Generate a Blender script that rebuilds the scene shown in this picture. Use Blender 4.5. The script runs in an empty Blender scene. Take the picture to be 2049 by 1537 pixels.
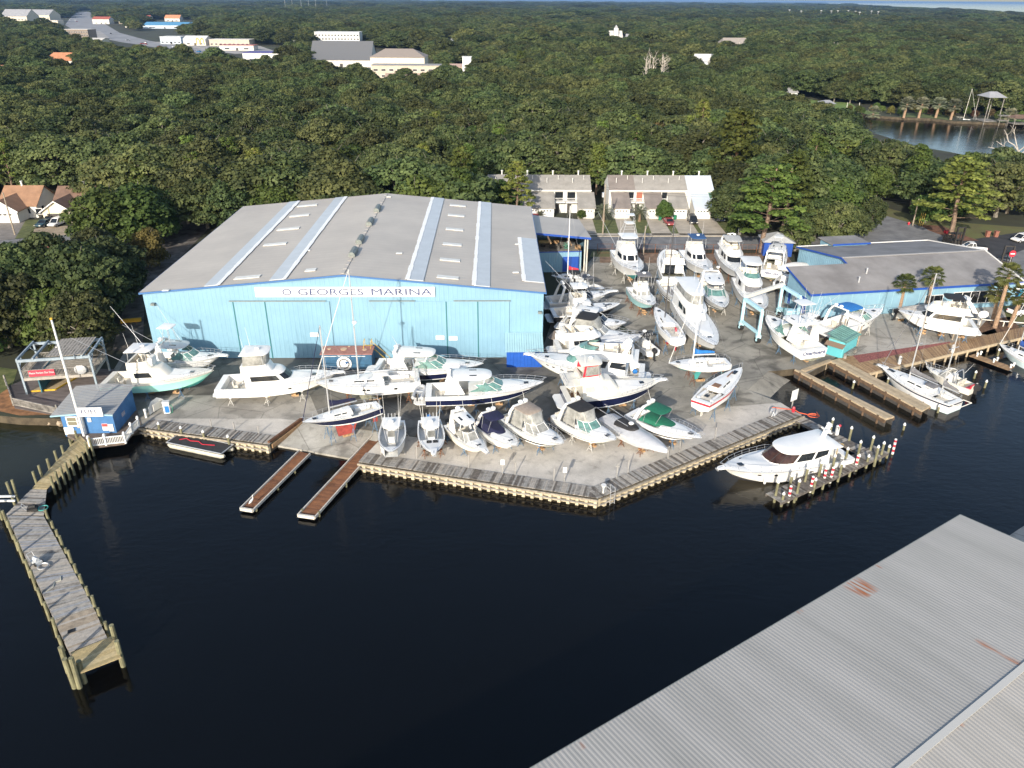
import bpy, bmesh, math, random
import numpy as np
from mathutils import Vector, Matrix
from mathutils.geometry import tessellate_polygon
random.seed(7)
S = bpy.context.scene
COL = S.collection
rad = math.radians
# ---------------------------------------------------------------- camera model (photo is 2049 x 1537)
FPX, PITCH, ROLL, CAMH = 1539., rad(26.6), rad(0.4), 46.
_R0 = Vector((1, 0, 0)); FW = Vector((0, math.cos(PITCH), -math.sin(PITCH))); _U0 = Vector((0, math.sin(PITCH), math.cos(PITCH)))
RT = _R0*math.cos(ROLL)+_U0*math.sin(ROLL); UP = _U0*math.cos(ROLL)-_R0*math.sin(ROLL)
CAM = Vector((0, 0, CAMH))
def G(x, y, z=0.):
    "place on the level z where the photo's sight line through pixel (x, y) lands"
    d = RT*((x-1024.5)/FPX)+UP*((768.5-y)/FPX)+FW
    return CAM+d*((z-CAMH)/d.z)
def G2(x, y, z=0.):
    q = G(x, y, z); return (q.x, q.y)
def PX(q):
    v = Vector(q)-CAM; w = v.dot(FW)
    return (1024.5+FPX*v.dot(RT)/w, 768.5-FPX*v.dot(UP)/w)
def HT(x, y, yt):
    "height of an upright standing at ground pixel (x, y) whose top shows at row yt"
    g = G(x, y); lo, hi = 0., CAMH
    for _ in range(40):
        m = (lo+hi)/2
        if PX((g.x, g.y, m))[1] > yt: lo = m
        else: hi = m
    return lo
# ---------------------------------------------------------------- materials
MATS = {}
def M(name, c, rough=.6, metal=0., spec=.5, var=0., vs=3., bump=0., bs=20., c2=None, rnd=0., stretch=None, coat=0., det=4., lo=.35, hi=.65, alpha=None, trans=0.):
    if name in MATS: return MATS[name]
    m = bpy.data.materials.new(name); m.use_nodes = True; MATS[name] = m
    nt = m.node_tree; N = nt.nodes; Lk = nt.links
    b = N['Principled BSDF']
    b.inputs['Base Color'].default_value = (*c, 1); b.inputs['Roughness'].default_value = rough
    b.inputs['Metallic'].default_value = metal; b.inputs['Specular IOR Level'].default_value = spec
    b.inputs['Coat Weight'].default_value = coat
    if trans: b.inputs['Transmission Weight'].default_value = trans
    if var or bump or c2:
        tc = N.new('ShaderNodeTexCoord'); src = tc.outputs['Object']
        if stretch:
            mp = N.new('ShaderNodeMapping'); mp.inputs['Scale'].default_value = stretch
            Lk.new(src, mp.inputs['Vector']); src = mp.outputs['Vector']
    if var or c2:
        n = N.new('ShaderNodeTexNoise'); n.inputs['Scale'].default_value = vs; n.inputs['Detail'].default_value = det
        n.inputs['Roughness'].default_value = .62
        Lk.new(src, n.inputs['Vector'])
        r = N.new('ShaderNodeMapRange'); r.inputs['From Min'].default_value = lo; r.inputs['From Max'].default_value = hi
        Lk.new(n.outputs['Fac'], r.inputs['Value'])
        mx = N.new('ShaderNodeMix'); mx.data_type = 'RGBA'
        a = tuple(max(0, k*(1-var)) for k in c)
        d = c2 if c2 else tuple(min(1, k*(1+var)) for k in c)
        mx.inputs[6].default_value = (*a, 1); mx.inputs[7].default_value = (*d, 1)
        Lk.new(r.outputs[0], mx.inputs[0]); out = mx.outputs[2]
        if rnd:
            oi = N.new('ShaderNodeObjectInfo'); hs = N.new('ShaderNodeHueSaturation')
            mr = N.new('ShaderNodeMapRange'); mr.inputs['To Min'].default_value = 1-rnd; mr.inputs['To Max'].default_value = 1+rnd
            Lk.new(oi.outputs['Random'], mr.inputs['Value']); Lk.new(mr.outputs[0], hs.inputs['Value'])
            m2 = N.new('ShaderNodeMath'); m2.operation = 'MULTIPLY'; m2.inputs[1].default_value = 7.31
            m3 = N.new('ShaderNodeMath'); m3.operation = 'FRACT'; m4 = N.new('ShaderNodeMapRange')
            m4.inputs['To Min'].default_value = .5-rnd*.09; m4.inputs['To Max'].default_value = .5+rnd*.05
            Lk.new(oi.outputs['Random'], m2.inputs[0]); Lk.new(m2.outputs[0], m3.inputs[0]); Lk.new(m3.outputs[0], m4.inputs['Value'])
            Lk.new(m4.outputs[0], hs.inputs['Hue'])
            Lk.new(out, hs.inputs['Color']); out = hs.outputs[0]
        Lk.new(out, b.inputs['Base Color'])
    if bump:
        n2 = N.new('ShaderNodeTexNoise'); n2.inputs['Scale'].default_value = bs; n2.inputs['Detail'].default_value = 3
        Lk.new(src, n2.inputs['Vector'])
        bp = N.new('ShaderNodeBump'); bp.inputs['Strength'].default_value = bump; bp.inputs['Distance'].default_value = .1
        Lk.new(n2.outputs['Fac'], bp.inputs['Height']); Lk.new(bp.outputs[0], b.inputs['Normal'])
    return m
# ---------------------------------------------------------------- mesh collector
class MB:
    def __init__(s): s.v = []; s.f = []; s.m = []
    def add(s, vs, fs, m=0):
        o = len(s.v); s.v += [tuple(p) for p in vs]
        for f in fs: s.f.append(tuple(o+i for i in f)); s.m.append(m)
        return s
    def box(s, c, d, rz=0., m=0, tilt=None):
        x, y, z = (k/2 for k in d)
        P = [Vector((a, b, e)) for e in (-z, z) for a, b in ((-x, -y), (x, -y), (x, y), (-x, y))]
        R = Matrix.Rotation(rz, 3, 'Z')
        if tilt: R = R @ Matrix.Rotation(tilt, 3, 'Y')
        P = [R @ p+Vector(c) for p in P]
        return s.add(P, [(3, 2, 1, 0), (4, 5, 6, 7), (0, 1, 5, 4), (1, 2, 6, 5), (2, 3, 7, 6), (3, 0, 4, 7)], m)
    def bar(s, a, b, w, h, m=0):
        "rectangular bar from a to b"
        a, b = Vector(a), Vector(b); d = b-a; L = d.length; d.normalize()
        q = d.to_track_quat('X', 'Z'); y = q @ Vector((0, 1, 0))*w/2; z = q @ Vector((0, 0, 1))*h/2
        P = [a-y-z, b-y-z, b+y-z, a+y-z, a-y+z, b-y+z, b+y+z, a+y+z]
        return s.add(P, [(3, 2, 1, 0), (4, 5, 6, 7), (0, 1, 5, 4), (1, 2, 6, 5), (2, 3, 7, 6), (3, 0, 4, 7)], m)
    def cyl(s, a, b, r0, r1=None, n=8, m=0, cap=True):
        a, b = Vector(a), Vector(b); r1 = r0 if r1 is None else r1
        d = (b-a); q = d.to_track_quat('Z', 'Y'); P = []
        for c, r in ((a, r0), (b, r1)):
            for i in range(n):
                t = 2*math.pi*i/n; P.append(c+q @ Vector((r*math.cos(t), r*math.sin(t), 0)))
        F = [(i, (i+1) % n, n+(i+1) % n, n+i) for i in range(n)]
        if cap: F += [tuple(range(n-1, -1, -1)), tuple(range(n, 2*n))]
        return s.add(P, F, m)
    def tube(s, pts, r, n=5, m=0):
        for a, b in zip(pts, pts[1:]): s.cyl(a, b, r, r, n, m)
        return s
    def poly(s, pts, m=0): return s.add(pts, [tuple(range(len(pts)))], m)
    def prism(s, out, z0, z1, m=0, mt=None, bottom=False):
        "vertical prism over a 2-D outline, any shape"
        n = len(out); a = sum(out[i][0]*out[(i+1) % n][1]-out[(i+1) % n][0]*out[i][1] for i in range(n))
        if a < 0: out = out[::-1]
        P = [(x, y, z0) for x, y in out]+[(x, y, z1) for x, y in out]
        s.add(P, [(i, (i+1) % n, n+(i+1) % n, n+i) for i in range(n)], m)
        tri = tessellate_polygon([[Vector((x, y, 0)) for x, y in out]])
        T = []
        for t in tri:
            A, B, C_ = (Vector((*out[k], 0)) for k in t)
            T.append(t if (B-A).cross(C_-A).z > 0 else t[::-1])
        s.add([(x, y, z1) for x, y in out], T, m if mt is None else mt)
        if bottom: s.add([(x, y, z0) for x, y in out], [t[::-1] for t in T], m)
        return s
    def loft(s, rings, cap0=True, cap1=True, m=0, closed=True, ms=None):
        n = len(rings[0]); o = [p for r in rings for p in r]; F = []; k = len(rings)
        for j in range(k-1):
            F2 = []
            for i in range(n if closed else n-1):
                a = j*n+i; b = j*n+(i+1) % n; F2.append((a, b, b+n, a+n))
            F.append(F2)
        base = len(s.v); s.v += [tuple(p) for p in o]
        for j, F2 in enumerate(F):
            for f in F2: s.f.append(tuple(base+i for i in f)); s.m.append(ms[j] if ms else m)
        if cap0: s.f.append(tuple(base+i for i in range(n-1, -1, -1))); s.m.append(m)
        if cap1: s.f.append(tuple(base+(k-1)*n+i for i in range(n))); s.m.append(m)
        return s
    def ball(s, c, r, n=8, k=5, m=0, sz=1., sx=1.):
        R = []
        for j in range(1, k):
            t = math.pi*j/k
            R.append([(c[0]+sx*r*math.sin(t)*math.cos(2*math.pi*i/n), c[1]+r*math.sin(t)*math.sin(2*math.pi*i/n), c[2]-sz*r*math.cos(t)) for i in range(n)])
        s.loft(R, m=m); return s
    def build(s, name, mats, parent=None, loc=None, rz=0., smooth=False):
        me = bpy.data.meshes.new(name); me.from_pydata(s.v, [], s.f)
        for k in (mats if isinstance(mats, (list, tuple)) else [mats]): me.materials.append(k)
        if any(s.m): me.polygons.foreach_set('material_index', s.m)
        if smooth:
            me.polygons.foreach_set('use_smooth', [True]*len(s.f))
            try: me.set_sharp_from_angle(angle=rad(38))
            except Exception: pass
        me.update()
        o = bpy.data.objects.new(name, me); COL.objects.link(o)
        if parent: o.parent = parent
        if loc is not None: o.location = loc
        o.rotation_euler.z = rz
        return o
def tag(o, label=None, cat=None, group=None, kind=None):
    if label: o['label'] = label
    if cat: o['category'] = cat
    if group: o['group'] = group
    if kind: o['kind'] = kind
    return o
def T(name, label, cat, loc=(0, 0, 0), rz=0., group=None):
    o = bpy.data.objects.new(name, None); COL.objects.link(o); o.location = loc; o.rotation_euler.z = rz
    o.empty_display_size = .5
    return tag(o, label, cat, group)
def copy_tree(o, parent=None, kids=None):
    if kids is None:
        kids = {}
        for q in bpy.data.objects:
            if q.parent: kids.setdefault(q.parent.name, []).append(q)
    c = o.copy(); COL.objects.link(c)
    if parent: c.parent = parent
    for k in kids.get(o.name, []): copy_tree(k, c, kids)
    return c
def text(name, body, size, mat, parent, loc, rot, sx=1., ext=.012, align='CENTER', bold=.0, fit=0):
    cu = bpy.data.curves.new(name, 'FONT'); cu.offset = bold; cu.body = body; cu.size = size; cu.extrude = ext; cu.align_x = align; cu.align_y = 'CENTER'
    cu.resolution_u = 3
    ob = bpy.data.objects.new(name, cu); COL.objects.link(ob)
    dg = bpy.context.evaluated_depsgraph_get(); dg.update()
    me = bpy.data.meshes.new_from_object(ob.evaluated_get(dg)); bpy.data.objects.remove(ob)
    me.materials.clear(); me.materials.append(mat)
    o = bpy.data.objects.new(name, me); COL.objects.link(o)
    if parent: o.parent = parent
    if fit: xs = [v.co.x for v in me.vertices]; sx = fit/(max(xs)-min(xs))
    o.location = loc; o.rotation_euler = rot; o.scale = (sx, 1, 1)
    return o
def rng(a, b): return random.uniform(a, b)
# palette
WHITE = M('white_gelcoat', (.78, .78, .76), .28, spec=.5, var=.035, vs=.8)
CREAM = M('cream_gelcoat', (.74, .71, .63), .3, var=.04, vs=.8)
GREYG = M('grey_gelcoat', (.55, .57, .58), .35, var=.05, vs=1.)
NAVY = M('navy_gelcoat', (.012, .016, .05), .22, var=.2, vs=1.)
BLACKG = M('black_gelcoat', (.012, .012, .014), .25)
MINT = M('mint_gelcoat', (.36, .72, .62), .3, var=.05, vs=1.)
TEALH = M('seafoam_gelcoat', (.33, .58, .6), .3, var=.05, vs=1.)
ICE = M('ice_blue_gelcoat', (.6, .72, .74), .3, var=.05, vs=1.)
RED = M('red_paint', (.5, .03, .05), .4, var=.1, vs=2.)
BOTRED = M('red_bottom_paint', (.33, .06, .05), .8, var=.25, vs=2.)
BOTBLK = M('dark_bottom_paint', (.035, .035, .04), .8, var=.4, vs=2.)
BOTTEAL = M('teal_bottom_paint', (.05, .28, .27), .8, var=.2, vs=2.)
BOTGREY = M('grey_green_bottom_paint', (.2, .2, .15), .85, var=.35, vs=2.)
GLASS = M('dark_tinted_glass', (.015, .018, .022), .08, spec=.6)
GGLASS = M('green_tinted_glass', (.12, .24, .22), .08, spec=.6, var=.3, vs=1.5)
CLEARV = M('clear_vinyl', (.3, .3, .28), .15, spec=.6, var=.3, vs=1.2)
STEEL = M('polished_rail', (.62, .63, .64), .25, metal=.6)
ALU = M('aluminium', (.55, .56, .57), .4, metal=.4)
BLKC = M('black_canvas', (.02, .02, .022), .8, var=.2, vs=3.)
NAVC = M('navy_canvas', (.012, .014, .05), .85, var=.2, vs=3.)
BLUC = M('blue_canvas', (.02, .17, .48), .8, var=.15, vs=3.)
GRNC = M('green_canvas', (.01, .13, .075), .85, var=.15, vs=3.)
TANC = M('tan_canvas', (.33, .27, .22), .85, var=.12, vs=3.)
GRYC = M('grey_canvas', (.16, .16, .17), .85, var=.2, vs=3.)
WHTC = M('white_canvas', (.68, .67, .64), .8, var=.06, vs=3.)
WRAP = M('shrink_wrap', (.5, .51, .53), .4, var=.06, vs=2., bump=.3, bs=4.)
TEAK = M('teak_deck', (.22, .12, .07), .7, var=.2, vs=4.)
VINYL = M('cream_vinyl', (.62, .58, .5), .6, var=.1, vs=4.)
DARK = M('dark_rubber', (.02, .02, .02), .7)
SHADW = M('dark_interior', (.06, .055, .05), .8, var=.3, vs=3.)  # paints in shade of interiors and under piers; plain dark doors share it
WOODG = M('weathered_wood', (.2, .185, .165), .9, var=.35, vs=1.5, stretch=(1, 1, 1), c2=(.33, .31, .28))
WOODY = M('new_yellow_wood', (.42, .33, .17), .85, var=.15, vs=3., bump=.2)
WOODB = M('brown_wood', (.3, .19, .1), .85, var=.2, vs=2., bump=.2)
TIMBER = M('piling_timber', (.2, .19, .11), .9, var=.35, vs=3., stretch=(1, 1, .3))
CAPW = M('white_plastic_cap', (.72, .72, .7), .5)
BLOCKW = M('wood_block', (.4, .25, .13), .85, var=.3, vs=4.)
YELP = M('yellow_paint', (.62, .38, .03), .5, var=.15, vs=3.)
STB = M('blue_stand_paint', (.09, .17, .27), .6, var=.3, vs=6.)
STW = M('white_stand_paint', (.55, .54, .5), .6, var=.3, vs=6.)
RUST = M('rusty_steel', (.19, .075, .03), .85, var=.5, vs=4.)
HAZE = 0.00006
# ================================================================ SETTING
WZ = -1.0
SEA = []
def shore(l): return [G2(*q) for q in l]
near = shore([(-300, 800), (-60, 826), (40, 836), (120, 838), (185, 868), (280, 855), (540, 890), (604, 842), (772, 866), (718, 925), (1197, 998), (1604, 831),
              (1562, 806), (1496, 780), (1536, 744), (1590, 738), (1608, 752), (1664, 722), (1733, 749), (2049, 668)])
def col_at(px, D):
    g = G(px, 60); d = Vector((g.x, g.y)); d.normalize(); return tuple(d*D)
outer = [(-40000, 70), (-300, 85)]+near+[(110, 121), (300, 150), (900, 160), (3500, 500), col_at(2600, 2600), col_at(2060, 3300), col_at(1900, 4000), col_at(1760, 6000), col_at(1672, 9000), col_at(1640, 45000), (-40000, 45000)]
hole = shore([(1672, 214), (1700, 222), (1745, 231), (1800, 235), (1860, 237), (1905, 242), (1960, 244), (2010, 246), (2060, 247), (2300, 250), (2300, 345), (2060, 338), (1985, 322), (1900, 304), (1830, 292), (1760, 270), (1700, 250)])
mb = MB()
tri = tessellate_polygon([[Vector((*q, 0)) for q in outer], [Vector((*q, 0)) for q in hole]])
pts = outer+hole
tt = []
for t in tri:
    a, b, c = (Vector((*pts[k], 0)) for k in t)
    tt.append(t if (b-a).cross(c-a).z > 0 else t[::-1])
mb.add([(x, y, 0) for x, y in pts], tt)
for ring, sgn in ((outer, 1), (hole, -1)):
    n = len(ring); a = sum(ring[i][0]*ring[(i+1) % n][1]-ring[(i+1) % n][0]*ring[i][1] for i in range(n))*sgn
    for i in range(n):
        p, q = ring[i], ring[(i+1) % n]
        if a < 0: p, q = q, p
        mb.add([(*p, -5), (*q, -5), (*q, 0), (*p, 0)], [(0, 1, 2, 3)], 1)
GROUND = M('leaf_litter_ground', (.045, .038, .026), .95, var=.5, vs=.05, c2=(.05, .06, .028), det=6)
tag(mb.build('ground', [GROUND, M('muddy_bank', (.07, .055, .035), .95, var=.4, vs=1.)]), kind='structure')
# water: dark, tannin-stained; shallows near the bank read brown-green
wm = M('dark_water', (.0018, .0018, .0018), .12, spec=.5); nt = wm.node_tree; N = nt.nodes; b = N['Principled BSDF']
b.inputs['IOR'].default_value = 1.33
tc = N.new('ShaderNodeTexCoord')
hs = []
for sc, st in ((1.1, (1, 1.6, 1)), (.16, (1, 1.3, 1))):
    mp = N.new('ShaderNodeMapping'); mp.inputs['Scale'].default_value = st; nt.links.new(tc.outputs['Object'], mp.inputs['Vector'])
    n = N.new('ShaderNodeTexNoise'); n.inputs['Scale'].default_value = sc; n.inputs['Detail'].default_value = 4; nt.links.new(mp.outputs[0], n.inputs['Vector']); hs.append(n)
ma = N.new('ShaderNodeMath'); ma.operation = 'MULTIPLY_ADD'; ma.inputs[1].default_value = 2.
nt.links.new(hs[1].outputs['Fac'], ma.inputs[0]); nt.links.new(hs[0].outputs['Fac'], ma.inputs[2])
cb = None
for cx, cy, rr, col in ((-62, 76, 17, (.02, .02, .008)), (27, 71, 6, (.05, .043, .03)), (44, 86, 9, (.022, .02, .014))):   # shallows over the muddy bed
    vd = N.new('ShaderNodeVectorMath'); vd.operation = 'DISTANCE'; vd.inputs[1].default_value = (cx, cy, 0); nt.links.new(tc.outputs['Object'], vd.inputs[0])
    mr = N.new('ShaderNodeMapRange'); mr.interpolation_type = 'SMOOTHSTEP'; mr.inputs['From Min'].default_value = rr*.35; mr.inputs['From Max'].default_value = rr; mr.inputs['To Min'].default_value = 1; mr.inputs['To Max'].default_value = 0; nt.links.new(vd.outputs['Value'], mr.inputs['Value'])
    mx = N.new('ShaderNodeMix'); mx.data_type = 'RGBA'; nt.links.new(mr.outputs[0], mx.inputs[0]); mx.inputs[7].default_value = (*col, 1)
    if cb: nt.links.new(cb, mx.inputs[6])
    else: mx.inputs[6].default_value = (.0018, .0018, .0018, 1)
    cb = mx.outputs[2]
nt.links.new(cb, b.inputs['Base Color'])
bp = N.new('ShaderNodeBump'); bp.inputs['Strength'].default_value = .25; bp.inputs['Distance'].default_value = .1
nt.links.new(ma.outputs[0], bp.inputs['Height']); nt.links.new(bp.outputs[0], b.inputs['Normal'])
mb = MB(); mb.add([(-45000, -3000, WZ), (45000, -3000, WZ), (45000, 70000, WZ), (-45000, 70000, WZ)], [(0, 1, 2, 3)])
tag(mb.build('water', wm), kind='structure')
def sheet(name, px, z, mat, world=False):
    o = px if world else shore(px)
    return tag(MB().prism(o, z-.004, z).build(name, mat), kind='structure')
def stained(name, c, dark, c2, vs=.12, rough=.9, cracks=True):
    "paving with broad stains, fine grain and darker wet-looking patches of its own"
    m = M(name, c, rough, var=.18, vs=vs, c2=c2, det=8); nt = m.node_tree; N = nt.nodes; b = N['Principled BSDF']
    tc = N.new('ShaderNodeTexCoord')
    src = b.inputs['Base Color'].links[0].from_socket
    for sc, lo, hi, k in ((.21, .52, .62, dark), (7., .3, .75, .82), (.9, .55, .72, .72)):
        n = N.new('ShaderNodeTexNoise'); n.inputs['Scale'].default_value = sc; n.inputs['Detail'].default_value = 5; n.inputs['Distortion'].default_value = .6
        nt.links.new(tc.outputs['Object'], n.inputs['Vector'])
        r = N.new('ShaderNodeMapRange'); r.inputs['From Min'].default_value = lo; r.inputs['From Max'].default_value = hi
        r.inputs['To Min'].default_value = 1; r.inputs['To Max'].default_value = k
        nt.links.new(n.outputs['Fac'], r.inputs['Value'])
        mx = N.new('ShaderNodeMix'); mx.data_type = 'RGBA'; mx.blend_type = 'MULTIPLY'; mx.inputs[0].default_value = 1
        nt.links.new(src, mx.inputs[6]); nt.links.new(r.outputs[0], mx.inputs[7]); src = mx.outputs[2]
    vo = N.new('ShaderNodeTexVoronoi'); vo.feature = 'DISTANCE_TO_EDGE'; vo.inputs['Scale'].default_value = .17; vo.inputs['Randomness'].default_value = .9; nt.links.new(tc.outputs['Object'], vo.inputs['Vector'])
    r = N.new('ShaderNodeMapRange'); r.inputs['From Max'].default_value = .012; r.inputs['To Min'].default_value = .55 if cracks else 1; nt.links.new(vo.outputs['Distance'], r.inputs['Value'])
    mx = N.new('ShaderNodeMix'); mx.data_type = 'RGBA'; mx.blend_type = 'MULTIPLY'; mx.inputs[0].default_value = 1; nt.links.new(src, mx.inputs[6]); nt.links.new(r.outputs[0], mx.inputs[7]); src = mx.outputs[2]
    nt.links.new(src, b.inputs['Base Color'])
    return m
ASPH = stained('worn_yard_asphalt', (.25, .235, .2), .5, (.4, .375, .32))
CONC = stained('stained_concrete', (.36, .34, .3), .7, (.46, .43, .38))
GRAV = stained('pale_crushed_shell', (.53, .495, .44), .94, (.62, .58, .52), vs=.3, cracks=False)
ROADM = M('road_asphalt', (.17, .17, .175), .9, var=.2, vs=.4, c2=(.22, .22, .22), det=7)
DRIVE = M('driveway_concrete', (.42, .37, .3), .9, var=.15, vs=.5, det=6)
LAWN = M('lawn_grass', (.09, .12, .03), .95, var=.35, vs=.8, c2=(.14, .15, .05), det=8, bump=.4, bs=9.)
LAWN2 = M('dry_grass', (.17, .15, .06), .95, var=.35, vs=.3, c2=(.12, .13, .04), det=8)
DIRT = M('red_mulch_dirt', (.16, .075, .045), .95, var=.4, vs=1., det=6)
SAND = M('sandy_dirt', (.3, .24, .17), .95, var=.3, vs=.5, det=6)
sheet('yard_pavement', [(215, 760), (258, 690), (1300, 690), (1130, 570), (1195, 508), (1575, 512), (1640, 600), (1700, 690), (1664, 722), (1608, 752), (1590, 738), (1536, 744), (1496, 780), (1562, 806),
      (1450, 815), (1330, 852), (1100, 872), (905, 884), (772, 866), (606, 842), (280, 853), (225, 815)], .008, ASPH)
sheet('yard_pavement.001', [(222, 765), (255, 716), (1080, 716), (1105, 640), (1150, 690), (1190, 780), (1300, 830), (1330, 852), (1100, 872), (905, 884), (772, 866), (606, 842), (500, 836), (300, 790)], .012, stained('dark_yard_asphalt', (.15, .14, .122), .6, (.235, .22, .19)))  # darker front asphalt, plus the shade by the shed's east wall painted in
sheet('concrete_slab', [(290, 792), (620, 790), (640, 838), (604, 843), (560, 838), (300, 838)], .014, CONC)
sheet('gravel_pad', [(300, 838), (560, 838), (604, 843), (540, 888), (282, 855)], .02, GRAV)
sheet('gravel_pad.001', [(732, 910), (772, 868), (905, 884), (1100, 872), (1330, 852), (1450, 815), (1562, 806), (1598, 828), (1197, 993)], .02, GRAV)
sheet('concrete_apron', [(1632, 640), (2049, 596), (2300, 560), (2300, 600), (2049, 648), (1990, 655), (1903, 688), (1708, 714), (1676, 708)], .02, CONC)
sheet('yard_dirt', [(1200, 506), (1575, 510), (1585, 528), (1200, 526)], .014, M('rusty_brown_dirt', (.2, .13, .085), .95, var=.4, vs=.7, det=7))
sheet('yard_grass_strip', [(1185, 503), (1235, 503), (1225, 514), (1180, 514)], .02, LAWN2)
# street in front of the town houses, and the junction beyond the office
sheet('street', [(900, 462), (1200, 474), (1450, 474), (1690, 470), (1745, 452), (1640, 404), (1590, 376), (1618, 374), (1680, 398), (1760, 428), (1850, 455), (1925, 484), (2060, 462), (2300, 440), (2300, 500), (2060, 500), (2049, 560), (2060, 640), (1990, 600), (1900, 540), (1700, 500), (1200, 499), (900, 490)], .008, ROADM)
sheet('dark_road_patch', [(1885, 487), (1948, 478), (2060, 462), (2300, 440), (2300, 482), (2049, 500), (1990, 520)], .014, M('fresh_asphalt', (.035, .036, .04), .9, var=.3, vs=.4))
sheet('pavement', [(1030, 466.5), (1460, 468), (1460, 472), (1030, 470.5)], .03, DRIVE)
sheet('front_lawn', [(1060, 440), (1460, 440), (1460, 468), (1060, 466)], .010, LAWN)
for k, q in enumerate(([(1030, 434), (1070, 434), (1062, 468), (1030, 468)], [(1155, 434), (1184, 434), (1194, 468), (1165, 468)], [(1230, 436), (1262, 436), (1275, 470), (1240, 470)], [(1292, 437), (1325, 437), (1345, 470), (1305, 470)],
                       [(1342, 437), (1378, 437), (1400, 470), (1360, 470)], [(1388, 437), (1428, 437), (1455, 470), (1408, 470)])):
    sheet('driveway' if not k else f'driveway.{k:03d}', q, .03, DRIVE)
sheet('roadside_verge', [(1600, 372), (1640, 366), (1760, 412), (1870, 442), (2049, 455), (2060, 462), (1925, 482), (1850, 455), (1760, 428), (1680, 398)], .02, LAWN2)
sheet('roadside_dirt', [(1840, 450), (1885, 452), (1925, 470), (1960, 482), (1915, 482), (1860, 462)], .026, DIRT)
sheet('verge', [(1590, 384), (1560, 360), (1600, 350), (1640, 366)], .02, SAND)
sheet('parking_grass', [(2005, 610), (2060, 600), (2060, 650), (2015, 640)], .03, LAWN2)
sheet('sandy_strip', [(1903, 686), (1990, 658), (1996, 668), (1904, 692)], .03, SAND)
sheet('mulch_bed', [(1975, 640), (2020, 634), (2040, 655), (1990, 672), (1950, 668)], .03, M('brown_mulch', (.12, .065, .035), .95, var=.4, vs=2.))
sheet('red_gravel_strip', [(1705, 712), (1901, 684), (1904, 691), (1722, 729)], .035, M('crushed_red_brick', (.25, .085, .075), .95, var=.4, vs=4., bump=.3))
# left: lane beside the warehouse, house plots, bank
sheet('side_lane', [(225, 700), (262, 560), (330, 470), (420, 400), (470, 402), (290, 590), (285, 710)], .01, M('leafy_lane', (.09, .07, .055), .95, var=.4, vs=.5, c2=(.17, .15, .13)))
sheet('house_street', [(-60, 486), (140, 470), (200, 466), (200, 474), (130, 482), (-60, 497)], .008, ROADM)
sheet('house_driveway', [(70, 456), (135, 452), (135, 470), (62, 476)], .02, SAND)
sheet('house_driveway.001', [(-30, 442), (52, 440), (30, 478), (-30, 484)], .02, M('old_concrete', (.2, .18, .16), .9, var=.2, vs=.6))
sheet('house_lawn', [(52, 440), (80, 440), (65, 474), (30, 478)], .014, LAWN)
sheet('red_earth_bank', [(-60, 497), (130, 482), (200, 478), (205, 500), (130, 497), (-60, 512)], .02, M('red_clay', (.3, .11, .06), .95, var=.3, vs=.6))
sheet('bank_grass', [(-300, 700), (0, 735), (35, 740), (20, 790), (-40, 815), (-300, 790)], .02, LAWN)
sheet('bank_soil', [(-40, 815), (20, 775), (60, 770), (110, 830), (40, 832)], .03, M('orange_soil', (.25, .12, .05), .95, var=.4, vs=1.))
# far side of the creek, far roads and plots among the woods
sheet('waterside_lawn', [(1545, 203), (1615, 198), (1650, 204), (1700, 205), (1720, 219), (1760, 226), (1752, 231), (1700, 223), (1690, 226), (1660, 232), (1600, 226)], .03, M('bright_lawn', (.13, .2, .045), .95, var=.2, vs=.2))
sheet('waterside_lawn.001', [(1800, 226), (1900, 230), (1905, 241), (1860, 236), (1800, 234)], .03, M('rough_lawn', (.1, .13, .04), .95, var=.3, vs=.2))
sheet('waterside_lawn.002', [(1985, 240), (2049, 240), (2049, 246), (1985, 245)], .03, MATS['bright_lawn'])
sheet('far_highway', [(130, 50), (150, 24), (180, 24), (205, 45), (240, 66), (300, 82), (390, 96), (440, 104), (410, 110), (330, 98), (240, 84), (160, 68)], .03, M('far_asphalt', (.26, .26, .27), .9, var=.2, vs=.05))
sheet('far_car_park', [(300, 84), (420, 82), (520, 92), (560, 106), (470, 108), (390, 97)], .04, M('far_concrete', (.34, .32, .3), .9, var=.2, vs=.05))
sheet('far_car_park.001', [(120, 62), (200, 62), (225, 80), (140, 80)], .04, MATS['far_concrete'])
sheet('church_car_park', [(700, 150), (860, 150), (850, 165), (760, 168)], .04, MATS['far_concrete'])
sheet('clearing', [(1250, 168), (1330, 162), (1370, 174), (1290, 184)], .03, M('marsh_grass', (.2, .16, .075), .95, var=.4, vs=.1))
sheet('wood_lane', [(585, 312), (602, 312), (612, 358), (590, 358)], .03, ROADM)
# kerb along the town-house side of the street
kb = MB()
for a, b in (((1195, 473.2), (1450, 473.2)),):
    A, B = G(*a), G(*b); kb.bar((A.x, A.y, .06), (B.x, B.y, .06), .3, .13)
tag(kb.build('street_kerb', DRIVE), kind='structure')
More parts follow.
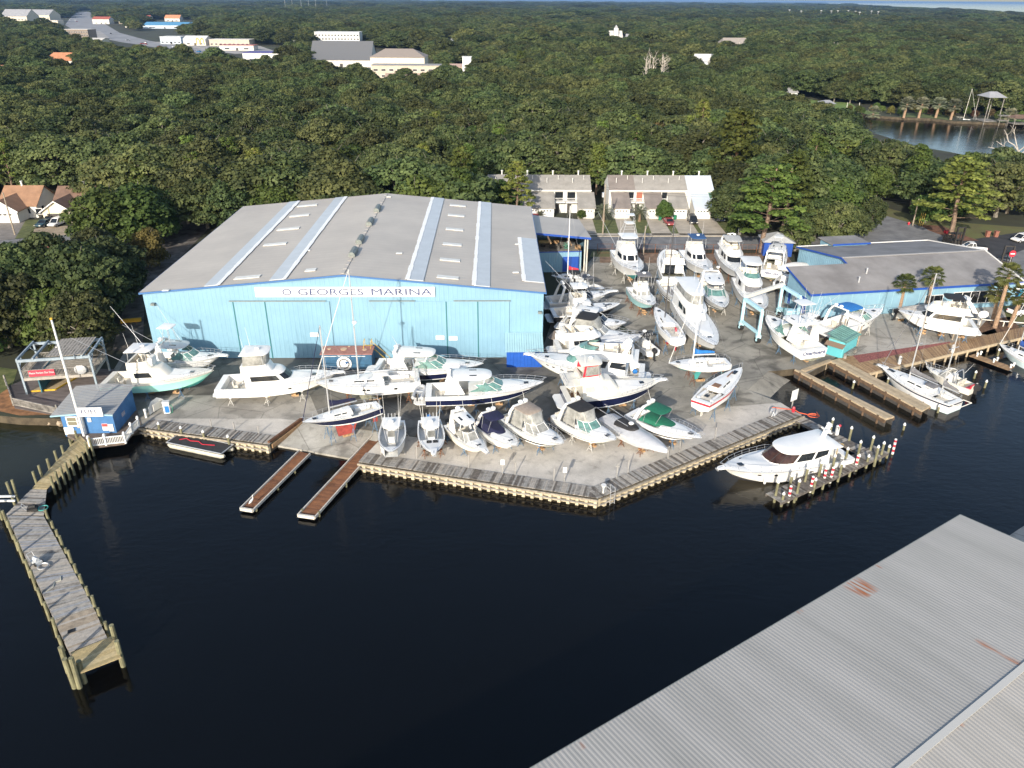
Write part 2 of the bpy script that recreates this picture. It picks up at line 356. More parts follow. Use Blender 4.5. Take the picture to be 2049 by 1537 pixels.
# concrete slipways
def slab(name, back, front, zb, zf, mat, th=.25):
    A, B = (G(*q) for q in back); C, D = (G(*q, zf) for q in front)
    P = [(A.x, A.y, zb), (B.x, B.y, zb), (C.x, C.y, zf), (D.x, D.y, zf)]
    m = MB().add(P+[(x, y, z-th) for x, y, z in P], [(0, 1, 2, 3), (7, 6, 5, 4), (0, 4, 5, 1), (1, 5, 6, 2), (2, 6, 7, 3), (3, 7, 4, 0)])
    f = m.f[0]; a, b, c = (Vector(m.v[k]) for k in f[:3])
    if (b-a).cross(c-a).z < 0: m.f = [g[::-1] for g in m.f]
    return tag(m.build(name, mat), kind='structure')
slab('slipway', [(604, 840), (776, 866)], [(706, 918), (538, 888)], -.02, -.75, stained('algae_concrete', (.34, .32, .27), .42, (.5, .48, .43), vs=.25))
slab('boat_ramp', [(1496, 780), (1538, 742)], [(1760, 840), (1690, 905)], -.01, -5., ASPH)
slab('boat_ramp.001', [(1562, 806), (1496, 780)], [(1690, 905), (1700, 935)], -.01, -5., ASPH)
# ================================================================ BUILDINGS
CYAN = M('cyan_metal_cladding', (.2, .36, .468), .45, var=.06, vs=.25, det=6)
CYAN2 = M('cyan_boarding', (.21, .365, .46), .6, var=.07, vs=.4, det=6)
CYANL = M('pale_cyan_cladding', (.3, .48, .54), .5, var=.05, vs=.5)
BLUET = M('royal_blue_trim', (.015, .07, .34), .5, var=.1, vs=1.)
BLUEW = M('blue_siding', (.05, .16, .36), .6, var=.12, vs=1.2)
ROOFT = M('greige_metal_roof', (.45, .41, .36), .5, var=.06, vs=.12, det=8, c2=(.51, .465, .405))
ROOFG = M('grey_shingle_roof', (.21, .20, .195), .85, var=.14, vs=.18, det=8, c2=(.28, .27, .265), bump=.25, bs=14.)
STRIP = M('pale_blue_roof_sheet', (.5, .535, .56), .4, var=.05, vs=.6)
SKYL = M('white_skylight', (.66, .65, .6), .35, var=.08, vs=2.)
SIGNW = M('white_sign_board', (.75, .75, .73), .45, var=.03, vs=2.)
NAVYP = M('navy_lettering', (.02, .04, .14), .6)
REDP = M('red_lettering', (.55, .06, .06), .6)
TRIMW = M('white_trim', (.74, .73, .7), .5, var=.04, vs=2.)
CREAMW = M('cream_wall', (.62, .55, .43), .7, var=.06, vs=.6)
STUCCO = M('pale_stucco', (.6, .57, .52), .8, var=.06, vs=.3)
TANW = M('tan_stucco', (.5, .42, .33), .8, var=.08, vs=.3)
GREYR = M('grey_metal_roof', (.33, .33, .34), .6, var=.1, vs=.3)
BRNR = M('brown_shingle', (.17, .105, .075), .85, var=.18, vs=.5, bump=.2)
TANR = M('tan_shingle', (.3, .17, .1), .85, var=.15, vs=.5, bump=.2)
REDR = M('red_roof', (.36, .1, .07), .7, var=.15, vs=.5)
ORGR = M('orange_tile_roof', (.55, .24, .12), .8, var=.15, vs=.5)
THR = M('town_house_shingle', (.28, .265, .24), .85, var=.12, vs=.4, c2=(.34, .32, .29), bump=.2)
THR2 = M('brown_grey_shingle', (.22, .19, .17), .85, var=.15, vs=.4, bump=.2)
THR3 = M('pale_blue_metal_roof', (.52, .58, .64), .5, var=.04, vs=.4)
LAP = M('white_lap_siding', (.66, .65, .61), .7, var=.05, vs=.5)
RIBM = M('ridge_vent_metal', (.17, .19, .18), .5, var=.2, vs=3.)
def ray(px, py):
    d = RT*((px-1024.5)/FPX)+UP*((768.5-py)/FPX)+FW; return d
def hitplane(px, py, p, n):
    d = ray(px, py); n = Vector(n); t = (Vector(p)-CAM).dot(n)/d.dot(n); return CAM+d*t
def ribwall(a, b, z0, ztop, period, depth, mb, m=0):
    "box-ribbed metal wall from a to b (2-D), the top following ztop(x)"
    a, b = Vector((*a, 0)), Vector((*b, 0)); d = b-a; L = d.length; d.normalize(); nrm = Vector((d.y, -d.x, 0))
    n = max(1, round(L/period)); xs = []
    for i in range(n):
        s = L*i/n; w = L/n
        xs += [(s, 0), (s+w*.62, 0), (s+w*.7, depth), (s+w*.92, depth)]
    xs.append((L, 0)); P = []
    for s, o in xs:
        p = a+d*s+nrm*o; P += [(p.x, p.y, z0), (p.x, p.y, ztop(s))]
    mb.add(P, [(2*i, 2*i+2, 2*i+3, 2*i+1) for i in range(len(xs)-1)], m)
# ---- the big boat shed
W_, D_, EV, AP = 54.8, 47.9, 9.9, 12.4
WH0 = Vector((-50.5, 99.2, 0)); WRZ = math.atan2(1.3, 54.75)
wh = T('boat_warehouse', 'huge pale cyan metal boat shed with low gabled greige roof and marina name board', 'warehouse', WH0, WRZ)
WMi = Matrix.Translation(WH0) @ Matrix.Rotation(WRZ, 4, 'Z'); WMv = WMi.inverted()
gab = lambda s: EV+(AP-EV)*(1-abs(s-W_/2)/(W_/2))
m = MB(); ribwall((0, 0), (W_, 0), 0, gab, .62, .018, m); m.build('front_wall', CYAN, wh)
m = MB(); ribwall((W_, 0), (W_, D_), 0, lambda s: EV, .62, .05, m); ribwall((W_, D_), (0, D_), 0, lambda s: gab(W_-s), .62, .05, m); ribwall((0, D_), (0, 0), 0, lambda s: EV, .62, .05, m)
m.build('wall', CYAN, wh)
def roofz(x): return gab(min(max(x, 0), W_))+.12-(.0)
m = MB(); oh = .35
for s in (0, 1):
    for k in range(40):          # standing-seam bays, slightly uneven so the sheets catch the light differently
        y0 = -oh+(D_+2*oh)*k/40; y1 = -oh+(D_+2*oh)*(k+1)/40
        x0, x1 = (-.3, W_/2) if s == 0 else (W_/2, W_+.3); za = EV+.08; zb = AP+.12
        z0, z1 = (za, zb) if s == 0 else (zb, za); e = .012
        m.add([(x0, y0, z0), (x1, y0, z1), (x1, y1-.12, z1), (x0, y1-.12, z0), (x0, y1-.08, z0+e), (x1, y1-.08, z1+e), (x1, y1, z1+e), (x0, y1, z0+e)],
              [(0, 1, 2, 3), (3, 2, 5, 4), (4, 5, 6, 7)])
        if k < 39: m.add([(x0, y1, z0+e), (x1, y1, z1+e), (x1, y1+.001, z1), (x0, y1+.001, z0)], [(0, 1, 2, 3)])
m.build('roof', ROOFT, wh)
m = MB()
for x0, x1 in ((-.34, W_/2), (W_/2, W_+.34)):
    z0, z1 = (EV, AP+.05) if x0 < 0 else (AP+.05, EV)
    m.bar((x0, -oh-.03, z0-.06), (x1, -oh-.03, z1-.06), .08, .22)
m.bar((W_+.34, -.3, EV-.1), (W_+.34, D_+.3, EV-.1), .08, .3); m.bar((-.34, -.3, EV-.1), (-.34, D_+.3, EV-.1), .08, .3)
m.build('roof_trim', M('muted_blue_trim', (.05, .15, .36), .5), wh)
SEAL = M('white_seal_coat', (.86, .86, .84), .5, var=.04, vs=2.)
def slope_panel(name, mat, x0, x1, y0, y1, up, th=.05, edge=None):
    z = lambda x: EV+.08+(AP+.04-EV)*(1-abs(x-W_/2)/(W_/2))+up
    m = MB(); P = [(x0, y0), (x1, y0), (x1, y1), (x0, y1)]
    m.add([(x, y, z(x)-th) for x, y in P]+[(x, y, z(x)+th) for x, y in P], [(3, 2, 1, 0), (4, 5, 6, 7), (0, 1, 5, 4), (1, 2, 6, 5), (2, 3, 7, 6), (3, 0, 4, 7)])
    if edge is not None:
        q = x0 if edge < 0 else x1
        for k in range(24):
            a = y0+(y1-y0)*k/24; w = .55+rng(-.1, .14)
            m.box((q, a+(y1-y0)/48, z(q)+th+.012), (w, (y1-y0)/24, .03), m=1)
    return m.build(name, [mat, SEAL], wh)
h = W_/2
for f0, f1, e in ((.315, .385, 1), (.64, .715, 1)): slope_panel('roof_strip', STRIP, h*f0, h*f1, -.3, D_+.2, .1, edge=e)
for f0, f1, e in ((.32, .40, -1), (.65, .73, -1)): slope_panel('roof_strip', STRIP, h+h*f0, h+h*f1, -.3, D_+.2, .1, edge=e)
slope_panel('roof_strip', STRIP, h+h*.905, W_+.25, 3.4, 25.5, .1, edge=-1)
def on_roof(px, py):
    s = -1 if px < 685+(685-py)*-.3 else 1
    for s in (-1, 1):
        n = WMi.to_3x3() @ Vector(((AP-EV)/(W_/2)*s, 0, 1)); p = WMi @ Vector((h, 0, AP+.1))
        q = WMv @ hitplane(px, py, p, n)
        if (q.x-h)*s > 0: return q
    return q
Z5 = lambda x, y: (280+x*.4, 370+y*.4)
for x0, x1, y in ((480, 598, 465), (625, 730, 299), (693, 795, 222), (755, 845, 155), (792, 884, 105), (830, 880, 429), (1485, 1595, 465), (1500, 1602, 378), (1515, 1610, 300), (1530, 1618, 225), (1540, 1624, 155), (1550, 1630, 105)):
    a, c = on_roof(*Z5(x0, y)), on_roof(*Z5(x1, y)); yy = (a.y+c.y)/2
    slope_panel('skylight', SKYL, a.x, c.x, yy-.55, yy+.55, .1)
for x, y in ((1080, 335), (1110, 272), (1158, 182), (1192, 115)):
    q = on_roof(*Z5(x, y+12)); m = MB()
    m.cyl((h, q.y-1.6, AP+.35), (h, q.y+1.6, AP+.35), .5, .5, 10)
    m.box((h, q.y, AP+.2), (.7, 3.1, .5)); m.build('ridge_vent', RIBM, wh)
m = MB()
for k in range(26): m.box((h+rng(-.02, .02), D_*(k+.5)/26, AP+.17), (.5, D_/26*.9, .05))
m.build('ridge_cap', ROOFT, wh)
for x, y in ((838, 330), (1297, 344), (1880, 440), (1890, 298), (1245, 62), (130, 530)):
    q = on_roof(*Z5(x, y)); m = MB().box((q.x, q.y, roofz(q.x)+.08), (.9, .5, .1)); m.build('roof_patch', SKYL, wh)
def fx(px): return (px-285)/802*W_
# sliding doors, their tracks and dark strips painted as the shade between the leaves
for a, c in ((460, 525), (526.5, 655), (738, 889), (890.5, 953), (954.5, 1018)):
    m = MB(); ribwall((fx(a), -.16), (fx(c), -.16), .1, lambda s: 8.6, .62, .018, m)
    m.box(((fx(a)+fx(c))/2, -.13, 4.35), (fx(c)-fx(a), .05, 8.5)); m.build('sliding_door', CYAN, wh)
m = MB()
for a, c in ((455, 648), (735, 827), (905, 1020)): MB().box(((fx(a)+fx(c))/2, -.3, 8.72), (fx(c)-fx(a), .12, .12)).build('door_track', RIBM, wh)
m = MB()
for a in (525.7, 462, 889.7, 953.7): MB().box((fx(a), -.2, 4.3), (.14, .06, 8.5)).build('door_gap', M('teal_shadow_gap', (.03, .16, .18), .7), wh)
m = MB().box(((fx(510)+fx(868))/2, -.22, 10.02), (fx(868)-fx(510), .14, 1.42)); sgn = m.build('name_board', SIGNW, wh)
FADE = M('faded_lettering', (.33, .4, .5), .6)
x = fx(552)
for w, a, c, mt in (('W', 544, 560, FADE), ('O', 564, 582, NAVYP), ('GEORGES', 595, 725, NAVYP), ('MARINA', 740, 861, NAVYP)):
    text('letters', w, 1.32, mt, sgn, (fx((a+c)/2), -.3, 9.98), (rad(90), 0, 0), 1, fit=fx(c)-fx(a))
for px, z in ((618, 3.7), (902, 3.1), (875, 3.2)):
    m = MB().box((fx(px), -.25, z), (1.2, .06, .6)); s_ = m.build('wall_sign', SIGNW, wh)
    text('letters', 'NO PARKING' if px == 618 else 'KEEP CLEAR', .22, REDP, s_, (fx(px), -.29, z), (rad(90), 0, 0), .8, .006)
for px, z in ((303, 8.3), (1080, 7.0)):
    m = MB().box((fx(px), -.3, z), (.5, .5, .3)); m.build('wall_lamp', RIBM, wh)
# ---- blue lean-to store against the shed
m0 = WMi @ Vector((fx(1012), -3.3, 0))
st = T('storage_lean_to', 'royal blue plank store with pale blue sheet roof against the cyan boat shed', 'shed', m0, WRZ)
w = fx(1084)-fx(1012); m = MB()
ribwall((0, 0), (w, 0), 0, lambda s: 2.35, .5, .04, m); m.box((w/2, 1.65, 1.15), (w-.05, 3.2, 2.3)); m.build('wall', M('royal_blue_boards', (.012, .09, .42), .55, var=.1, vs=1.5), st)
m = MB(); n = 16
for k in range(n):
    a, c = -.2+(w+.4)*k/n, -.2+(w+.4)*(k+.9)/n
    m.add([(a, -.3, 2.42), (c, -.3, 2.42), (c, 3.2, 3.9), (a, 3.2, 3.9), (c+.02, -.3, 2.36), (c+.02, 3.2, 3.84)], [(0, 1, 2, 3), (1, 4, 5, 2)])
m.build('roof', CYANL, st)
# ---- open bay on the east side
e0 = WMi @ Vector((W_+.1, 37.0, 0))
bay = T('open_workshop_bay', 'open fronted bay beside the shed with gear on a shelf above a blue door', 'workshop', e0, WRZ+rad(4))
BW, BD = 10.4, 12.5
def rz_(x, y): return 8.15-.11*x
m = MB(); m.add([(-.2, -.5, 8.2), (BW+.4, -.5, rz_(BW, 0)), (BW+.4, BD, rz_(BW, 0)), (-.2, BD, 8.2), (-.2, -.5, 8.0), (BW+.4, -.5, rz_(BW, 0)-.2), (BW+.4, BD, rz_(BW, 0)-.2), (-.2, BD, 8.0)],
               [(0, 1, 2, 3), (7, 6, 5, 4), (0, 4, 5, 1), (1, 5, 6, 2), (2, 6, 7, 3)])
m.build('roof', ROOFT, bay)
m = MB().bar((-.2, -.56, 8.0), (BW+.4, -.56, rz_(BW, 0)-.2), .08, .38); m.build('roof_trim', BLUET, bay)
m = MB(); ribwall((0, BD-.3), (BW, BD-.3), 0, lambda s: 7.9-.11*s, .6, .05, m); m.add([(BW, 1, 0), (BW, BD, 0), (BW, BD, 6.9), (BW, 1, 6.9)], [(0, 1, 2, 3)])
m.box((BW-.05, BD/2+.5, 3.4), (.1, BD-1, 6.8)); m.build('back_wall', CYAN, bay)
m = MB(); ribwall((0, 1.2), (BW-.9, 1.2), 0, lambda s: 3.9, .5, .04, m); m.build('lower_wall', CYAN, bay)
m = MB().box(((BW-.9)/2, 5.2, 3.95), (BW-.9, 8, .12)); m.build('shelf', WOODG, bay)
m = MB().box(((BW-.9)/2, 1.12, 3.92), (BW-.9, .1, .16)); m.build('shelf_edge', BLUET, bay)
m = MB().box((7.5, 1.1, 1.5), (3.1, .1, 2.9)); d_ = m.build('double_door', BLUET, bay)
MB().box((7.5, 1.03, 1.5), (.08, .05, 2.9)).build('door_gap', DARK, d_)
for x in (BW-.1, BW-.55): MB().box((x, .1, 3.4), (.22, .22, 6.8)).build('post', M('bleached_post', (.6, .55, .46), .8, var=.1, vs=2.), bay)
for x in (.3, 2.8, 6.5): MB().box((x, .4, 7.6-.11*x), (.16, 10, .3)).build('rafter', WOODB, bay)
gear = [('coil_of_hose', (2.6, 4.4), 0), ('parts_crate', (1.2, 5.5), 1), ('old_engine', (4.2, 3.2), 2), ('steel_fan', (6.8, 3.0), 3), ('parts_crate', (5.4, 6.5), 1), ('old_engine', (8.2, 6.2), 2), ('plank_stack', (3.4, 6.8), 4), ('paint_drum', (7.6, 5.4), 5), ('parts_crate', (9, 2.6), 1)]
bm_ = WMi @ Matrix.Translation((W_+.1, 37., 0)) @ Matrix.Rotation(rad(4), 4, 'Z')
glab = ['dark coil of hose on the bay shelf', 'small brown crate on the bay shelf', 'greasy old engine on the bay shelf', 'round green fan wheel standing on the bay shelf', 'pale planks stacked on the bay shelf', 'grey drum on the bay shelf']
for nm, (x, y), k in gear:
    m = MB(); p = bm_ @ Vector((x, y, 4.02))
    if k == 0:
        for j in range(3): m.tube([(.45*math.cos(a/10*6.283), .45*math.sin(a/10*6.283), .06+j*.1) for a in range(11)], .06, 5)
    elif k == 1:
        m.box((0, 0, .3), (.9, .7, .6))
        for s in (-.3, 0, .3): m.box((s, 0, .3), (.12, .76, .64))
        m.box((0, 0, .63), (.96, .76, .05))
    elif k == 2:
        m.box((0, 0, .35), (.9, .5, .5)); m.cyl((-.5, 0, .4), (.7, 0, .4), .2, .16, 8); m.box((0, 0, .68), (.6, .3, .2)); m.box((0, .1, .06), (1., .6, .1))
    elif k == 3:
        m.cyl((0, -.1, .6), (0, .1, .6), .6, .6, 12, cap=False)
        for j in range(6): m.bar((0, 0, .6), (.55*math.cos(j*1.05), 0, .6+.55*math.sin(j*1.05)), .1, .12)
        m.box((0, 0, .05), (.7, .5, .1))
    elif k == 4:
        for j in range(5): m.box((rng(-.1, .1), 0, .06+.11*j), (2.4, .5, .09))
    else:
        m.cyl((0, 0, 0), (0, 0, .85), .3, .3, 10); m.cyl((0, 0, .85), (0, 0, .88), .31, .31, 10)
    tag(m.build(nm, [DARK, BLOCKW, DARK, M('faded_green_paint', (.06, .2, .14), .6), WOODY, ALU][k], None, p, rng(0, .5)), glab[k], nm.replace('_', ' ').split()[-1], 'gear stored on the bay shelf')
# ---- office and shop
OA = Vector((47.7, 116.2, 0)); ORZ = math.atan2(6.75, 37.)
off = T('marina_office', 'long low cyan marina office under a wide grey shingled roof with blue eaves', 'office building', OA, ORZ)
OL, EO, RO, DR, DB = 37.7, 4.3, 6.6, 9.8, 24.0
zf = lambda d: EO+(RO-EO)*d/DR if d <= DR else RO-(RO-4.3)*(d-DR)/(DB-DR)
def roofpoly(name, pts, mat=ROOFG, th=.22):
    P = [(u, d, zf(d)+.1) for u, d in pts]; n = len(P); m = MB()
    m.add(P+[(x, y, z-th) for x, y, z in P], [tuple(range(n)), tuple(range(2*n-1, n-1, -1))]+[(i, n+i, n+(i+1) % n, (i+1) % n) for i in range(n)])
    return m.build(name, mat, off)
roofpoly('roof', [(-.5, -.5), (OL+.5, -.5), (OL+.5, 7.9), (-.5, 7.9)])
roofpoly('roof', [(10.6, 7.9), (OL+.5, 7.9), (OL+.5, DR), (10.6, DR)])
roofpoly('roof', [(10.6, DR), (OL+.5, DR), (OL+.5, DB+.4), (10.6, DB+.4)])
m = MB()
m.bar((-.5, -.56, EO+.02-.1), (OL+.5, -.56, EO+.02-.1), .08, .34); m.bar((-.56, -.5, EO), (-.56, 7.9, zf(7.9)+.02), .08, .3); m.bar((10.54, 7.9, zf(7.9)), (10.54, DR, RO), .08, .3)
m.bar((10.54, DR, RO), (10.54, DB+.4, zf(DB)), .08, .3); m.build('eaves_board', BLUET, off)
m = MB(); m.bar((OL+.56, -.5, EO+.05), (OL+.56, DR, RO+.08), .12, .3); m.bar((OL+.56, DR, RO+.08), (OL+.56, DB+.4, zf(DB)+.05), .12, .3); m.bar((10.6, DB+.45, 4.35), (OL+.5, DB+.45, 4.35), .12, .25)
m.build('white_verge', TRIMW, off)
m = MB(); m.bar((10.6, DR, RO+.13), (OL+.5, DR, RO+.13), .5, .06); m.build('ridge_cap', M('pale_ridge', (.36, .35, .34), .8), off)
def quadwall(m, a, c, za, zb): m.add([(*a, 0), (*c, 0), (*c, zb), (*a, za)], [(0, 1, 2, 3)])
m = MB(); quadwall(m, (0, 0), (OL, 0), EO, EO); quadwall(m, (OL, 0), (OL, DR), EO, RO); quadwall(m, (OL, DR), (OL, DB), RO, 4.3); quadwall(m, (OL, DB), (11, DB), 4.3, 4.3)
m2 = MB(); ribwall((11, DB), (11, DR), 0, lambda s: 4.3+(RO-4.3)*s/(DB-DR), .6, .04, m2); quadwall(m, (11, DR), (11, 7.6), RO, zf(7.6)); quadwall(m, (11, 7.6), (0, 7.6), zf(7.6), zf(7.6)); quadwall(m, (0, 7.6), (0, 0), zf(7.6), EO)
m2_ = m; m2.build('rear_wing_wall', CYAN2, off)
for u in np.arange(2.4, OL, 2.44): m2_.box((u, -.02, 2.1), (.06, .05, 4.2), m=1)
m2_.build('wall', [CYAN2, CYANL], off)
def opening(name, u, z, w, hh, mat, side=0, frame=TRIMW, bars=0, hb=0):
    m = MB(); put = (lambda a, dep, c, dx, dy, dz: m.box((a, -dep, c), (dx, dy, dz))) if side == 0 else (lambda a, dep, c, dx, dy, dz: m.box((-dep, a, c), (dy, dx, dz)))
    put(u, .03, z, w, .06, hh); o = m.build(name, mat, off); m = MB()
    for s in (-1, 1): put(u+s*w/2, .07, z, .09, .08, hh+.1)
    put(u, .07, z+hh/2, w, .08, .09); put(u, .07, z-hh/2, w, .08, .09)
    for k in range(bars): put(u-w/2+w*(k+1)/(bars+1), .065, z, .09, .07, hh)
    m.build('frame', frame, o)
    return o
def uo(px, py):
    q = G(px, py)-OA; return q.x*math.cos(ORZ)+q.y*math.sin(ORZ)
opening('glass_door', uo(1842, 611), 1.5, 3.2, 2.5, GLASS, 0, TRIMW, 1)
opening('shop_window', 30.6, 1.95, 9.6, 2.1, GLASS, 0, TRIMW, 5)
opening('roller_door', 2.3, 1.75, 2.9, 2.9, BLUET, 1, CYANL)
opening('side_door', 6.2, 1.3, 1., 2.1, BLUET, 1, CYANL)
for u, z, s_ in ((4.35, 2.4, .7), (4.9, 1.7, .9)):
    o = MB().box((-.05, u, z), (.06, .8, s_*1.1)).build('notice_board', SIGNW, off)
m = MB().box((10.9, 15.2, 1.4), (.08, 1.2, 2.)); m.build('rear_door', BLUET, off)
for u, d in ((9.4, 2.2), (12.2, 4.6)):
    m = MB().cyl((u, d, zf(d)), (u, d, zf(d)+1.), .12, .12, 8); m.cyl((u, d, zf(d)+1.), (u, d, zf(d)+1.12), .2, .05, 8); m.build('roof_flue', ALU, off)
# small taller room at the back and entrance sign at the road end
m = MB().prism([(17, 22.5), (24, 22.5), (24, 27), (17, 27)], 0, 4.9); m.build('rear_room', CYAN2, off)
m = MB().prism([(16.6, 22.2), (24.4, 22.2), (24.4, 27.4), (16.6, 27.4)], 4.95, 5.15); m.build('rear_room_roof', ROOFG, off)
m = MB().box((20.5, 22.12, 5.05), (7.8, .08, .3)); m.build('eaves_board', BLUET, off)
m = MB().box((OL+.3, -.6, 3.7), (2.2, .2, 1.1)); s_ = m.build('road_sign', SIGNW, off)
MB().box((OL+.8, -.75, 2.4), (1.7, .15, 1.5)).build('sign_panel', M('sign_cyan', (.02, .3, .5), .5), s_)
MB().cyl((OL+.9, -.86, 2.4), (OL+.9, -.83, 2.4), .5, .5, 16).build('sign_roundel', SIGNW, s_)
# ---- generic gabled house with openings, used for the houses among the trees
def house(name, label, cat, px, rz, w, d, ev, rg, wall, roof, feats=(), hip=0., group=None, chim=0, at=None):
    p = at if at is not None else G(*px)
    t = T(name, label, cat, (p.x, p.y, 0), rad(rz), group)
    m = MB().prism([(0, 0), (w, 0), (w, d), (0, d)], 0, ev)
    if not hip and rg > ev: m.add([(0, 0, ev), (0, d, ev), (0, d/2, rg), (w, 0, ev), (w, d, ev), (w, d/2, rg)], [(0, 2, 1), (3, 4, 5)])
    m.build('wall', wall, t)
    o = .45; m = MB(); hp = hip
    A = [(-o, -o, ev-.05), (w+o, -o, ev-.05), (w+o, d+o, ev-.05), (-o, d+o, ev-.05)]
    if rg > ev:
        R = [(-o+hp, d/2, rg+.12), (w+o-hp, d/2, rg+.12)]
        m.add(A+R, [(0, 1, 5, 4), (2, 3, 4, 5), (1, 2, 5), (3, 0, 4)] if hp else [(0, 1, 5, 4), (2, 3, 4, 5)])
        m.add([(x, y, z-.16) for x, y, z in A+R], [(4, 5, 1, 0), (5, 4, 3, 2)])
        m.bar(A[0], A[1], .06, .2); m.bar(A[2], A[3], .06, .2)
    else:
        m.prism([(x, y) for x, y, z in A], ev, ev+.3)
    m.build('roof', roof, t)
    for nm, side, u, z, ww, hh, mat in feats:
        m = MB(); fr = MB()
        for q, ex, th in ((m, 0, .08), (fr, .12, .05)):
            if side == 'f': q.box((u, -.02, z), (ww+2*ex, th, hh+2*ex))
            elif side == 'r': q.box((w+.02, u, z), (th, ww+2*ex, hh+2*ex))
            else: q.box((-.02, u, z), (th, ww+2*ex, hh+2*ex))
        o_ = m.build(nm, mat, t)
        if 'window' in nm: fr.build('frame', TRIMW, o_)
    for k in range(chim):
        m = MB().cyl((w*(k+.7)/(chim+.6), d/2, rg-.3), (w*(k+.7)/(chim+.6), d/2, rg+1.), .22, .22, 8); m.cyl((w*(k+.7)/(chim+.6), d/2, rg+1.), (w*(k+.7)/(chim+.6), d/2, rg+1.15), .3, .3, 8); m.build('flue', LAP, t)
    return t
def win(u, z=1.6, w=1.4, h=1.2, s='f'): return ('window', s, u, z, w, h, GLASS)
# two houses at the left edge
def garage_house(name, label, px, w, wall, roof, wallg, gopen, sc=1.):
    p = G(*px); t = house(name, label, 'house', px, 2, w, 9.5, 2.9, 6.3, wall, roof, [win(6, 1.6), win(2.6, 1.7, 1., 1., 'r'), win(8.6, 1.5, 1.4)], chim=1, at=Vector((p.x, p.y+4.5, 0)))
    m = MB().prism([(-.3, -4.5), (6.2, -4.5), (6.2, .3), (-.3, .3)], 0, 2.8); m.add([(-.3, -4.5, 2.8), (6.2, -4.5, 2.8), (2.95, -4.5, 4.9)], [(0, 1, 2)]); m.build('garage_wing', wallg, t)
    m = MB(); A = [(-.8, -5, 2.6), (2.95, -5, 5.1), (6.7, -5, 2.6)]; B = [(-.8, 3.6, 2.6), (2.95, 4.4, 5.1), (6.7, 3.6, 2.6)]
    m.add(A+B, [(0, 1, 4, 3), (1, 2, 5, 4)]); m.add([(x, y, z-.14) for x, y, z in A+B], [(3, 4, 1, 0), (4, 5, 2, 1)]); m.build('garage_roof', roof, t)
    m = MB()
    for a, c in zip(A, A[1:]): m.bar((a[0], -5.03, a[2]-.08), (c[0], -5.03, c[2]-.08), .08, .22)
    m.build('barge_board', TRIMW, t)
    MB().box((2.95, -4.52, 1.1), (4.6, .1, 2.2)).build('garage_door', SHADW if gopen else LAP, t)  # open garage: a dark panel paints the shaded interior
    if not gopen:
        m = MB()
        for k in range(4): m.box((1.3+k*1.1, -4.6, 1.85), (.7, .05, .3))
        m.build('door_lights', GLASS, t)
garage_house('garage_house', 'cream walled house with brown roof and an open dark garage', (92, 447), 13., CREAMW, BRNR, M('pale_cream_boards', (.68, .62, .47), .7, var=.04, vs=1.), True)
garage_house('garage_house.001', 'white walled house with tan roof and a closed white garage door', (-18, 446), 8.2, LAP, TANR, LAP, False)
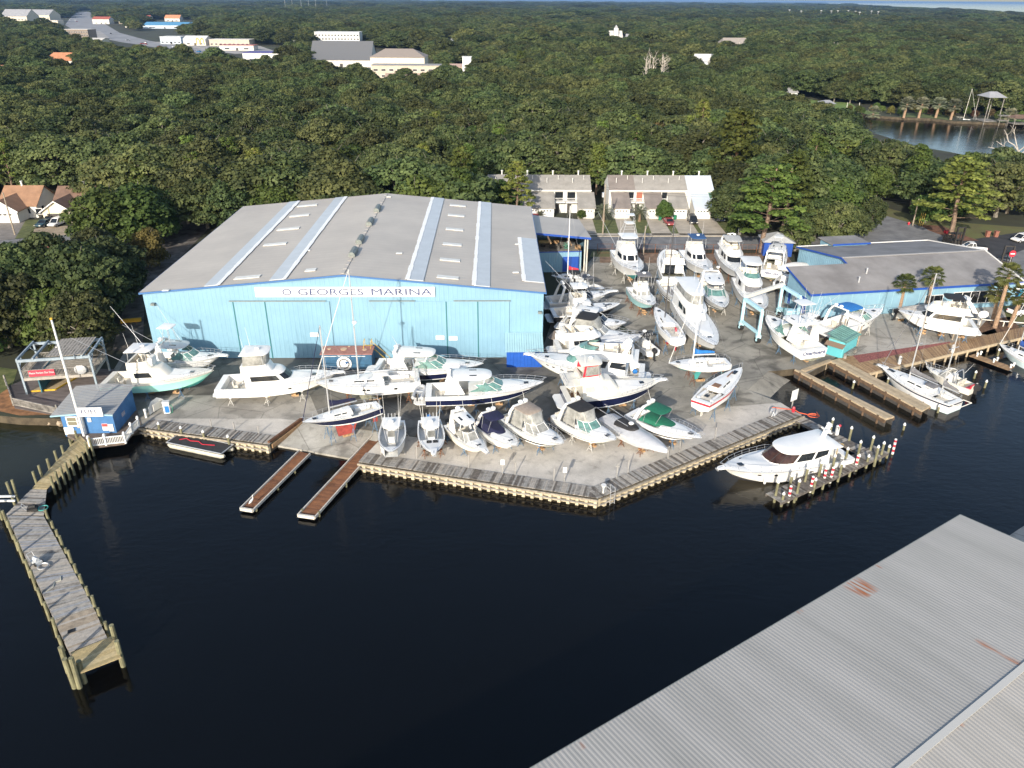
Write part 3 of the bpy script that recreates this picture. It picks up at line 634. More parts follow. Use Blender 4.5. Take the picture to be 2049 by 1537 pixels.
# town houses
def townhouse(k, x0, y0, w, g0, g1, roof, groof, label, last=False, door=GLASS):
    t = T('town_house' if not k else f'town_house.{k:03d}', label, 'town house', (x0, y0, 0), rad(1.2), 'two rows of town houses behind the street')
    F = 5.2
    MB().prism([(0.02, F), (w-.02, F), (w-.02, F+9), (0.02, F+9)], 0, 5.7).build('wall', LAP, t)
    m = MB(); A = [(-.05, F-.4, 5.5), (w+.05, F-.4, 5.5), (w+.05, F+4.5, 8.1), (-.05, F+4.5, 8.1), (w+.05, F+9.4, 5.5), (-.05, F+9.4, 5.5)]
    m.add(A, [(0, 1, 2, 3), (3, 2, 4, 5)]); m.add([(x, y, z-.2) for x, y, z in A], [(3, 2, 1, 0), (5, 4, 2, 3)]); m.bar((-.05, F-.42, 5.4), (w+.05, F-.42, 5.4), .06, .26, 1)
    m.add([(-.02, F, 5.6), (-.02, F+9, 5.6), (-.02, F+4.5, 8.0), (w+.02, F, 5.6), (w+.02, F+9, 5.6), (w+.02, F+4.5, 8.0)], [(0, 2, 1), (3, 4, 5)], 2)
    m.build('roof', [roof, TRIMW, LAP], t)
    MB().prism([(g0, 0), (g1, 0), (g1, F), (g0, F)], 0, 2.5).build('garage', LAP, t)
    m = MB(); m.add([(g0-.25, -.4, 2.5), (g1+.25, -.4, 2.5), (g1+.25, F, 5.0), (g0-.25, F, 5.0), (g0-.25, -.4, 2.3), (g1+.25, -.4, 2.3), (g1+.25, F, 4.8), (g0-.25, F, 4.8)], [(0, 1, 2, 3), (0, 4, 5, 1), (1, 5, 6, 2), (0, 3, 7, 4)])
    m.add([(g0, 0, 2.45), (g0, F, 2.45), (g0, F, 4.8)], [(0, 2, 1)], 1); m.add([(g1, 0, 2.45), (g1, F, 2.45), (g1, F, 4.8)], [(0, 1, 2)], 1); m.build('garage_roof', [groof, LAP], t)
    gd = MB().box(((g0+g1)/2, -.03, 1.08), (2.9, .08, 2.15)).build('garage_door', TRIMW, t)
    m = MB()
    for j in range(4): m.box(((g0+g1)/2-1.05+j*.7, -.09, 1.75), (.4, .04, .25))
    m.build('door_lights', GLASS, gd)
    e0, e1 = (g1, w) if w-g1 > g0 else (0, g0)
    c = (e0+e1)/2; ew = max(1.6, e1-e0-.2)
    MB().box((c, F-.04, 4.0), (min(1.9, ew*.75), .08, 2.)).build('balcony_door', door, t)
    m = MB().box((c, F-.85, 2.85), (ew, 1.6, .22)); bo = m.build('balcony', TRIMW, t)
    m = MB(); m.bar((c-ew/2, F-1.6, 3.85), (c+ew/2, F-1.6, 3.85), .08, .08)
    for j in range(10): m.box((c-ew/2+ew*j/9, F-1.6, 3.4), (.05, .05, .9))
    m.build('railing', TRIMW, bo)
    MB().box((c-.4, F-.04, 1.05), (1., .08, 2.1)).build('front_door', SHADW, t)
    m = MB().cyl((w*.55, F+4.6, 7.6), (w*.55, F+4.6, 8.9), .17, .17, 8); m.cyl((w*.55, F+4.6, 8.9), (w*.55, F+4.6, 9.1), .26, .26, 8); m.build('flue', LAP, t)
    for fx_, fy in ((.3, 2.), (.75, 3.1)): MB().cyl((w*fx_, F+fy, 6.3+fy*.2), (w*fx_, F+fy, 7.3+fy*.3), .08, .08, 6).build('vent_pipe', LAP, t)
gA = G(1222, 437); gB = G(1434, 438); uw = (gB.x-gA.x)/4-.02
REDDR = M('red_brown_door', (.3, .1, .06), .6)
for k, (g0, g1, rf, gf, lb, dr) in enumerate(((.6, 4.4, THR2, THR2, 'brown roofed end town house beside the gap between the two rows', GLASS), (2.1, 5.9, THR, THR2, 'town house with reddish balcony door and brown garage roof', REDDR),
                                  (1.6, 5.4, THR, THR, 'grey roofed town house beside the pale blue roofed end house', GLASS), (.9, 4.7, THR3, THR3, 'end town house with shiny pale blue metal roof', GGLASS))):
    townhouse(k, gA.x+uw*k, gA.y, uw, g0, g1, rf, gf, lb, door=dr)
gA = G(976, 436); gB = G(1185, 436); uw1 = (gB.x-gA.x)/4
for k, (g0, g1, lb) in enumerate(((3., 6.2, 'town house half hidden by the leafy tree behind the shed roof'), (2.2, 6., 'grey roofed town house second from the leafy tree, small panes in its garage door'), (0., 0., ''), (2.9, 6.6, 'end town house of the row that stops beside the pindo palm'))):
    if k == 2:
        townhouse(4+k, gA.x+uw1*k, gA.y, uw1, -.6, 3.2, THR, THR, 'grey roofed town house with a pinkish balcony beside the end house'); continue
    townhouse(4+k, gA.x+uw1*k, gA.y, uw1, g0, g1, THR, THR, lb)
# ---- fuel hut on the quay corner
hp = [G(*q) for q in ((131, 869), (234, 867), (275, 820))]
fh = T('fuel_hut', 'blue timber fuel hut with pale ribbed roof standing over the water', 'hut', hp[0], math.atan2((hp[1]-hp[0]).y, (hp[1]-hp[0]).x))
fw_ = (hp[1]-hp[0]).length; R_ = Matrix.Rotation(-fh.rotation_euler.z, 3, 'Z'); q = R_ @ (hp[2]-hp[1]); fd = q.y; sk = q.x*.35
out = [(0, 0), (fw_, 0), (fw_+sk, fd), (sk, fd)]
m = MB().prism(out, -.3, 2.75); m.build('wall', BLUEW, fh)
m = MB(); n = 18; o = .7
for k in range(n):
    a, c = k/n, (k+.86)/n
    L0 = lambda s, e: (-o+sk*s*1. if e == 0 else fw_+o*.6+sk*s, -o+(fd+1.2*o)*s)
    for s0, s1, dz in ((a, c, .0), (c, (k+1)/n, .05)):
        P = []
        for s, e in ((s0, 0), (s0, 1), (s1, 1), (s1, 0)):
            x, y = L0(s, e); P.append((x, y, 2.85+.5*s+dz))
        mid = [((P[0][0]+P[1][0])/2, P[0][1], P[0][2]+.28), ((P[3][0]+P[2][0])/2, P[3][1], P[3][2]+.28)]
        m.add([P[0], mid[0], P[1], P[2], mid[1], P[3]], [(0, 1, 4, 5), (1, 2, 3, 4)])
m.build('roof', M('light_grey_ribbed_roof', (.38, .38, .37), .5, var=.06, vs=.8), fh)
m = MB(); m.bar((-o, -o-.03, 2.78), (fw_*.5-.1, -o-.03, 3.06), .08, .16); m.bar((fw_*.5-.1, -o-.03, 3.06), (fw_+o*.6, -o-.03, 2.78), .08, .16); m.build('roof_trim', CYANL, fh)
m = MB().box((fw_*.66, -.85, 3.35), (2.9, .12, 1.15)); s_ = m.build('fuel_sign', SIGNW, fh)
text('letters', 'FUEL', .72, NAVYP, s_, (fw_*.66, -.93, 3.4), (rad(90), 0, 0), 1.25)
wx = fw_*.21
m = MB().box((wx, -.06, 1.75), (1.1, .08, 1.05)); w_ = m.build('window', M('hut_window', (.2, .19, .14), .15), fh)
m = MB()
for s in (-1, 1): m.box((wx+s*.58, -.1, 1.75), (.13, .1, 1.3)); m.box((wx, -.1, 1.75+s*.58), (1.1, .1, .13))
m.box((wx, -.11, 1.75), (1.1, .04, .05)); m.build('frame', TRIMW, w_)
for x, z, a, c in ((fw_*.1, .45, 1.1, .95), (fw_*.33, 1.1, .7, .5), (fw_*.54, 1.9, .4, .55), (fw_*.81, .9, .65, .9), (fw_*.92, .8, .55, .95)):
    MB().box((x, -.06, z), (a, .06, c)).build('notice', SIGNW if a != .7 else M('grey_notice', (.4, .35, .3), .7), fh)
MB().box((fw_*.81, -.1, 1.15), (.6, .03, .36)).build('notice', REDP, fh)
MB().box((fw_+sk*.4+.03, fd*.42, 1.3), (.07, .8, .5)).build('notice', M('dull_notice', (.35, .33, .4), .7), fh)
m = MB().box((fw_*.42, -.12, 1.0), (.18, .18, 3.4)); m.build('corner_post', TRIMW, fh)
m = MB()
for x in (.4, fw_*.5, fw_-.4): m.cyl((x, .2, -3), (x, .2, -.3), .16, .16, 7)
m.build('stilt', TIMBER, fh)
# ---- two storey timber viewing deck
dA, dB = G(55, 789), G(196, 779); drz = math.atan2((dB-dA).y, (dB-dA).x)
dk = T('viewing_deck', 'two storey weathered timber deck with open blue grey frame by the fuel hut', 'deck', dA, drz)
dw = (dB-dA).length; q = Matrix.Rotation(-drz, 3, 'Z') @ (G(229, 742)-dA); dd = q.y; DH = HT(196, 779, 715)
BGP = M('blue_grey_painted_timber', (.27, .33, .38), .7, var=.15, vs=2.)
for x in (0, dw):
    for y in (0, dd): MB().box((x, y, DH/2), (.22, .22, DH)).build('post', BGP, dk)
for x in (dw*.33, dw*.66):
    MB().box((x, dd, DH/2), (.18, .18, DH)).build('post', BGP, dk)
m = MB()
for y in (0, dd): m.box((dw/2, y, DH+.1), (dw+.3, .22, .34))
for x in (0, dw, dw*.22, dw*.8, dw*.9): m.box((x, dd/2, DH+.32), (.2, dd+.3, .26))
for s in (0, dw): m.bar((s, .1, DH-.9), (s, 1.2, DH), .1, .12); m.bar((s, dd-.1, DH-.9), (s, dd-1.2, DH), .1, .12)
m.build('beam', BGP, dk)
m = MB()
for k in range(22): m.box((dw*.42+k*.2, dd*.5, DH+.5), (.17, dd+.2, .05), m=k % 2)
m.build('sun_shade_boards', [WOODG, M('greyed_boards', (.36, .33, .29), .9, var=.15, vs=3.)], dk)
m = MB(); FL2 = DH*.5; n = int(dd/.18)
for k in range(n): m.box((dw/2, .1+k*.18, FL2), (dw+.1, .165, .07), m=(k*7) % 3)
m.build('upper_floor', [WOODG, MATS['greyed_boards'], M('sandy_boards', (.4, .35, .28), .9, var=.15, vs=3.)], dk)
m = MB()
m.box((dw/2, 0, FL2-.2), (dw, .16, .36)); m.box((dw, dd/2, FL2-.2), (.16, dd, .36)); m.build('floor_beam', MATS['greyed_boards'], dk)
for nm, a, c in (('railing', (0, 0), (dw, 0)), ('railing', (dw, 0), (dw, dd)), ('railing', (0, 0), (0, dd)), ('railing', (0, dd), (dw, dd))):
    m = MB(); A, B = Vector((*a, FL2)), Vector((*c, FL2)); L = (B-A).length; z = Vector((0, 0, 1))
    m.bar(A+z*1.05, B+z*1.05, .14, .07); m.bar(A+z*.15, B+z*.15, .06, .08)
    for k in range(int(L/.17)): p = A.lerp(B, (k+.5)/int(L/.17)); m.box((p.x, p.y, FL2+.6), (.06, .06, .9))
    m.build(nm, WOODG, dk)
m = MB().box((dw*.29, -.16, FL2+.62), (dw*.36, .05, .85)); bn = m.build('banner', M('red_banner', (.5, .04, .07), .6), dk)
text('letters', 'Please Pardon Our Dust', .38, SIGNW, bn, (dw*.29, -.2, FL2+.68), (rad(90), 0, 0), .78, .01)
m = MB().box((1.7, 3.4, 1.2), (.15, 6.6, 2.4)); m.build('bar_wall', M('dark_teal_boards', (.04, .13, .17), .7, var=.2, vs=2.), dk)
m = MB().prism([(.3, .5), (3.2, .5), (dw*.6, dd*.8), (2.4, dd*.8)], .05, .22); m.build('platform', M('sandy_plywood', (.42, .33, .2), .85, var=.15, vs=1.), dk)
m = MB(); m.bar((.3, .45, .15), (3.2, .45, .15), .08, .24); m.bar((3.25, .5, .15), (dw*.6+.05, dd*.8, .15), .08, .24); m.build('platform_edge', YELP, dk)
m = MB(); m.cyl((dw*.84, -.1, FL2+.1), (dw*.84, -.1, FL2+.5), .05); m.ball((dw*.84, -.25, FL2+.8), .75, 12, 6, sx=1., sz=.9); m.v = [(x, -.35+(y+.35)*.18, z) for x, y, z in m.v]
m.build('satellite_dish', ALU, dk)
# ---- covered slip roof in the near corner
E0 = G(1922, 1029, 6.05); e_ = E0-G(1060, 1537, 6.05); E0.z = 0; crz = math.atan2(e_.y, e_.x)
cs = T('covered_slip_roof', 'broad pale corrugated metal roof over boat slips with rust stains', 'boat shelter', E0, crz)
rm = M('pale_corrugated_roof', (.365, .35, .32), .55, var=.07, vs=.35, c2=(.42, .4, .37), stretch=(1, .15, 1), det=8); nt = rm.node_tree; N = nt.nodes; b = N['Principled BSDF']
src = b.inputs['Base Color'].links[0].from_socket; tc = N.new('ShaderNodeTexCoord'); sp = N.new('ShaderNodeSeparateXYZ'); nt.links.new(tc.outputs['Object'], sp.inputs[0])
def math_(op, a, b_=None, c=None):
    n = N.new('ShaderNodeMath'); n.operation = op
    for i, k in enumerate((a, b_, c)):
        if k is None: continue
        if isinstance(k, (int, float)): n.inputs[i].default_value = k
        else: nt.links.new(k, n.inputs[i])
    return n.outputs[0]
nz = N.new('ShaderNodeTexNoise'); nz.inputs['Scale'].default_value = 1.; nz.inputs['Detail'].default_value = 4
mp = N.new('ShaderNodeMapping'); mp.inputs['Scale'].default_value = (3.4, .35, 1); nt.links.new(tc.outputs['Object'], mp.inputs[0]); nt.links.new(mp.outputs[0], nz.inputs['Vector'])
streak = N.new('ShaderNodeMapRange'); streak.inputs['From Min'].default_value = .42; streak.inputs['From Max'].default_value = .62; nt.links.new(nz.outputs['Fac'], streak.inputs['Value'])
tot = None
def local_px(px, py, z=6.4):
    g = G(px, py, z)-E0; return (g.x*math.cos(crz)+g.y*math.sin(crz), -g.x*math.sin(crz)+g.y*math.cos(crz))
for (px0, py0), (px1, py1), hw, st_ in (((1694, 1158), (1755, 1182), 1.1, 1.3), ((1945, 1288), (2049, 1348), .35, .9), ((1900, 1480), (1925, 1445), .5, .5), ((1590, 1216), (1610, 1212), .3, .9), ((1155, 1482), (1170, 1488), .25, .8), ((1758, 1125), (1764, 1128), .2, .9)):
    (u0, v0), (u1, v1) = local_px(px0, py0), local_px(px1, py1); cu, lo_, hi_ = (u0+u1)/2, min(v0, v1), max(v0, v1)
    a = math_('SUBTRACT', sp.outputs[0], cu); a = math_('DIVIDE', a, hw); a = math_('MULTIPLY', a, a); a = math_('SUBTRACT', 1., a); a = math_('MAXIMUM', a, 0.)
    c = math_('SUBTRACT', sp.outputs[1], (lo_+hi_)/2); c = math_('DIVIDE', c, max(.3, (hi_-lo_)/2)); c = math_('MULTIPLY', c, c); c = math_('SUBTRACT', 1., c); c = math_('MAXIMUM', c, 0.); c = math_('POWER', c, .5)
    k = math_('MULTIPLY', a, c); k = math_('MULTIPLY', k, st_); tot = k if tot is None else math_('MAXIMUM', tot, k)
fac = math_('MULTIPLY', tot, streak.outputs[0]); fac = math_('MINIMUM', fac, 1.)
mx = N.new('ShaderNodeMix'); mx.data_type = 'RGBA'; nt.links.new(fac, mx.inputs[0]); nt.links.new(src, mx.inputs[6]); mx.inputs[7].default_value = (.36, .1, .012, 1); nt.links.new(mx.outputs[2], b.inputs['Base Color'])
per = .3; CL = 78.; HW = 12.1
def corr(y0, y1, z0, z1):
    n = int(CL/per); P = []; F = []
    for i in range(n):
        x = -CL+CL*i/n; w = CL/n
        for dx, dz in ((0, 0), (.3, 0), (.5, .011), (.8, .011)):
            P += [(x+w*dx, y0, z0+dz), (x+w*dx, y1, z1+dz)]
    P += [(0, y0, z0), (0, y1, z1)]
    k = len(P)//2
    return P, [(2*i, 2*i+1, 2*i+3, 2*i+2) for i in range(k-1)]
P, F = corr(0, -HW, 6.0, 7.0); P2, F2 = corr(-HW, -2*HW, 7.0, 6.0)
m = MB().add(P, [f[::-1] for f in F]).add(P2, [f[::-1] for f in F2]); m.build('roof', rm, cs)
m = MB(); m.box((-CL/2, -HW, 7.05), (CL, .42, .04)); m.build('ridge_cap', M('pale_ridge_cap', (.5, .49, .46), .5), cs)
m = MB(); m.bar((-CL, .02, 5.9), (0, .02, 5.9), .06, .22); m.bar((.03, 0, 5.9), (.03, -HW, 6.9), .06, .22); m.bar((.03, -HW, 6.9), (.03, -2*HW, 5.9), .06, .22); m.build('eaves_beam', RIBM, cs)
for k in range(9):
    for y in (-.5, -HW, -2*HW+.5): MB().cyl((-1-k*9.5, y, -4), (-1-k*9.5, y, 5.95 if y != -HW else 6.95), .17, .17, 7).build('post', TIMBER, cs)
# dock piece beyond it at the frame edge
g0 = G(2002, 1083, .25); u_ = Vector((math.cos(crz), math.sin(crz), 0)); v_ = Vector((u_.y, -u_.x, 0)); g = [g0, g0+u_*20, g0+u_*20+v_*5, g0+v_*5]
tag(MB().prism([(p.x, p.y) for p in g], .0, .25).build('concrete_dock', CONC), 'grey concrete dock end showing beyond the pale corrugated roof', 'dock')
# ---- small teal tool shed by the slip
ta, tb, tcc = G(1658, 706), G(1684, 718), G(1711, 701)
trz = math.atan2((tcc-tb).y, (tcc-tb).x)
ts = T('tool_shed', 'small turquoise tool shed with green sheet roof beside the boat slip', 'shed', tb, trz)
tw_, td_ = (tcc-tb).length, (ta-tb).length
MB().prism([(0, 0), (tw_, 0), (tw_, td_), (0, td_)], 0, 2.5).build('wall', M('turquoise_boards', (.13, .48, .52), .6, var=.08, vs=1.5), ts)
m = MB()
for k in range(8):
    x0, x1 = -.3+(tw_+.6)*k/8, -.3+(tw_+.6)*(k+.85)/8; m.add([(x0, -.35, 2.55), (x1, -.35, 2.55), (x1, td_+.3, 3.2), (x0, td_+.3, 3.2), (x1+.03, -.35, 2.6), (x1+.03, td_+.3, 3.25)], [(0, 1, 2, 3), (1, 4, 5, 2)])
m.box((tw_/2, td_/2, 2.6), (tw_, td_, .25)); m.build('roof', M('green_sheet_roof', (.12, .25, .22), .5, var=.2, vs=1.), ts)
m = MB().add([(-.03, -.2, 2.2), (-.03, td_+.2, 2.2), (-.9, td_+.2, 1.75), (-.9, -.2, 1.75)], [(0, 1, 2, 3)]); m.build('awning', M('brown_sheet', (.2, .14, .1), .7), ts)
MB().box((-.04, td_/2, .85), (.07, td_*.8, 1.6)).build('door', M('turquoise_door', (.1, .42, .48), .6), ts)
m = MB().box((tw_/2, -.35, .75), (tw_*.9, .5, .06)); m.box((.2, -.35, .37), (.08, .4, .72)); m.box((tw_*.8, -.35, .37), (.08, .4, .72)); m.build('bench', WOODG, ts)
# ---- blue store with hipped white roof behind the yard
p = G(1526, 512); sb = T('paint_store', 'dark blue hut with pale hipped roof by the yard fence', 'hut', p, rad(-6))
MB().prism([(0, 0), (5.6, 0), (5.6, 5), (0, 5)], 0, 2.9).build('wall', BLUET, sb)
m = MB(); o = .4; m.add([(-o, -o, 2.85), (5.6+o, -o, 2.85), (5.6+o, 5+o, 2.85), (-o, 5+o, 2.85), (2.8, 2.2, 4.3), (2.8, 2.8, 4.3)], [(0, 1, 4), (1, 2, 5, 4), (2, 3, 5), (3, 0, 4, 5)])
m.build('roof', M('pale_grey_roof', (.42, .43, .44), .6, var=.08, vs=.8), sb)
MB().box((1.7, -.05, 1.2), (1.1, .08, 2.2)).build('door', NAVYP, sb)
# ---- blue container with rusty top against the shed, yellow stair
p = WMi @ Vector((fx(640), -4.2, 0)); ct = T('wash_tank', 'dark blue steel tank with rust red top and white roundel', 'tank', p, WRZ)
cw = 6.9; BLT = M('tank_blue_paint', (.035, .11, .2), .55, var=.2, vs=1.5)
m = MB(); ribwall((0, 0), (cw, 0), .15, lambda s: 2.45, 3.4, .05, m); m.prism([(.0, .06), (cw, .06), (cw, 2.6), (0, 2.6)], .15, 2.4); m.build('tank_body', BLT, ct)
m = MB().prism([(-.1, -.1), (cw+.1, -.1), (cw+.1, 2.7), (-.1, 2.7)], 2.42, 2.55); m.build('tank_top', M('rust_red_top', (.33, .15, .12), .8, var=.15, vs=2.), ct)
m = MB()
for x, y, r in ((.9, 1.6, .28), (2.9, 1.5, .45), (5.8, 1.3, .3), (3.5, 2.4, .16)): m.cyl((x, y, 2.55), (x, y, 2.62), r, r, 12)
m.build('hatch', M('tan_hatch', (.5, .36, .24), .7), ct)
lg = MB().cyl((3.1, -.12, 1.1), (3.1, -.08, 1.1), 1.02, 1.02, 28).build('roundel', SIGNW, ct)
m = MB()
for k in range(22):
    if k in (14, 15): continue
    a0, a1 = 6.283*k/22, 6.283*(k+1)/22
    for_ = [(3.1+r*math.cos(a), -.14, 1.1+r*math.sin(a)) for a in (a0, a1) for r in (.6, .72)]; m.add(for_, [(0, 2, 3, 1), (1, 3, 2, 0)])
m.build('ring', DARK, lg)
m = MB().add([(3.15, -.15, 1.42), (3.85, -.15, 1.4), (3.15, -.15, .78), (3.4, -.15, 1.18)], [(0, 1, 3), (3, 1, 2), (3, 1, 0), (2, 1, 3)]); m.build('arrow', BLUC, lg)
text('letters', 'Welcome', .42, SIGNW, ct, (3.1, -.1, 2.2), (rad(90), 0, 0), 1., .01)
m = MB().box((1.2, -.08, 2.18), (1.9, .03, .08)); m.box((5.1, -.08, 2.18), (1.9, .03, .08)); m.build('white_stripe', SIGNW, ct)
p = WMi @ Vector((fx(722), -3.8, 0)); sr = T('yellow_stair', 'yellow steel access stair with handrails beside the blue tank', 'stair', p, WRZ)
m = MB()
for k in range(8): m.box((.5, .2+k*.2, .3+k*.28), (.9, .22, .05))
m.build('tread', YELP, sr)
m = MB()
for s in (0, 1.): m.bar((s, 0, .1), (s, 1.8, 2.5), .06, .16)
m.bar((1., 2, 2.5), (3.4, 2, .1), .16, .06); m.box((.5, 2.2, 2.5), (1.1, .9, .06)); m.build('stringer', YELP, sr)
m = MB()
for s in (0, 1.): m.tube([(s, 0, .1), (s, 0, 1.1), (s, 1.8, 3.5), (s, 2.6, 3.5), (s, 2.6, 0)], .035)
m.tube([(1., 1.8, 3.5), (3.4, 1.8, 1.1), (3.4, 1.8, 0)], .035); m.build('handrail', YELP, sr)
# ================================================================ BOATS
class Boat:
    """local frame: x from the transom (0) to the stem (L), y to port, z up, keel line at z = 0"""
    def __init__(s, name, label, cat, bow, stern, kz=.55, hs=1.7, hb=2.6, B=None, fr=(0, .14, .8, 1), cols=None, bottom=BOTBLK, tc=.42, tw=.9, t0=.42, e=2.1, rake=1.5, flare=.9, dead=.35, floor=.75,
                 water=False, group='boats laid up in the yard', deckm=WHITE, cockm=None, keelrise=.5, transom=0., rz=0, stand=True, Lfix=None, rr=1.):
        base = WZ-kz if water else 0.
        if water: kz = -kz; zg = WZ
        else: zg = 0.
        Bw, St = G(*bow, zg+kz+hb), G(*stern, zg+kz+hs)
        v = Vector((Bw.x-St.x, Bw.y-St.y)); L = v.length
        if Lfix: L = Lfix
        s.L = L; s.a = math.atan2(v.y, v.x); s.hs, s.hb = hs, hb; s.B = B or L*.29; s.tc = tc; s.name = name
        s.water = water; s.kz = kz; s.zg = zg
        s.o = Vector((St.x, St.y, zg+kz)); s.bow = Bw
        s.root = T(name, label, cat, s.o, s.a, group); s.lab = label
        s.tw, s.t0, s.e, s.rake, s.flare, s.dead, s.kr = tw, t0, e, rake, flare, dead, keelrise
        s.fr = fr; cols = cols or [WHITE]*(len(fr)-1)
        mats = [bottom]+list(dict.fromkeys(cols)); n = 22; R = []
        ts = [i/n for i in range(n)]+[.975, 1.]
        for t in ts:
            row = [s.pt(t, f, 1) for f in reversed(fr)]+[s.kp(t)]+[s.pt(t, f, -1) for f in fr]; R.append(row)
        m = MB(); k = len(fr); nr = len(R[0]); base_ = len(m.v); m.v += [tuple(p) for r in R for p in r]
        for j in range(len(R)-1):
            for i in range(nr-1):
                a = j*nr+i; m.f.append((a, a+nr, a+nr+1, a+1))
                q = i if i < k else nr-2-i           # 0 = top strake ... k-1 = bottom
                m.m.append(0 if q >= k-1 else mats.index(cols[k-2-q]))
        for i in range(k): m.f.append((i, i+1, nr-2-i, nr-1-i) if i < k-1 else (i, i+1, nr-1-i)); m.m.append(0 if i == k-1 else mats.index(cols[k-2-i]))
        s.hull = m.build('hull', mats, s.root, smooth=True)
        # deck forward, coaming, recessed cockpit
        m = MB(); D = []
        tt = [tc+(1-tc)*i/12 for i in range(12)]+[.985]
        for t in tt:
            h = s.hw(t)-.03; z = s.sh(t)+.01; D.append([(s.x(t, 1), h*q, z+.10*(1-q*q)*min(1, h)) for q in (-1, -.5, 0, .5, 1)])
        m.loft(D, cap0=False, cap1=False, closed=False)
        m.f = [f[::-1] for f in m.f]
        s.deck = m.build('deck', deckm, s.root, smooth=True)
        cw = .22 if L > 9 else .16; s.cw = cw; zf = floor; s.floor = zf
        if tc > .06:
            m = MB(); A = []; tl = [.0, .02]+[.02+(tc-.02)*i/6 for i in range(1, 7)]
            for t in tl:
                h = s.hw(t); z = s.sh(t)+.01
                if t < .02: A.append([(s.x(t, 1), h*q, z) for q in (1, .9, 0, -.9, -1)]); continue
                A.append([(s.x(t, 1), h, z), (s.x(t, 1), h-cw, z), None, (s.x(t, 1), -h+cw, z), (s.x(t, 1), -h, z)])
            tr = .035
            for sgn in (1, -1):
                Rg = [[(s.x(t, 1), sgn*(s.hw(t)-.01), s.sh(t)+.012), (s.x(t, 1), sgn*(s.hw(t)-cw), s.sh(t)+.012), (s.x(t, 1), sgn*(s.hw(t)-cw), zf)] for t in [tr]+[tr+(tc+.02-tr)*i/6 for i in range(1, 7)]]
                q = MB().loft(Rg, False, False, closed=False)
                if sgn < 0: q.f = [f[::-1] for f in q.f]
                m.add(q.v, q.f)
            h0 = s.hw(.0)-.01; x1 = s.x(tr, 1)
            z0 = s.sh(0)+.012
            m.add([(.0, h0, z0), (x1+cw, s.hw(tr)-.01, z0), (x1+cw, -s.hw(tr)+.01, z0), (.0, -h0, z0), (x1+cw, s.hw(tr)-cw, zf), (x1+cw, -s.hw(tr)+cw, zf)], [(0, 3, 2, 1), (1, 2, 5, 4)])
            m.build('cockpit_coaming', deckm, s.root)
            m = MB(); Rg = [[(s.x(t, 1), (s.hw(t)-cw+.02)*q, zf) for q in (-1, 1)] for t in [.02+(tc+.03-.02)*i/6 for i in range(7)]]
            m.loft(Rg, False, False, closed=False); m.f = [f[::-1] for f in m.f]; m.build('cockpit_sole', cockm or VINYL, s.root)
        if not water and stand: STANDS.append(s)
    def hw(s, t):
        h = s.B/2*(s.tw+(1-s.tw)*math.sin(min(1, t/.45)*math.pi/2))
        if t > s.t0: h *= max(0., 1-((t-s.t0)/(1-s.t0))**s.e)**.72
        return h
    def sh(s, t): return s.hs+(s.hb-s.hs)*t**1.7
    def kzz(s, t): return s.kr*s.hb*max(0, (t-.6)/.4)**2.2
    def ck(s, t):
        "chine half-beam and height"
        k = s.kzz(t); return s.hw(t)*(.93-.42*max(0, t-.35)**1.2/.6), k+(s.sh(t)-k)*(s.dead*(.75+.35*t))
    def x(s, t, f): return t*s.L-(1-f)*s.rake*max(0, (t-.35)/.65)**2
    def pt(s, t, f, sg):
        b, z = s.ck(t); h = s.hw(t); fl = 1+s.flare*max(0, (t-.3)/.7)
        return Vector((s.x(t, .35+.65*f), sg*(b+(h-b)*f**fl), z+(s.sh(t)-z)*f))
    def kp(s, t): return Vector((s.x(t, 0), 0, s.kzz(t)))
    def W(s, p): return Matrix.Translation(s.o) @ Matrix.Rotation(s.a, 4, 'Z') @ Vector(p)
    # ---- building blocks, x given as a fraction of L
    def ring(s, z, xb, xf, wb, wf, r=.4, K=7):
        xb, xf = xb*s.L, xf*s.L; l = (xf-xb)*r; P = []
        for i in range(4): q = i/4; P.append((xb+(xf-l-xb)*q, wb+(wf-wb)*q))
        for i in range(K): a = math.pi/2*i/(K-1); P.append((xf-l+l*math.sin(a), wf*math.cos(a)**.62 if i < K-1 else 0))
        P = P+[(x, -y) for x, y in P[-2::-1]]
        return [(x, y, z) for x, y in P]
    def solid(s, name, mat, rings, parent=None, cap0=False):
        R = [s.ring(*r) for r in rings]; m = MB(); m.loft([r[::-1] for r in R], cap0, True); return m.build(name, mat, parent or s.root, smooth=True)
    def band(s, name, mat, r0, r1, fa, fb, ua, ub, parent=None, off=.025, n=None):
        "glass laid on the face between two rings, from u = ua to ub (0 = starboard back ... 1 = port back, .5 = bow); fa, fb may be (start, end)"
        A, C = s.ring(*r0), s.ring(*r1); k = len(A)-1; cx = sum(p[0] for p in A)/len(A)
        def at(R, u):
            x = u*k; i = min(int(x), k-1); f = x-i; return Vector(R[i]).lerp(Vector(R[i+1]), f)
        us = sorted({ua, ub} | {i/k for i in range(k+1) if ua+.004 < i/k < ub-.004}); n = len(us)-1; m = MB(); P = []
        for u in us:
            q = (u-ua)/(ub-ua); f0 = fa[0]+(fa[1]-fa[0])*q if isinstance(fa, tuple) else fa; f1 = fb[0]+(fb[1]-fb[0])*q if isinstance(fb, tuple) else fb
            a, c = at(A, u), at(C, u); t = (at(A, min(1, u+.01))-at(A, max(0, u-.01))).normalized(); up = (c-a).normalized(); nn = t.cross(up)
            mid = Vector((cx, 0, a.z)); nn = nn if nn.dot(a-mid) > 0 else -nn
            P += [a.lerp(c, f0)+nn*off, a.lerp(c, f1)+nn*off]
        F = [(2*i, 2*i+2, 2*i+3, 2*i+1) for i in range(n)]
        a, b_, c = (Vector(P[j]) for j in F[0][:3]); nn = (b_-a).cross(c-a)
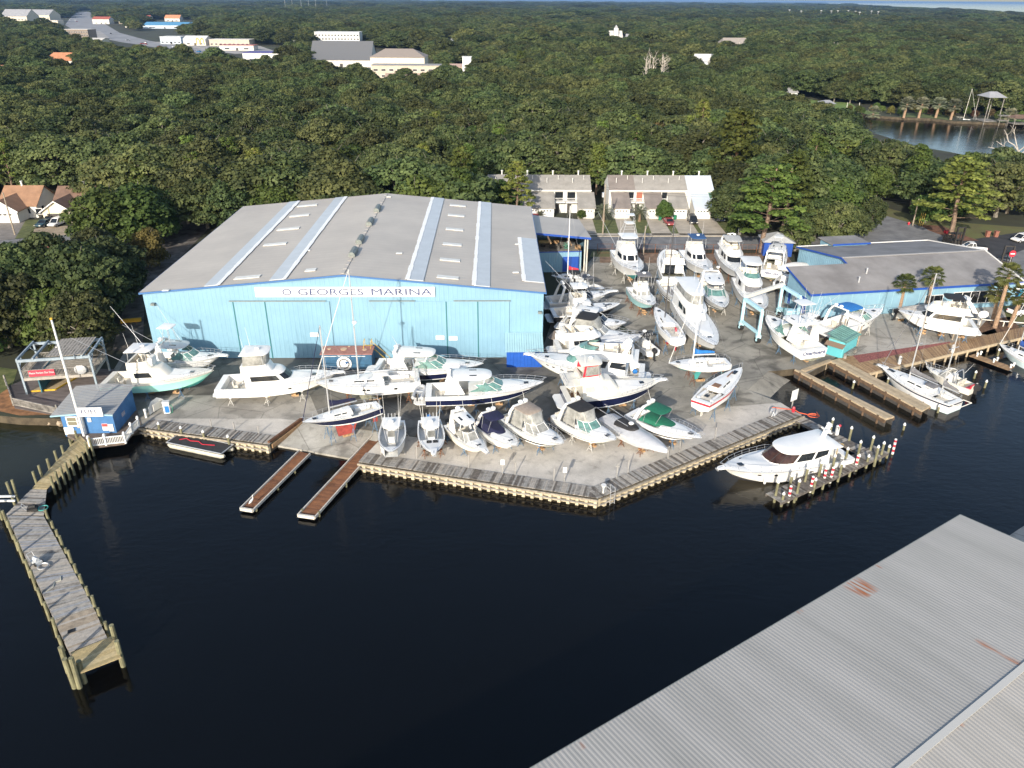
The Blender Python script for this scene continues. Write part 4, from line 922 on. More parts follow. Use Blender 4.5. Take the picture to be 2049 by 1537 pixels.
        if nn.dot(Vector(a)-Vector((cx, 0, a.z))) < 0: F = [f[::-1] for f in F]
        m.add(P, F); return m.build(name, mat, parent or s.root)
    def side(s, name, mat, r0, r1, fa, fb, ua, ub, parent=None):
        "the same pane on both sides"
        s.band(name, mat, r0, r1, fa, fb, ua, ub, parent)
        fl = lambda q: q[::-1] if isinstance(q, tuple) else q
        s.band(name, mat, r0, r1, fl(fa), fl(fb), 1-ub, 1-ua, parent)
    def tub(s, name, mat, r0, r1, th=.14, depth=.5, inner=None, parent=None):
        "open topped moulding: outer skin, rim and a floor inside"
        A, C = s.ring(*r0), s.ring(*r1); z1 = r1[0]; cx = sum(p[0] for p in C)/len(C); m = MB()
        w = max(p[1] for p in C); lx = max(p[0] for p in C)-cx
        I = [(cx+(x-cx)*(1-th/lx), y*(1-th/w), z1) for x, y, z in C]; I2 = [(x, y, z1-depth) for x, y, z in I]
        n = len(A); m.loft([q[::-1] for q in (A, C, I, I2)], False, True, ms=[0, 0, 1]); m.m[-1] = 1
        return m.build(name, [mat, inner or mat], parent or s.root, smooth=True)
    def slab(s, name, mat, z, xb, xf, w, th=.1, r=.3, camber=.12, parent=None, wf=None, dz=0):
        wf = wf or w*.92
        R = [s.ring(z, xb, xf, w, wf, r), s.ring(z+th*.8, xb, xf, w*1.0, wf, r), s.ring(z+th+camber*.6, xb+.012, xf-.015, w*.72, wf*.7, r), s.ring(z+th+camber, xb+.03, xf-.05, w*.35, wf*.3, r)]
        if dz: R = [[(x, y, zz+dz*(x-xb*s.L)/((xf-xb)*s.L)) for x, y, zz in q] for q in R]
        return MB().loft([q[::-1] for q in R], True, True).build(name, mat, parent or s.root, smooth=True)
    def posts(s, name, mat, pts, r=.035, parent=None):
        if name == 'hardtop_frame':
            for q in pts: s.posts('hardtop_post', mat, [q], r, parent)
            return
        m = MB()
        for a, c in pts: m.cyl((a[0]*s.L, a[1], a[2]), (c[0]*s.L, c[1], c[2]), r, r, 5)
        return m.build(name, mat, parent or s.root)
    def rail(s, ta=.5, h=.62, inset=.12, r=.022, pul=.35, n=9, mat=STEEL, mid=True):
        m = MB()
        for sg in (1, -1):
            top = []; md = []
            for i in range(n):
                t = ta+(.985-ta)*i/(n-1); y = sg*max(.05, s.hw(t)-inset); z = s.sh(t)
                hh = h*min(1, .35+i*.33); top.append((s.x(t, 1)-.05+(pul*(i/(n-1))**3), y, z+hh)); md.append((s.x(t, 1)-.05, y, z+hh*.5))
                m.cyl((s.x(t, 1)-.08, y, z), top[-1], r*.8, r*.8, 4, cap=False)
            top.append((s.L+pul, 0, s.hb+h)); m.tube(top, r, 4)
            if mid: m.tube(md, r*.7, 4)
        return m.build('bow_rail', mat, s.root)
    def pulpit(s, l=.7):
        m = MB(); z = s.hb+.02; m.prism([(s.L-.8, -.42), (s.L+l-.2, -.26), (s.L+l, -.12), (s.L+l, .12), (s.L+l-.2, .26), (s.L-.8, .42)], z-.05, z+.12, bottom=True); o = m.build('bow_pulpit', WHITE, s.root)
        m = MB().cyl((s.L+l-.6, 0, z+.15), (s.L+l+.12, 0, z+.05), .05, .05, 5); m.box((s.L+l+.05, 0, z-.08), (.12, .5, .16)); m.build('anchor', STEEL, o)
    def platform(s, l=.9, z=None, mat=WHITE):
        z = z if z is not None else s.hs*.42; h = s.hw(0)*.93
        MB().prism([(.02, -h), (-l*.7, -h), (-l, -h*.75), (-l, h*.75), (-l*.7, h), (.02, h)], z-.1, z, bottom=True).build('swim_platform', mat, s.root)
    def hatches(s, l, mat=GLASS, w=.55):
        for t, y in l:
            m = MB().box((t*s.L, y, s.sh(t)+.10*(1-(y/max(.3, s.hw(t)))**2)+.05), (w, w, .06), tilt=-.05); m.build('deck_hatch', mat, s.root)
    def ports(s, ts, f=.72, mat=GLASS, w=.42, hh=.13):
        for t in ts:
            for sg in (1, -1):
                p = s.pt(t, f, sg); q = s.pt(t+.02, f, sg); d = q-p; a = math.atan2(d.y, d.x)
                u = s.pt(t, f+.1, sg)-p; m = MB(); d.normalize(); u.normalize(); n_ = d.cross(u)*(1 if sg < 0 else -1); n_ = n_ if n_.y*sg > 0 else -n_
                P = [p+n_*.03+d*w*a_/2+u*hh*b_ for a_, b_ in ((-1, -.5), (-.8, -1), (.8, -1), (1, -.5), (1, .5), (.8, 1), (-.8, 1), (-1, .5))]
                F = tuple(range(8)); c = (P[1]-P[0]).cross(P[2]-P[0])
                m.add(P, [F if c.dot(n_) > 0 else F[::-1]]); m.build('porthole', mat, s.root)
    def whips(s, l, r=.022):
        for (t, y, z), (dx, dy, dz) in l:
            MB().cyl((t*s.L, y, z), (t*s.L+dx, y+dy, z+dz), r, r*.45, 5).build('antenna', WHITE, s.root)
    def riggers(s, t, w, z, l=8, back=.62, out=.35, r=.035):
        for sg in (1, -1):
            MB().cyl((t*s.L, sg*w, z), (t*s.L-l*back, sg*(w+l*out), z+l*.62), r, r*.5, 5).build('outrigger', ALU, s.root)
    def outboards(s, n=2, mat=BLKC, sc=1.):
        for i in range(n):
            y = (i-(n-1)/2)*.75*sc; z = s.hs*.75
            o = MB(); q = [(-.95, .2), (-.9, .26), (-.2, .26), (-.1, .16)]
            R = [[(-.22+x*sc*k, y+yy*sc*k2, z+zz*sc) for x, yy in ((-.38, -.2), (.34, -.23), (.42, 0), (.34, .23), (-.38, .2), (-.46, 0))] for zz, k, k2 in ((.1, .9, .9), (.32, 1.05, 1.1), (.6, 1., 1.), (.74, .7, .65))]
            e = MB().loft(R).build('outboard_motor', mat, s.root, smooth=True)
            m = MB().box((-.22, y, z-.3*sc), (.3*sc, .16*sc, .85*sc)); m.box((-.3, y, z-.95*sc), (.36*sc, .1*sc, .5*sc)); m.cyl((-.6*sc, y, z-1.05*sc), (0, y, z-1.05*sc), .1*sc, .06, 7)
            for k in range(3): m.bar((-.64*sc, y, z-1.05*sc), (-.64*sc, y+.2*sc*math.cos(k*2.1), z-1.05*sc+.2*sc*math.sin(k*2.1)), .03, .12)
            m.build('lower_unit', mat, e)
    def radar(s, t, y, z, dome=True):
        m = MB()
        if dome: m.cyl((t*s.L, y, z), (t*s.L, y, z+.12), .12, .1, 8); m.ball((t*s.L, y, z+.24), .32, 10, 6, sz=.55)
        else: m.cyl((t*s.L, y, z), (t*s.L, y, z+.3), .13, .1, 8); m.box((t*s.L, y, z+.36), (.2, 1.3, .12), rz=.4)
        m.build('radar_dome' if dome else 'radar_scanner', WHITE, s.root)
    def arch(s, t, w, z0, z1, lean=-.8, top=.7, wd=.38, mat=WHITE, name='radar_arch'):
        x = t*s.L; m = MB(); P = [(x-lean, w, z0), (x-lean*.35, w*.93, z0+(z1-z0)*.7), (x, w*top, z1), (x, -w*top, z1), (x-lean*.35, -w*.93, z0+(z1-z0)*.7), (x-lean, -w, z0)]
        R = []
        for i, p in enumerate(P):
            p = Vector(p); th = .16
            inn = Vector((0, -.16 if p.y > 0 else .16, -.1 if i in (2, 3) else 0))
            k = wd*(1.3 if i in (0, 5) else 1.)
            R.append([p+Vector((-k/2, 0, 0)), p+Vector((k/2, 0, 0)), p+inn+Vector((k/2, 0, 0)), p+inn+Vector((-k/2, 0, 0))])
        return m.loft(R).build(name, mat, s.root, smooth=True)
    def seats(s, l, mat=VINYL):
        for t, y, z, w in l:
            m = MB().box((t*s.L, y, z+.25), (.55, w, .5)); m.box((t*s.L-.3, y, z+.65), (.16, w, .7), tilt=-.15); m.build('seat', mat, s.root)
    def name_on_transom(s, txt, size=.5, z=None, mat=NAVYP):
        z = z if z is not None else s.hs*.72
        o = text('name_lettering', txt, size, mat, s.root, (-.03, 0, z), (rad(90), 0, rad(-90)), 1.15, .01, bold=.02)
STANDS = []
# ---------------------------------------------------------------- types
def express(b, top='hardtop', topm=WHITE, cover=None, glass=GGLASS, arch=True, wr=(.5, .72), z2=None, trunk=.45, cock=True, clear=False):
    L = b.L; zd = b.sh(.5); h = b.hw(.5)
    # low fore-cabin trunk
    b.solid('cabin_trunk', WHITE, [(b.sh(.62)-.1, .5, .90, h*.80, h*.66, .62), (b.sh(.62)+trunk*.75, .5, .84, h*.72, h*.58, .62), (b.sh(.62)+trunk, .52, .78, h*.55, h*.4, .6)])
    r0 = (zd+trunk*.5, wr[0]-.14, wr[1], h*.86, h*.8, .5); r1 = (zd+trunk*.5+.95, wr[0]-.16, wr[1]-.13, h*.76, h*.66, .5)
    if cover is None or cover == 'canopy':
        b.band('windshield', glass, r0, r1, 0, .92, .16, .84, off=0.)
        m = MB()
        A, C = b.ring(*r0), b.ring(*r1); k = len(A)-1
        for u in (.16, .3, .42, .58, .7, .84):
            i = u*k; j = int(i); f = i-j; a = Vector(A[j]).lerp(Vector(A[j+1]), f); c = Vector(C[j]).lerp(Vector(C[j+1]), f); m.cyl(a, a.lerp(c, .93), .04, .04, 4)
        q = [Vector(C[int(u*k)]).lerp(Vector(A[int(u*k)]), .07) for u in (.17, .25, .33, .42, .5, .58, .67, .75, .83)]; m.tube(q, .04, 4); m.build('windshield_frame', WHITE, b.root)
    if cock:
        b.seats([(.3, h*.45, b.floor, .8), (.3, -h*.45, b.floor, .8), (.06, 0, b.floor, h*1.1)])
        MB().box((.46*L, -h*.35, b.floor+.6), (.7, h*.8, 1.2)).build('helm_console', WHITE, b.root)
    zt = zd+trunk*.5+1.55 if z2 is None else z2
    if top == 'hardtop':
        hr0 = (zd+.1, .24, .68, h*.93, h*.8, .45); hr1 = (zt-.05, .24, .53, h*.78, h*.66, .45)
        ht = b.slab('hardtop', topm, zt, .2, .56, h*.8, .12, .35, .16)
        for sg in (1, -1):
            m = MB(); y = sg*h*.86; P = [(.16*L, y, zd), (.33*L, y, zd), (.27*L, y*.92, zt), (.2*L, y*.92, zt)]
            P2 = [(x, yy-sg*.12, z) for x, yy, z in P]; m.add(P+P2, [(0, 1, 2, 3), (7, 6, 5, 4), (0, 3, 7, 4), (1, 5, 6, 2)]); m.f = m.f if sg < 0 else [f[::-1] for f in m.f]; m.build('hardtop_leg', WHITE, b.root)
            m = MB(); m.cyl((.48*L, sg*h*.74, zd+trunk*.5+.9), (.5*L, sg*h*.66, zt+.05), .05, .05, 5); m.build('hardtop_strut', WHITE, b.root)
        b.side('side_window', glass, (zd+.15, .24, .68, h*.9, h*.83, .45), (zt-.15, .26, .55, h*.8, h*.7, .45), .1, (.1, .85), .1, .3)
        for y in (-h*.3, h*.3): MB().box((.4*L, y, zt+.24), (.9, .5, .05)).build('roof_hatch', GLASS, ht)
        b.arch(.2, h*.84, zd+.2, zt+.5, lean=-.9, wd=.5)
        b.radar(.2, 0, zt+.5)
    if top == 'bimini':
        b.slab('bimini_top', topm, zt, .26, .52, h*.78, .05, .25, .14, wf=h*.74)
        b.posts('bimini_frame', STEEL, [((.26, sg*h*.8, b.hs), (.3, sg*h*.76, zt)) for sg in (1, -1)]+[((.44, sg*h*.8, zd+.3), (.5, sg*h*.7, zt)) for sg in (1, -1)], .025)
        if arch: b.arch(.24, h*.88, b.hs+.05, zt+.12, lean=.9, wd=.36); b.radar(.24, 0, zt+.12); b.radar(.24, h*.45, zt+.1)
        if clear:
            b.band('clear_curtain', CLEARV, (zd+trunk*.5+.9, wr[0]-.16, wr[1]-.13, h*.76, h*.66, .5), (zt+.02, .28, .52, h*.77, h*.72, .3), 0, 1, .12, .88)
            b.side('side_curtain', CLEARV, (b.hs+.2, .2, .58, h*.84, h*.8, .4), (zt, .27, .5, h*.76, h*.72, .3), 0, 1, .02, .2)
    if top == 'cover' or cover == 'cockpit':
        b.solid('cockpit_cover', cover if cover not in (None, 'cockpit') else topm, [(b.sh(.3)+.02, .02, .66, h*.97, h*.86, .55), (b.sh(.3)+.35, .04, .64, h*.85, h*.78, .55), (b.sh(.3)+.75, .28, .56, h*.5, h*.45, .5), (b.sh(.3)+.82, .36, .5, h*.2, h*.2, .5)])
    b.rail(.48)
    b.hatches([(.74, 0), (.85, 0)] if L > 9 else [(.8, 0)])
    b.whips([((.2, h*.6, zt), (-.8, .1, 1.6))])
def convertible(b, hm=WHITE, glass=GLASS, top='hardtop', topm=WHITE, x0=.3, x1=.7, hh=1.75, fly=True, tower=False, riggers=True, side=((.1, .3),), front=True, fb=.95, rz_=0, enclosed=None, bands=3, deckhouse_z=None, tw_=0.86, rl=8):
    L = b.L; zd = b.sh(.48)-.05; h = b.hw(.45)*tw_
    r0 = (zd-.35, x0, x1, h, h*.86, .42); r1 = (zd+hh, x0-.01, x1-.13, h*.88, h*.74, .42)
    b.house = b.solid('deckhouse', hm, [r0, r1, (zd+hh+.1, x0-.01, x1-.15, h*.8, h*.62, .4)])
    for ua, ub in side: b.side('side_window', glass, r0, r1, (.5, .5), (.84, .84), ua, ub, b.house)
    if front:
        k = bands; u0, u1 = .34, .66; w = (u1-u0)/k
        for i in range(k): b.band('front_window', glass, r0, r1, .52, .88, u0+w*i+.012, u0+w*(i+1)-.012, b.house)
    b.solid('fore_trunk', WHITE, [(b.sh(.7)-.1, .55, .86, h*.78, h*.6, .6), (b.sh(.7)+.25, .55, .82, h*.7, h*.5, .6)])
    zf = zd+hh+.1
    if fly:
        f0 = (zf-.02, x0-.03, x1-.2, h*.86, h*.72, .4); f1 = (zf+fb, x0-.03, x1-.24, h*.82, h*.66, .4)
        b.tub('flybridge', hm, f0, f1, .16, fb-.12, VINYL)
        MB().box(((x0+.16)*L, 0, zf+.75), (.5, h*.7, 1.0)).build('helm_console', WHITE, b.root)
        b.seats([((x0+.08), h*.3, zf+.12, .6), ((x0+.08), -h*.3, zf+.12, .6)])
        if top:
            zt = zf+2.35; b.slab('hardtop' if topm == WHITE or topm == CREAM else 'bimini_top', topm, zt, x0-.03, x0+.2, h*.8, .09, .2, .1)
            b.posts('hardtop_frame', ALU, [((x0+a, sg*h*.74, zf+.6), (x0+c, sg*h*.72, zt)) for sg in (1, -1) for a, c in ((-.01, 0), (.16, .15))]+[((x0, -h*.72, zt-.02), (x0, h*.72, zt-.02))], .035)
            if enclosed: b.band('enclosure', enclosed, (zf+fb-.05, x0-.03, x1-.24, h*.82, h*.66, .4), (zt+.02, x0-.02, x0+.19, h*.77, h*.7, .3), 0, 1, .03, .97)
            b.whips([((x0+.02, h*.6, zt), (-.3, .1, 2.6)), ((x0+.02, -h*.6, zt), (-.3, -.1, 2.6))])
            if tower:
                z2 = zt+3.0
                b.posts('tuna_tower', ALU, [((x0+a, sg*h*.72, zt), (x0+.07+a*.4, sg*h*.32, z2)) for sg in (1, -1) for a in (0, .16)]+[((x0+.04, -h*.5, zt+1.5), (x0+.04, h*.5, zt+1.5)), ((x0+.13, -h*.5, zt+1.5), (x0+.13, h*.5, zt+1.5))], .04)
                b.slab('tower_platform', WHITE, z2-.6, x0+.02, x0+.13, h*.42, .08, .2, .02); b.slab('tower_top', WHITE, z2+.9, x0+.02, x0+.13, h*.42, .07, .2, .03)
                b.posts('tower_rail', ALU, [((x0+a, sg*h*.38, z2-.6), (x0+a, sg*h*.38, z2+.9)) for sg in (1, -1) for a in (.03, .12)]+[((x0+.03, sg*h*.38, z2+.3), (x0+.12, sg*h*.38, z2+.3)) for sg in (1, -1)], .03)
            else: b.radar(x0+.1, 0, zt+.12)
        else: b.arch(x0, h*.8, zf+.3, zf+1.7, lean=.7)
        m = MB()
        for sg in (0, .35): m.cyl(((x0-.09)*L, h*.3+sg, b.floor), ((x0-.03)*L, h*.3+sg, zf+.1), .03, .03, 5)
        for i in range(6): q = (i+.5)/6; m.box((((x0-.09)+.06*q)*L, h*.3+.17, b.floor+(zf-b.floor)*q), (.08, .35, .04))
        m.build('ladder', STEEL, b.root)
    if riggers: b.riggers(x0+.12, h*.95, zf+.1, rl)
    b.rail(.55)
    b.seats([(.14, 0, b.floor, .6)])
    b.hatches([(.8, 0)])
def console(b, top=True, topm=WHITE, n=2, eng=BLKC, rods=True):
    L = b.L; h = b.hw(.5); zf = b.floor
    MB().prism([(.42*L, -.5), (.56*L, -.42), (.6*L, -.3), (.6*L, .3), (.56*L, .42), (.42*L, .5)], zf, zf+1.15).build('console', WHITE, b.root)
    m = MB().add([(.57*L, -.42, zf+1.15), (.57*L, .42, zf+1.15), (.53*L, .38, zf+1.7), (.53*L, -.38, zf+1.7)], [(0, 1, 2, 3), (3, 2, 1, 0)]); m.build('windscreen', CLEARV, b.root)
    m = MB().box((.34*L, 0, zf+.5), (.6, 1.1, .9)); m.box((.31*L, 0, zf+1.1), (.15, 1.1, .5)); m.build('leaning_post', WHITE, b.root)
    MB().box((.66*L, 0, zf+.25), (.9, .9, .5)).build('bow_seat', VINYL, b.root)
    MB().box((.1*L, 0, zf+.3), (.5, h*1.3, .55)).build('stern_bench', VINYL, b.root)
    if top:
        zt = zf+2.25; b.slab('t_top', topm, zt, .26, .58, h*.68, .07, .2, .06)
        b.posts('t_top_frame', ALU, [((x, sg*.52, zf), (x2, sg*h*.55, zt)) for sg in (1, -1) for x, x2 in ((.4, .32), (.56, .54))]+[((.32, sg*h*.55, zt-.03), (.54, sg*h*.55, zt-.03)) for sg in (1, -1)], .035)
        m = MB()
        for k in range(5): m.cyl((.27*L, -h*.5+k*h*.25, zt), (.25*L, -h*.5+k*h*.25, zt+.5), .035, .035, 5)
        m.build('rod_holder', ALU, b.root); b.radar(.45, 0, zt+.12)
        if rods: b.whips([((.3, h*.5, zt), (-.3, .1, 3.)), ((.3, -h*.5, zt), (-.3, -.1, 3.4)), ((.52, h*.55, zt), (-.6, .5, 4.2)), ((.52, -h*.55, zt), (-.6, -.5, 4.2))], .02)
    if n: b.outboards(n, eng)
    m = MB()
    for sg in (1, -1): m.tube([(b.x(t, 1)-.1, sg*max(.04, b.hw(t)-.1), b.sh(t)+.14) for t in (.6, .7, .8, .9, .97)], .025, 4)
    m.build('bow_rail', STEEL, b.root)
def yacht(b, hm=WHITE, glass=GLASS, x0=.2, x1=.66, hh=1.7, front=GLASS, sideu=((.05, .2), (.22, .34)), top=None, topm=WHITE, arch=True, scr=GGLASS, fl=None, swim=.9):
    "flybridge motor yacht with long deckhouse"
    L = b.L; zd = b.sh(.45)-.05; h = b.hw(.42)*.88
    r0 = (zd-.3, x0, x1, h, h*.88, .4); r1 = (zd+hh, x0, x1-.14, h*.9, h*.76, .42)
    hs_ = b.solid('deckhouse', hm, [r0, r1])
    for ua, ub in sideu: b.side('side_window', glass, r0, r1, (.42, .5), (.86, .86), ua, ub, hs_)
    b.band('windshield', front, r0, r1, .5, .93, .34, .66, hs_)
    m = MB()
    zf = zd+hh
    b.slab('bridge_deck', hm, zf, x0-.1, x1-.09, h*.98, .14, .42, .0)
    f0 = (zf+.1, x0-.06, x1-.11, h*.93, h*.8, .5); f1 = (zf+.95, x0-.05, x1-.17, h*.86, h*.7, .5)
    b.tub('flybridge', hm, f0, f1, .16, .8, VINYL)
    if scr: b.band('bridge_screen', scr, f1, (zf+1.4, x0, x1-.24, h*.78, h*.6, .5), 0, 1, .28, .72)
    b.seats([(x0+.1, h*.35, zf+.15, 1.), (x0+.1, -h*.35, zf+.15, 1.), (x0, 0, zf+.15, h)])
    MB().box(((x0+.22)*L, -h*.3, zf+.6), (.6, .9, .9)).build('helm_console', WHITE, b.root)
    if arch: b.arch(x0-.02, h*.9, zf+.5, zf+2.0, lean=1.1 if arch == 2 else -.9, wd=.55); b.radar(x0-.02, 0, zf+2.0, False); b.radar(x0-.02, h*.4, zf+2.0)
    if top:
        b.slab('bimini_top', topm, zf+2.15, x0+.02, x0+.27, h*.8, .06, .2, .12)
        b.posts('bimini_frame', STEEL, [((x0+a, sg*h*.82, zf+.8), (x0+c, sg*h*.76, zf+2.15)) for sg in (1, -1) for a, c in ((.05, .04), (.2, .25))], .025)
    b.solid('fore_trunk', WHITE, [(b.sh(.7)-.1, .55, .88, h*.78, h*.62, .6), (b.sh(.7)+.35, .55, .83, h*.68, h*.5, .6)])
    b.rail(.4); b.hatches([(.72, 0), (.84, 0)])
    if swim: b.platform(swim)
    b.whips([((x0, h*.7, zf+.9), (-.5, .1, 2.4))])
def sail(b, keel=BOTRED, kx=(.36, .6), kd=1.25, mast=None, mh=13., boom=True, boomm=NAVC, mastm=ALU, trunk=(.36, .74), fin=True, mx=.6, win=True, lean=0., rail=True, mats=None, spread=2, stay=True, furl=WHTC, dodger=None):
    L = b.L; h = b.hw(.5)
    zt = b.sh(.55); r0 = (zt-.1, trunk[0], trunk[1], h*.58, h*.5, .55); r1 = (zt+.42, trunk[0]+.01, trunk[1]-.05, h*.5, h*.38, .55)
    tr = b.solid('cabin_trunk', WHITE, [r0, r1])
    if win: b.side('cabin_window', GLASS, r0, r1, (.5, .5), (.85, .85), .09, .17, tr); b.side('cabin_window', GLASS, r0, r1, (.5, .5), (.85, .85), .19, .28, tr)
    b.hatches([(trunk[1]-.12, 0)] if 0 else [(.84, 0)], GLASS, .5)
    MB().box(((trunk[0]+.06)*L, 0, zt+.47), (1., .9, .08)).build('companion_hatch', mats or WHITE, tr)
    if fin:
        m = MB(); zb = .0; n = 5
        if fin == 'long':
            P = [(.14*L, .2), (.18*L, -kd), (.55*L, -kd), (.72*L, .15)]
        else: P = [(kx[0]*L, .25), ((kx[0]+.07)*L, -kd), ((kx[1]-.03)*L, -kd), (kx[1]*L, .25)]
        w = .13
        m.add([(x, y*w*(1 if z > 0 else .8), z) for y in (-1, 1) for x, z in P], [(0, 1, 2, 3), (7, 6, 5, 4), (0, 4, 5, 1), (1, 5, 6, 2), (2, 6, 7, 3)]); m.build('keel', keel, b.root)
        if fin != 'long':
            m = MB().box((.07*L, 0, -.15), (.55, .08, 1.5)); m.build('rudder', keel, b.root)
    # cockpit wells, wheel
    MB().box((.17*L, 0, b.floor+.75), (.06, .06, .9)).build('binnacle', STEEL, b.root)
    m = MB(); m.tube([(.19*L, .45*math.cos(a*.524), b.floor+1.1+.45*math.sin(a*.524)) for a in range(13)], .025, 4); m.build('steering_wheel', STEEL, b.root)
    for sg in (1, -1): MB().box((.2*L, sg*h*.55, b.floor+.22), (.2*L, .4, .42)).build('cockpit_bench', WHITE, b.root)
    if rail:
        m = MB()
        for sg in (1, -1):
            P = [(b.x(t, 1), sg*max(.06, b.hw(t)-.06), b.sh(t)+.6) for t in (.03, .15, .28, .42, .56, .7, .84, .97)]
            for p in P: m.cyl((p[0], p[1], p[2]-.6), p, .018, .018, 4)
            m.tube(P, .014, 4); m.tube([(x, y, z-.28) for x, y, z in P], .01, 4)
        m.tube([(.97*L, -max(.06, b.hw(.97)-.06), b.sh(.97)+.6), (L+.1, 0, b.hb+.62), (.97*L, max(.06, b.hw(.97)-.06), b.sh(.97)+.6)], .022, 4)
        y0 = b.hw(.03)-.06; m.tube([(.03*L, -y0, b.hs+.6), (-.05, 0, b.hs+.6), (.03*L, y0, b.hs+.6)], .022, 4); m.build('guard_rail', STEEL, b.root)
    if dodger:
        b.slab('spray_hood', dodger, zt+.75, trunk[0]-.05, trunk[0]+.1, h*.48, .05, .5, .15)
    if mast is None: return
    def rig(mx, mh, bl, boom, nm='mast'):
        z0 = zt+.4; M_ = MB().cyl((mx*L, 0, z0-.3), (mx*L+lean*mh, 0, z0+mh), .095, .065, 8).build(nm, mastm, b.root)
        sp = MB()
        for k in range(spread): z = z0+mh*(k+1)/(spread+1); x = mx*L+lean*(z-z0); sp.bar((x, -h*.5, z), (x, h*.5, z), .1, .04)
        sp.build('spreader', mastm, M_)
        m = MB()
        tp = (mx*L+lean*mh, 0, z0+mh)
        for sg in (1, -1):
            pz = z0+mh*(spread)/(spread+1); m.tube([(mx*L-.1, sg*(h-.1), b.sh(mx)), (mx*L+lean*(pz-z0), sg*h*.5, pz), tp], .009, 3)
        m.tube([tp, (.01*L, 0, b.hs+.05)], .009, 3); m.build('rigging', STEEL, M_)
        if boom:
            bx = mx*L-bl; B_ = MB().cyl((mx*L-.1, 0, z0+.75), (bx, 0, z0+.7), .07, .06, 6).build('boom', mastm, M_)
            if boomm:
                R = [[(mx*L-.15-(bl-.3)*q, rr*math.cos(a*.785), z0+.9+rr*1.3+rr*1.5*math.sin(a*.785)) for a in range(8)] for q, rr in ((0, .3), (.1, .24), (.3, .18), (.6, .15), (.85, .12), (1, .07))]
                MB().loft(R).build('sail_cover', boomm, B_, smooth=True)
        return tp
    tp = rig(mx, mh, L*.36, boom)
    if stay: MB().cyl((L-.1, 0, b.hb+.1), tp, .045 if furl else .01, .03 if furl else .01, 5).build('forestay', furl or STEEL, b.root)
    return rig
def wrapcover(b, mat=WRAP, ht=1.0, hole=None):
    h = b.hw(.45); R = []
    for t in (.0, .06, .18, .32, .46, .6, .74, .86, .95, .995):
        hw = b.hw(t)+.05; z = b.sh(t); k = ht*math.sin(min(1, .25+t*1.6)*math.pi/2)*(1-max(0, t-.5)**1.5*1.9)
        R.append([(b.x(t, 1), hw*q, z-.28 if abs(q) == 1 else z+k*(1-abs(q)**1.6)) for q in (1, .96, .7, .35, 0, -.35, -.7, -.96, -1)])
    MB().loft(R, True, True, closed=False).build('winter_cover', mat, b.root, smooth=True)
# ---------------------------------------------------------------- the boats, one by one
WV = (0, .14, .8, 1)
# along the shed front
b = Boat('sportfishing_boat', 'sportfishing boat with mint green hull and leaning outriggers beside the fuel hut', 'sportfishing boat', (428, 741), (212, 757), hs=1.6, hb=2.75, B=4.5, fr=(0, .1, .78, 1), cols=[MINT, MINT, CREAM], tc=.34, deckm=CREAM, bottom=BOTTEAL)
convertible(b, CREAM, topm=WHITE, hh=1.5, side=((.04, .2),), front=False, rl=9.5, x0=.3, x1=.68); b.hatches([(.7, 0)])
b = Boat('express_fisherman', 'white express fishing boat with small upper station against the cyan wall', 'fishing boat', (443, 711), (300, 714), hs=1.5, hb=2.5, B=3.9, bottom=BOTGREY, cols=[WHITE]*3)
express(b, 'hardtop', GREYG); b.pulpit(.9); b.riggers(.4, 1.4, 3.4, 7)
b.posts('tuna_tower', ALU, [((.28+a, s*.9, 3.9), (.3+a*.5, s*.5, 6.2)) for s in (1, -1) for a in (0, .1)]); b.slab('tower_top', WHITE, 6.2, .24, .42, 1., .07, .2, .04)
b = Boat('motor_yacht', 'white convertible yacht with wraparound dark window in front of the shed doors', 'motor yacht', (676, 745), (438, 765), hs=1.65, hb=2.7, B=4.9, cols=[WHITE]*3, bottom=BOTGREY)
convertible(b, hh=1.55, side=((.05, .3),), front=True, bands=1, x0=.26, x1=.68, riggers=False, enclosed=CLEARV, fb=1.0); b.pulpit(.8); b.ports([.62], .6); b.platform(.5)
b = Boat('sailing_yacht', 'large white sailing yacht with tall mast behind the navy sloop', 'sailboat', (628, 766), (839, 753), kz=1.0, hs=1.75, hb=2.05, B=4.3, fr=(0, .12, .86, 1), cols=[WHITE]*3, bottom=BOTGREY, tc=.34, tw=.78, t0=.35, e=1.7, rake=1.6, dead=.32, flare=.2, floor=1.2)
sail(b, BOTGREY, mast=1, mx=.58, mh=14.2, boomm=None, trunk=(.34, .8), kd=.9, dodger=WHTC, spread=3); b.ports([.5, .54, .24], .6)
b.arch(.05, 1.5, 1.8, 3.6, lean=.2, top=.9, wd=.1, mat=STEEL, name='stern_arch'); b.radar(.57, 0, 9.5)
b = Boat('sloop', 'small navy sloop with red fin keel standing on the concrete slipway', 'sailboat', (604, 845), (759, 809), kz=1.75, hs=1.25, hb=1.6, B=2.95, fr=(0, .16, .9, 1), cols=[WHITE, NAVY, WHITE], bottom=BOTGREY, tc=.42, tw=.62, t0=.35, e=1.7, rake=1.9, dead=.34, flare=.2, floor=.75)
sail(b, BOTRED, mast=1, mx=.65, mh=10.8, kd=1.45, kx=(.3, .6), trunk=(.38, .76), spread=1, furl=NAVC)
for p_bow, p_st, lb, dg in (((968, 727), (752, 729), 'navy and white hardtop cruiser close to the cyan wall behind another like it', False), ((1088, 764), (852, 781), 'navy and white hardtop cruiser with a grey inflatable on its stern', True)):
    b = Boat('hardtop_cruiser', lb, 'cruiser', p_bow, p_st, hs=1.75, hb=2.55, B=4.4, fr=(0, .07, .6, 1), cols=[WHITE, NAVY, WHITE], bottom=BOTGREY, tc=.36, rake=1.9)
    express(b, 'hardtop', wr=(.46, .7)); b.platform(1.5); b.ports([.4, .44, .48], .45)
    if dg: DINGHY = b
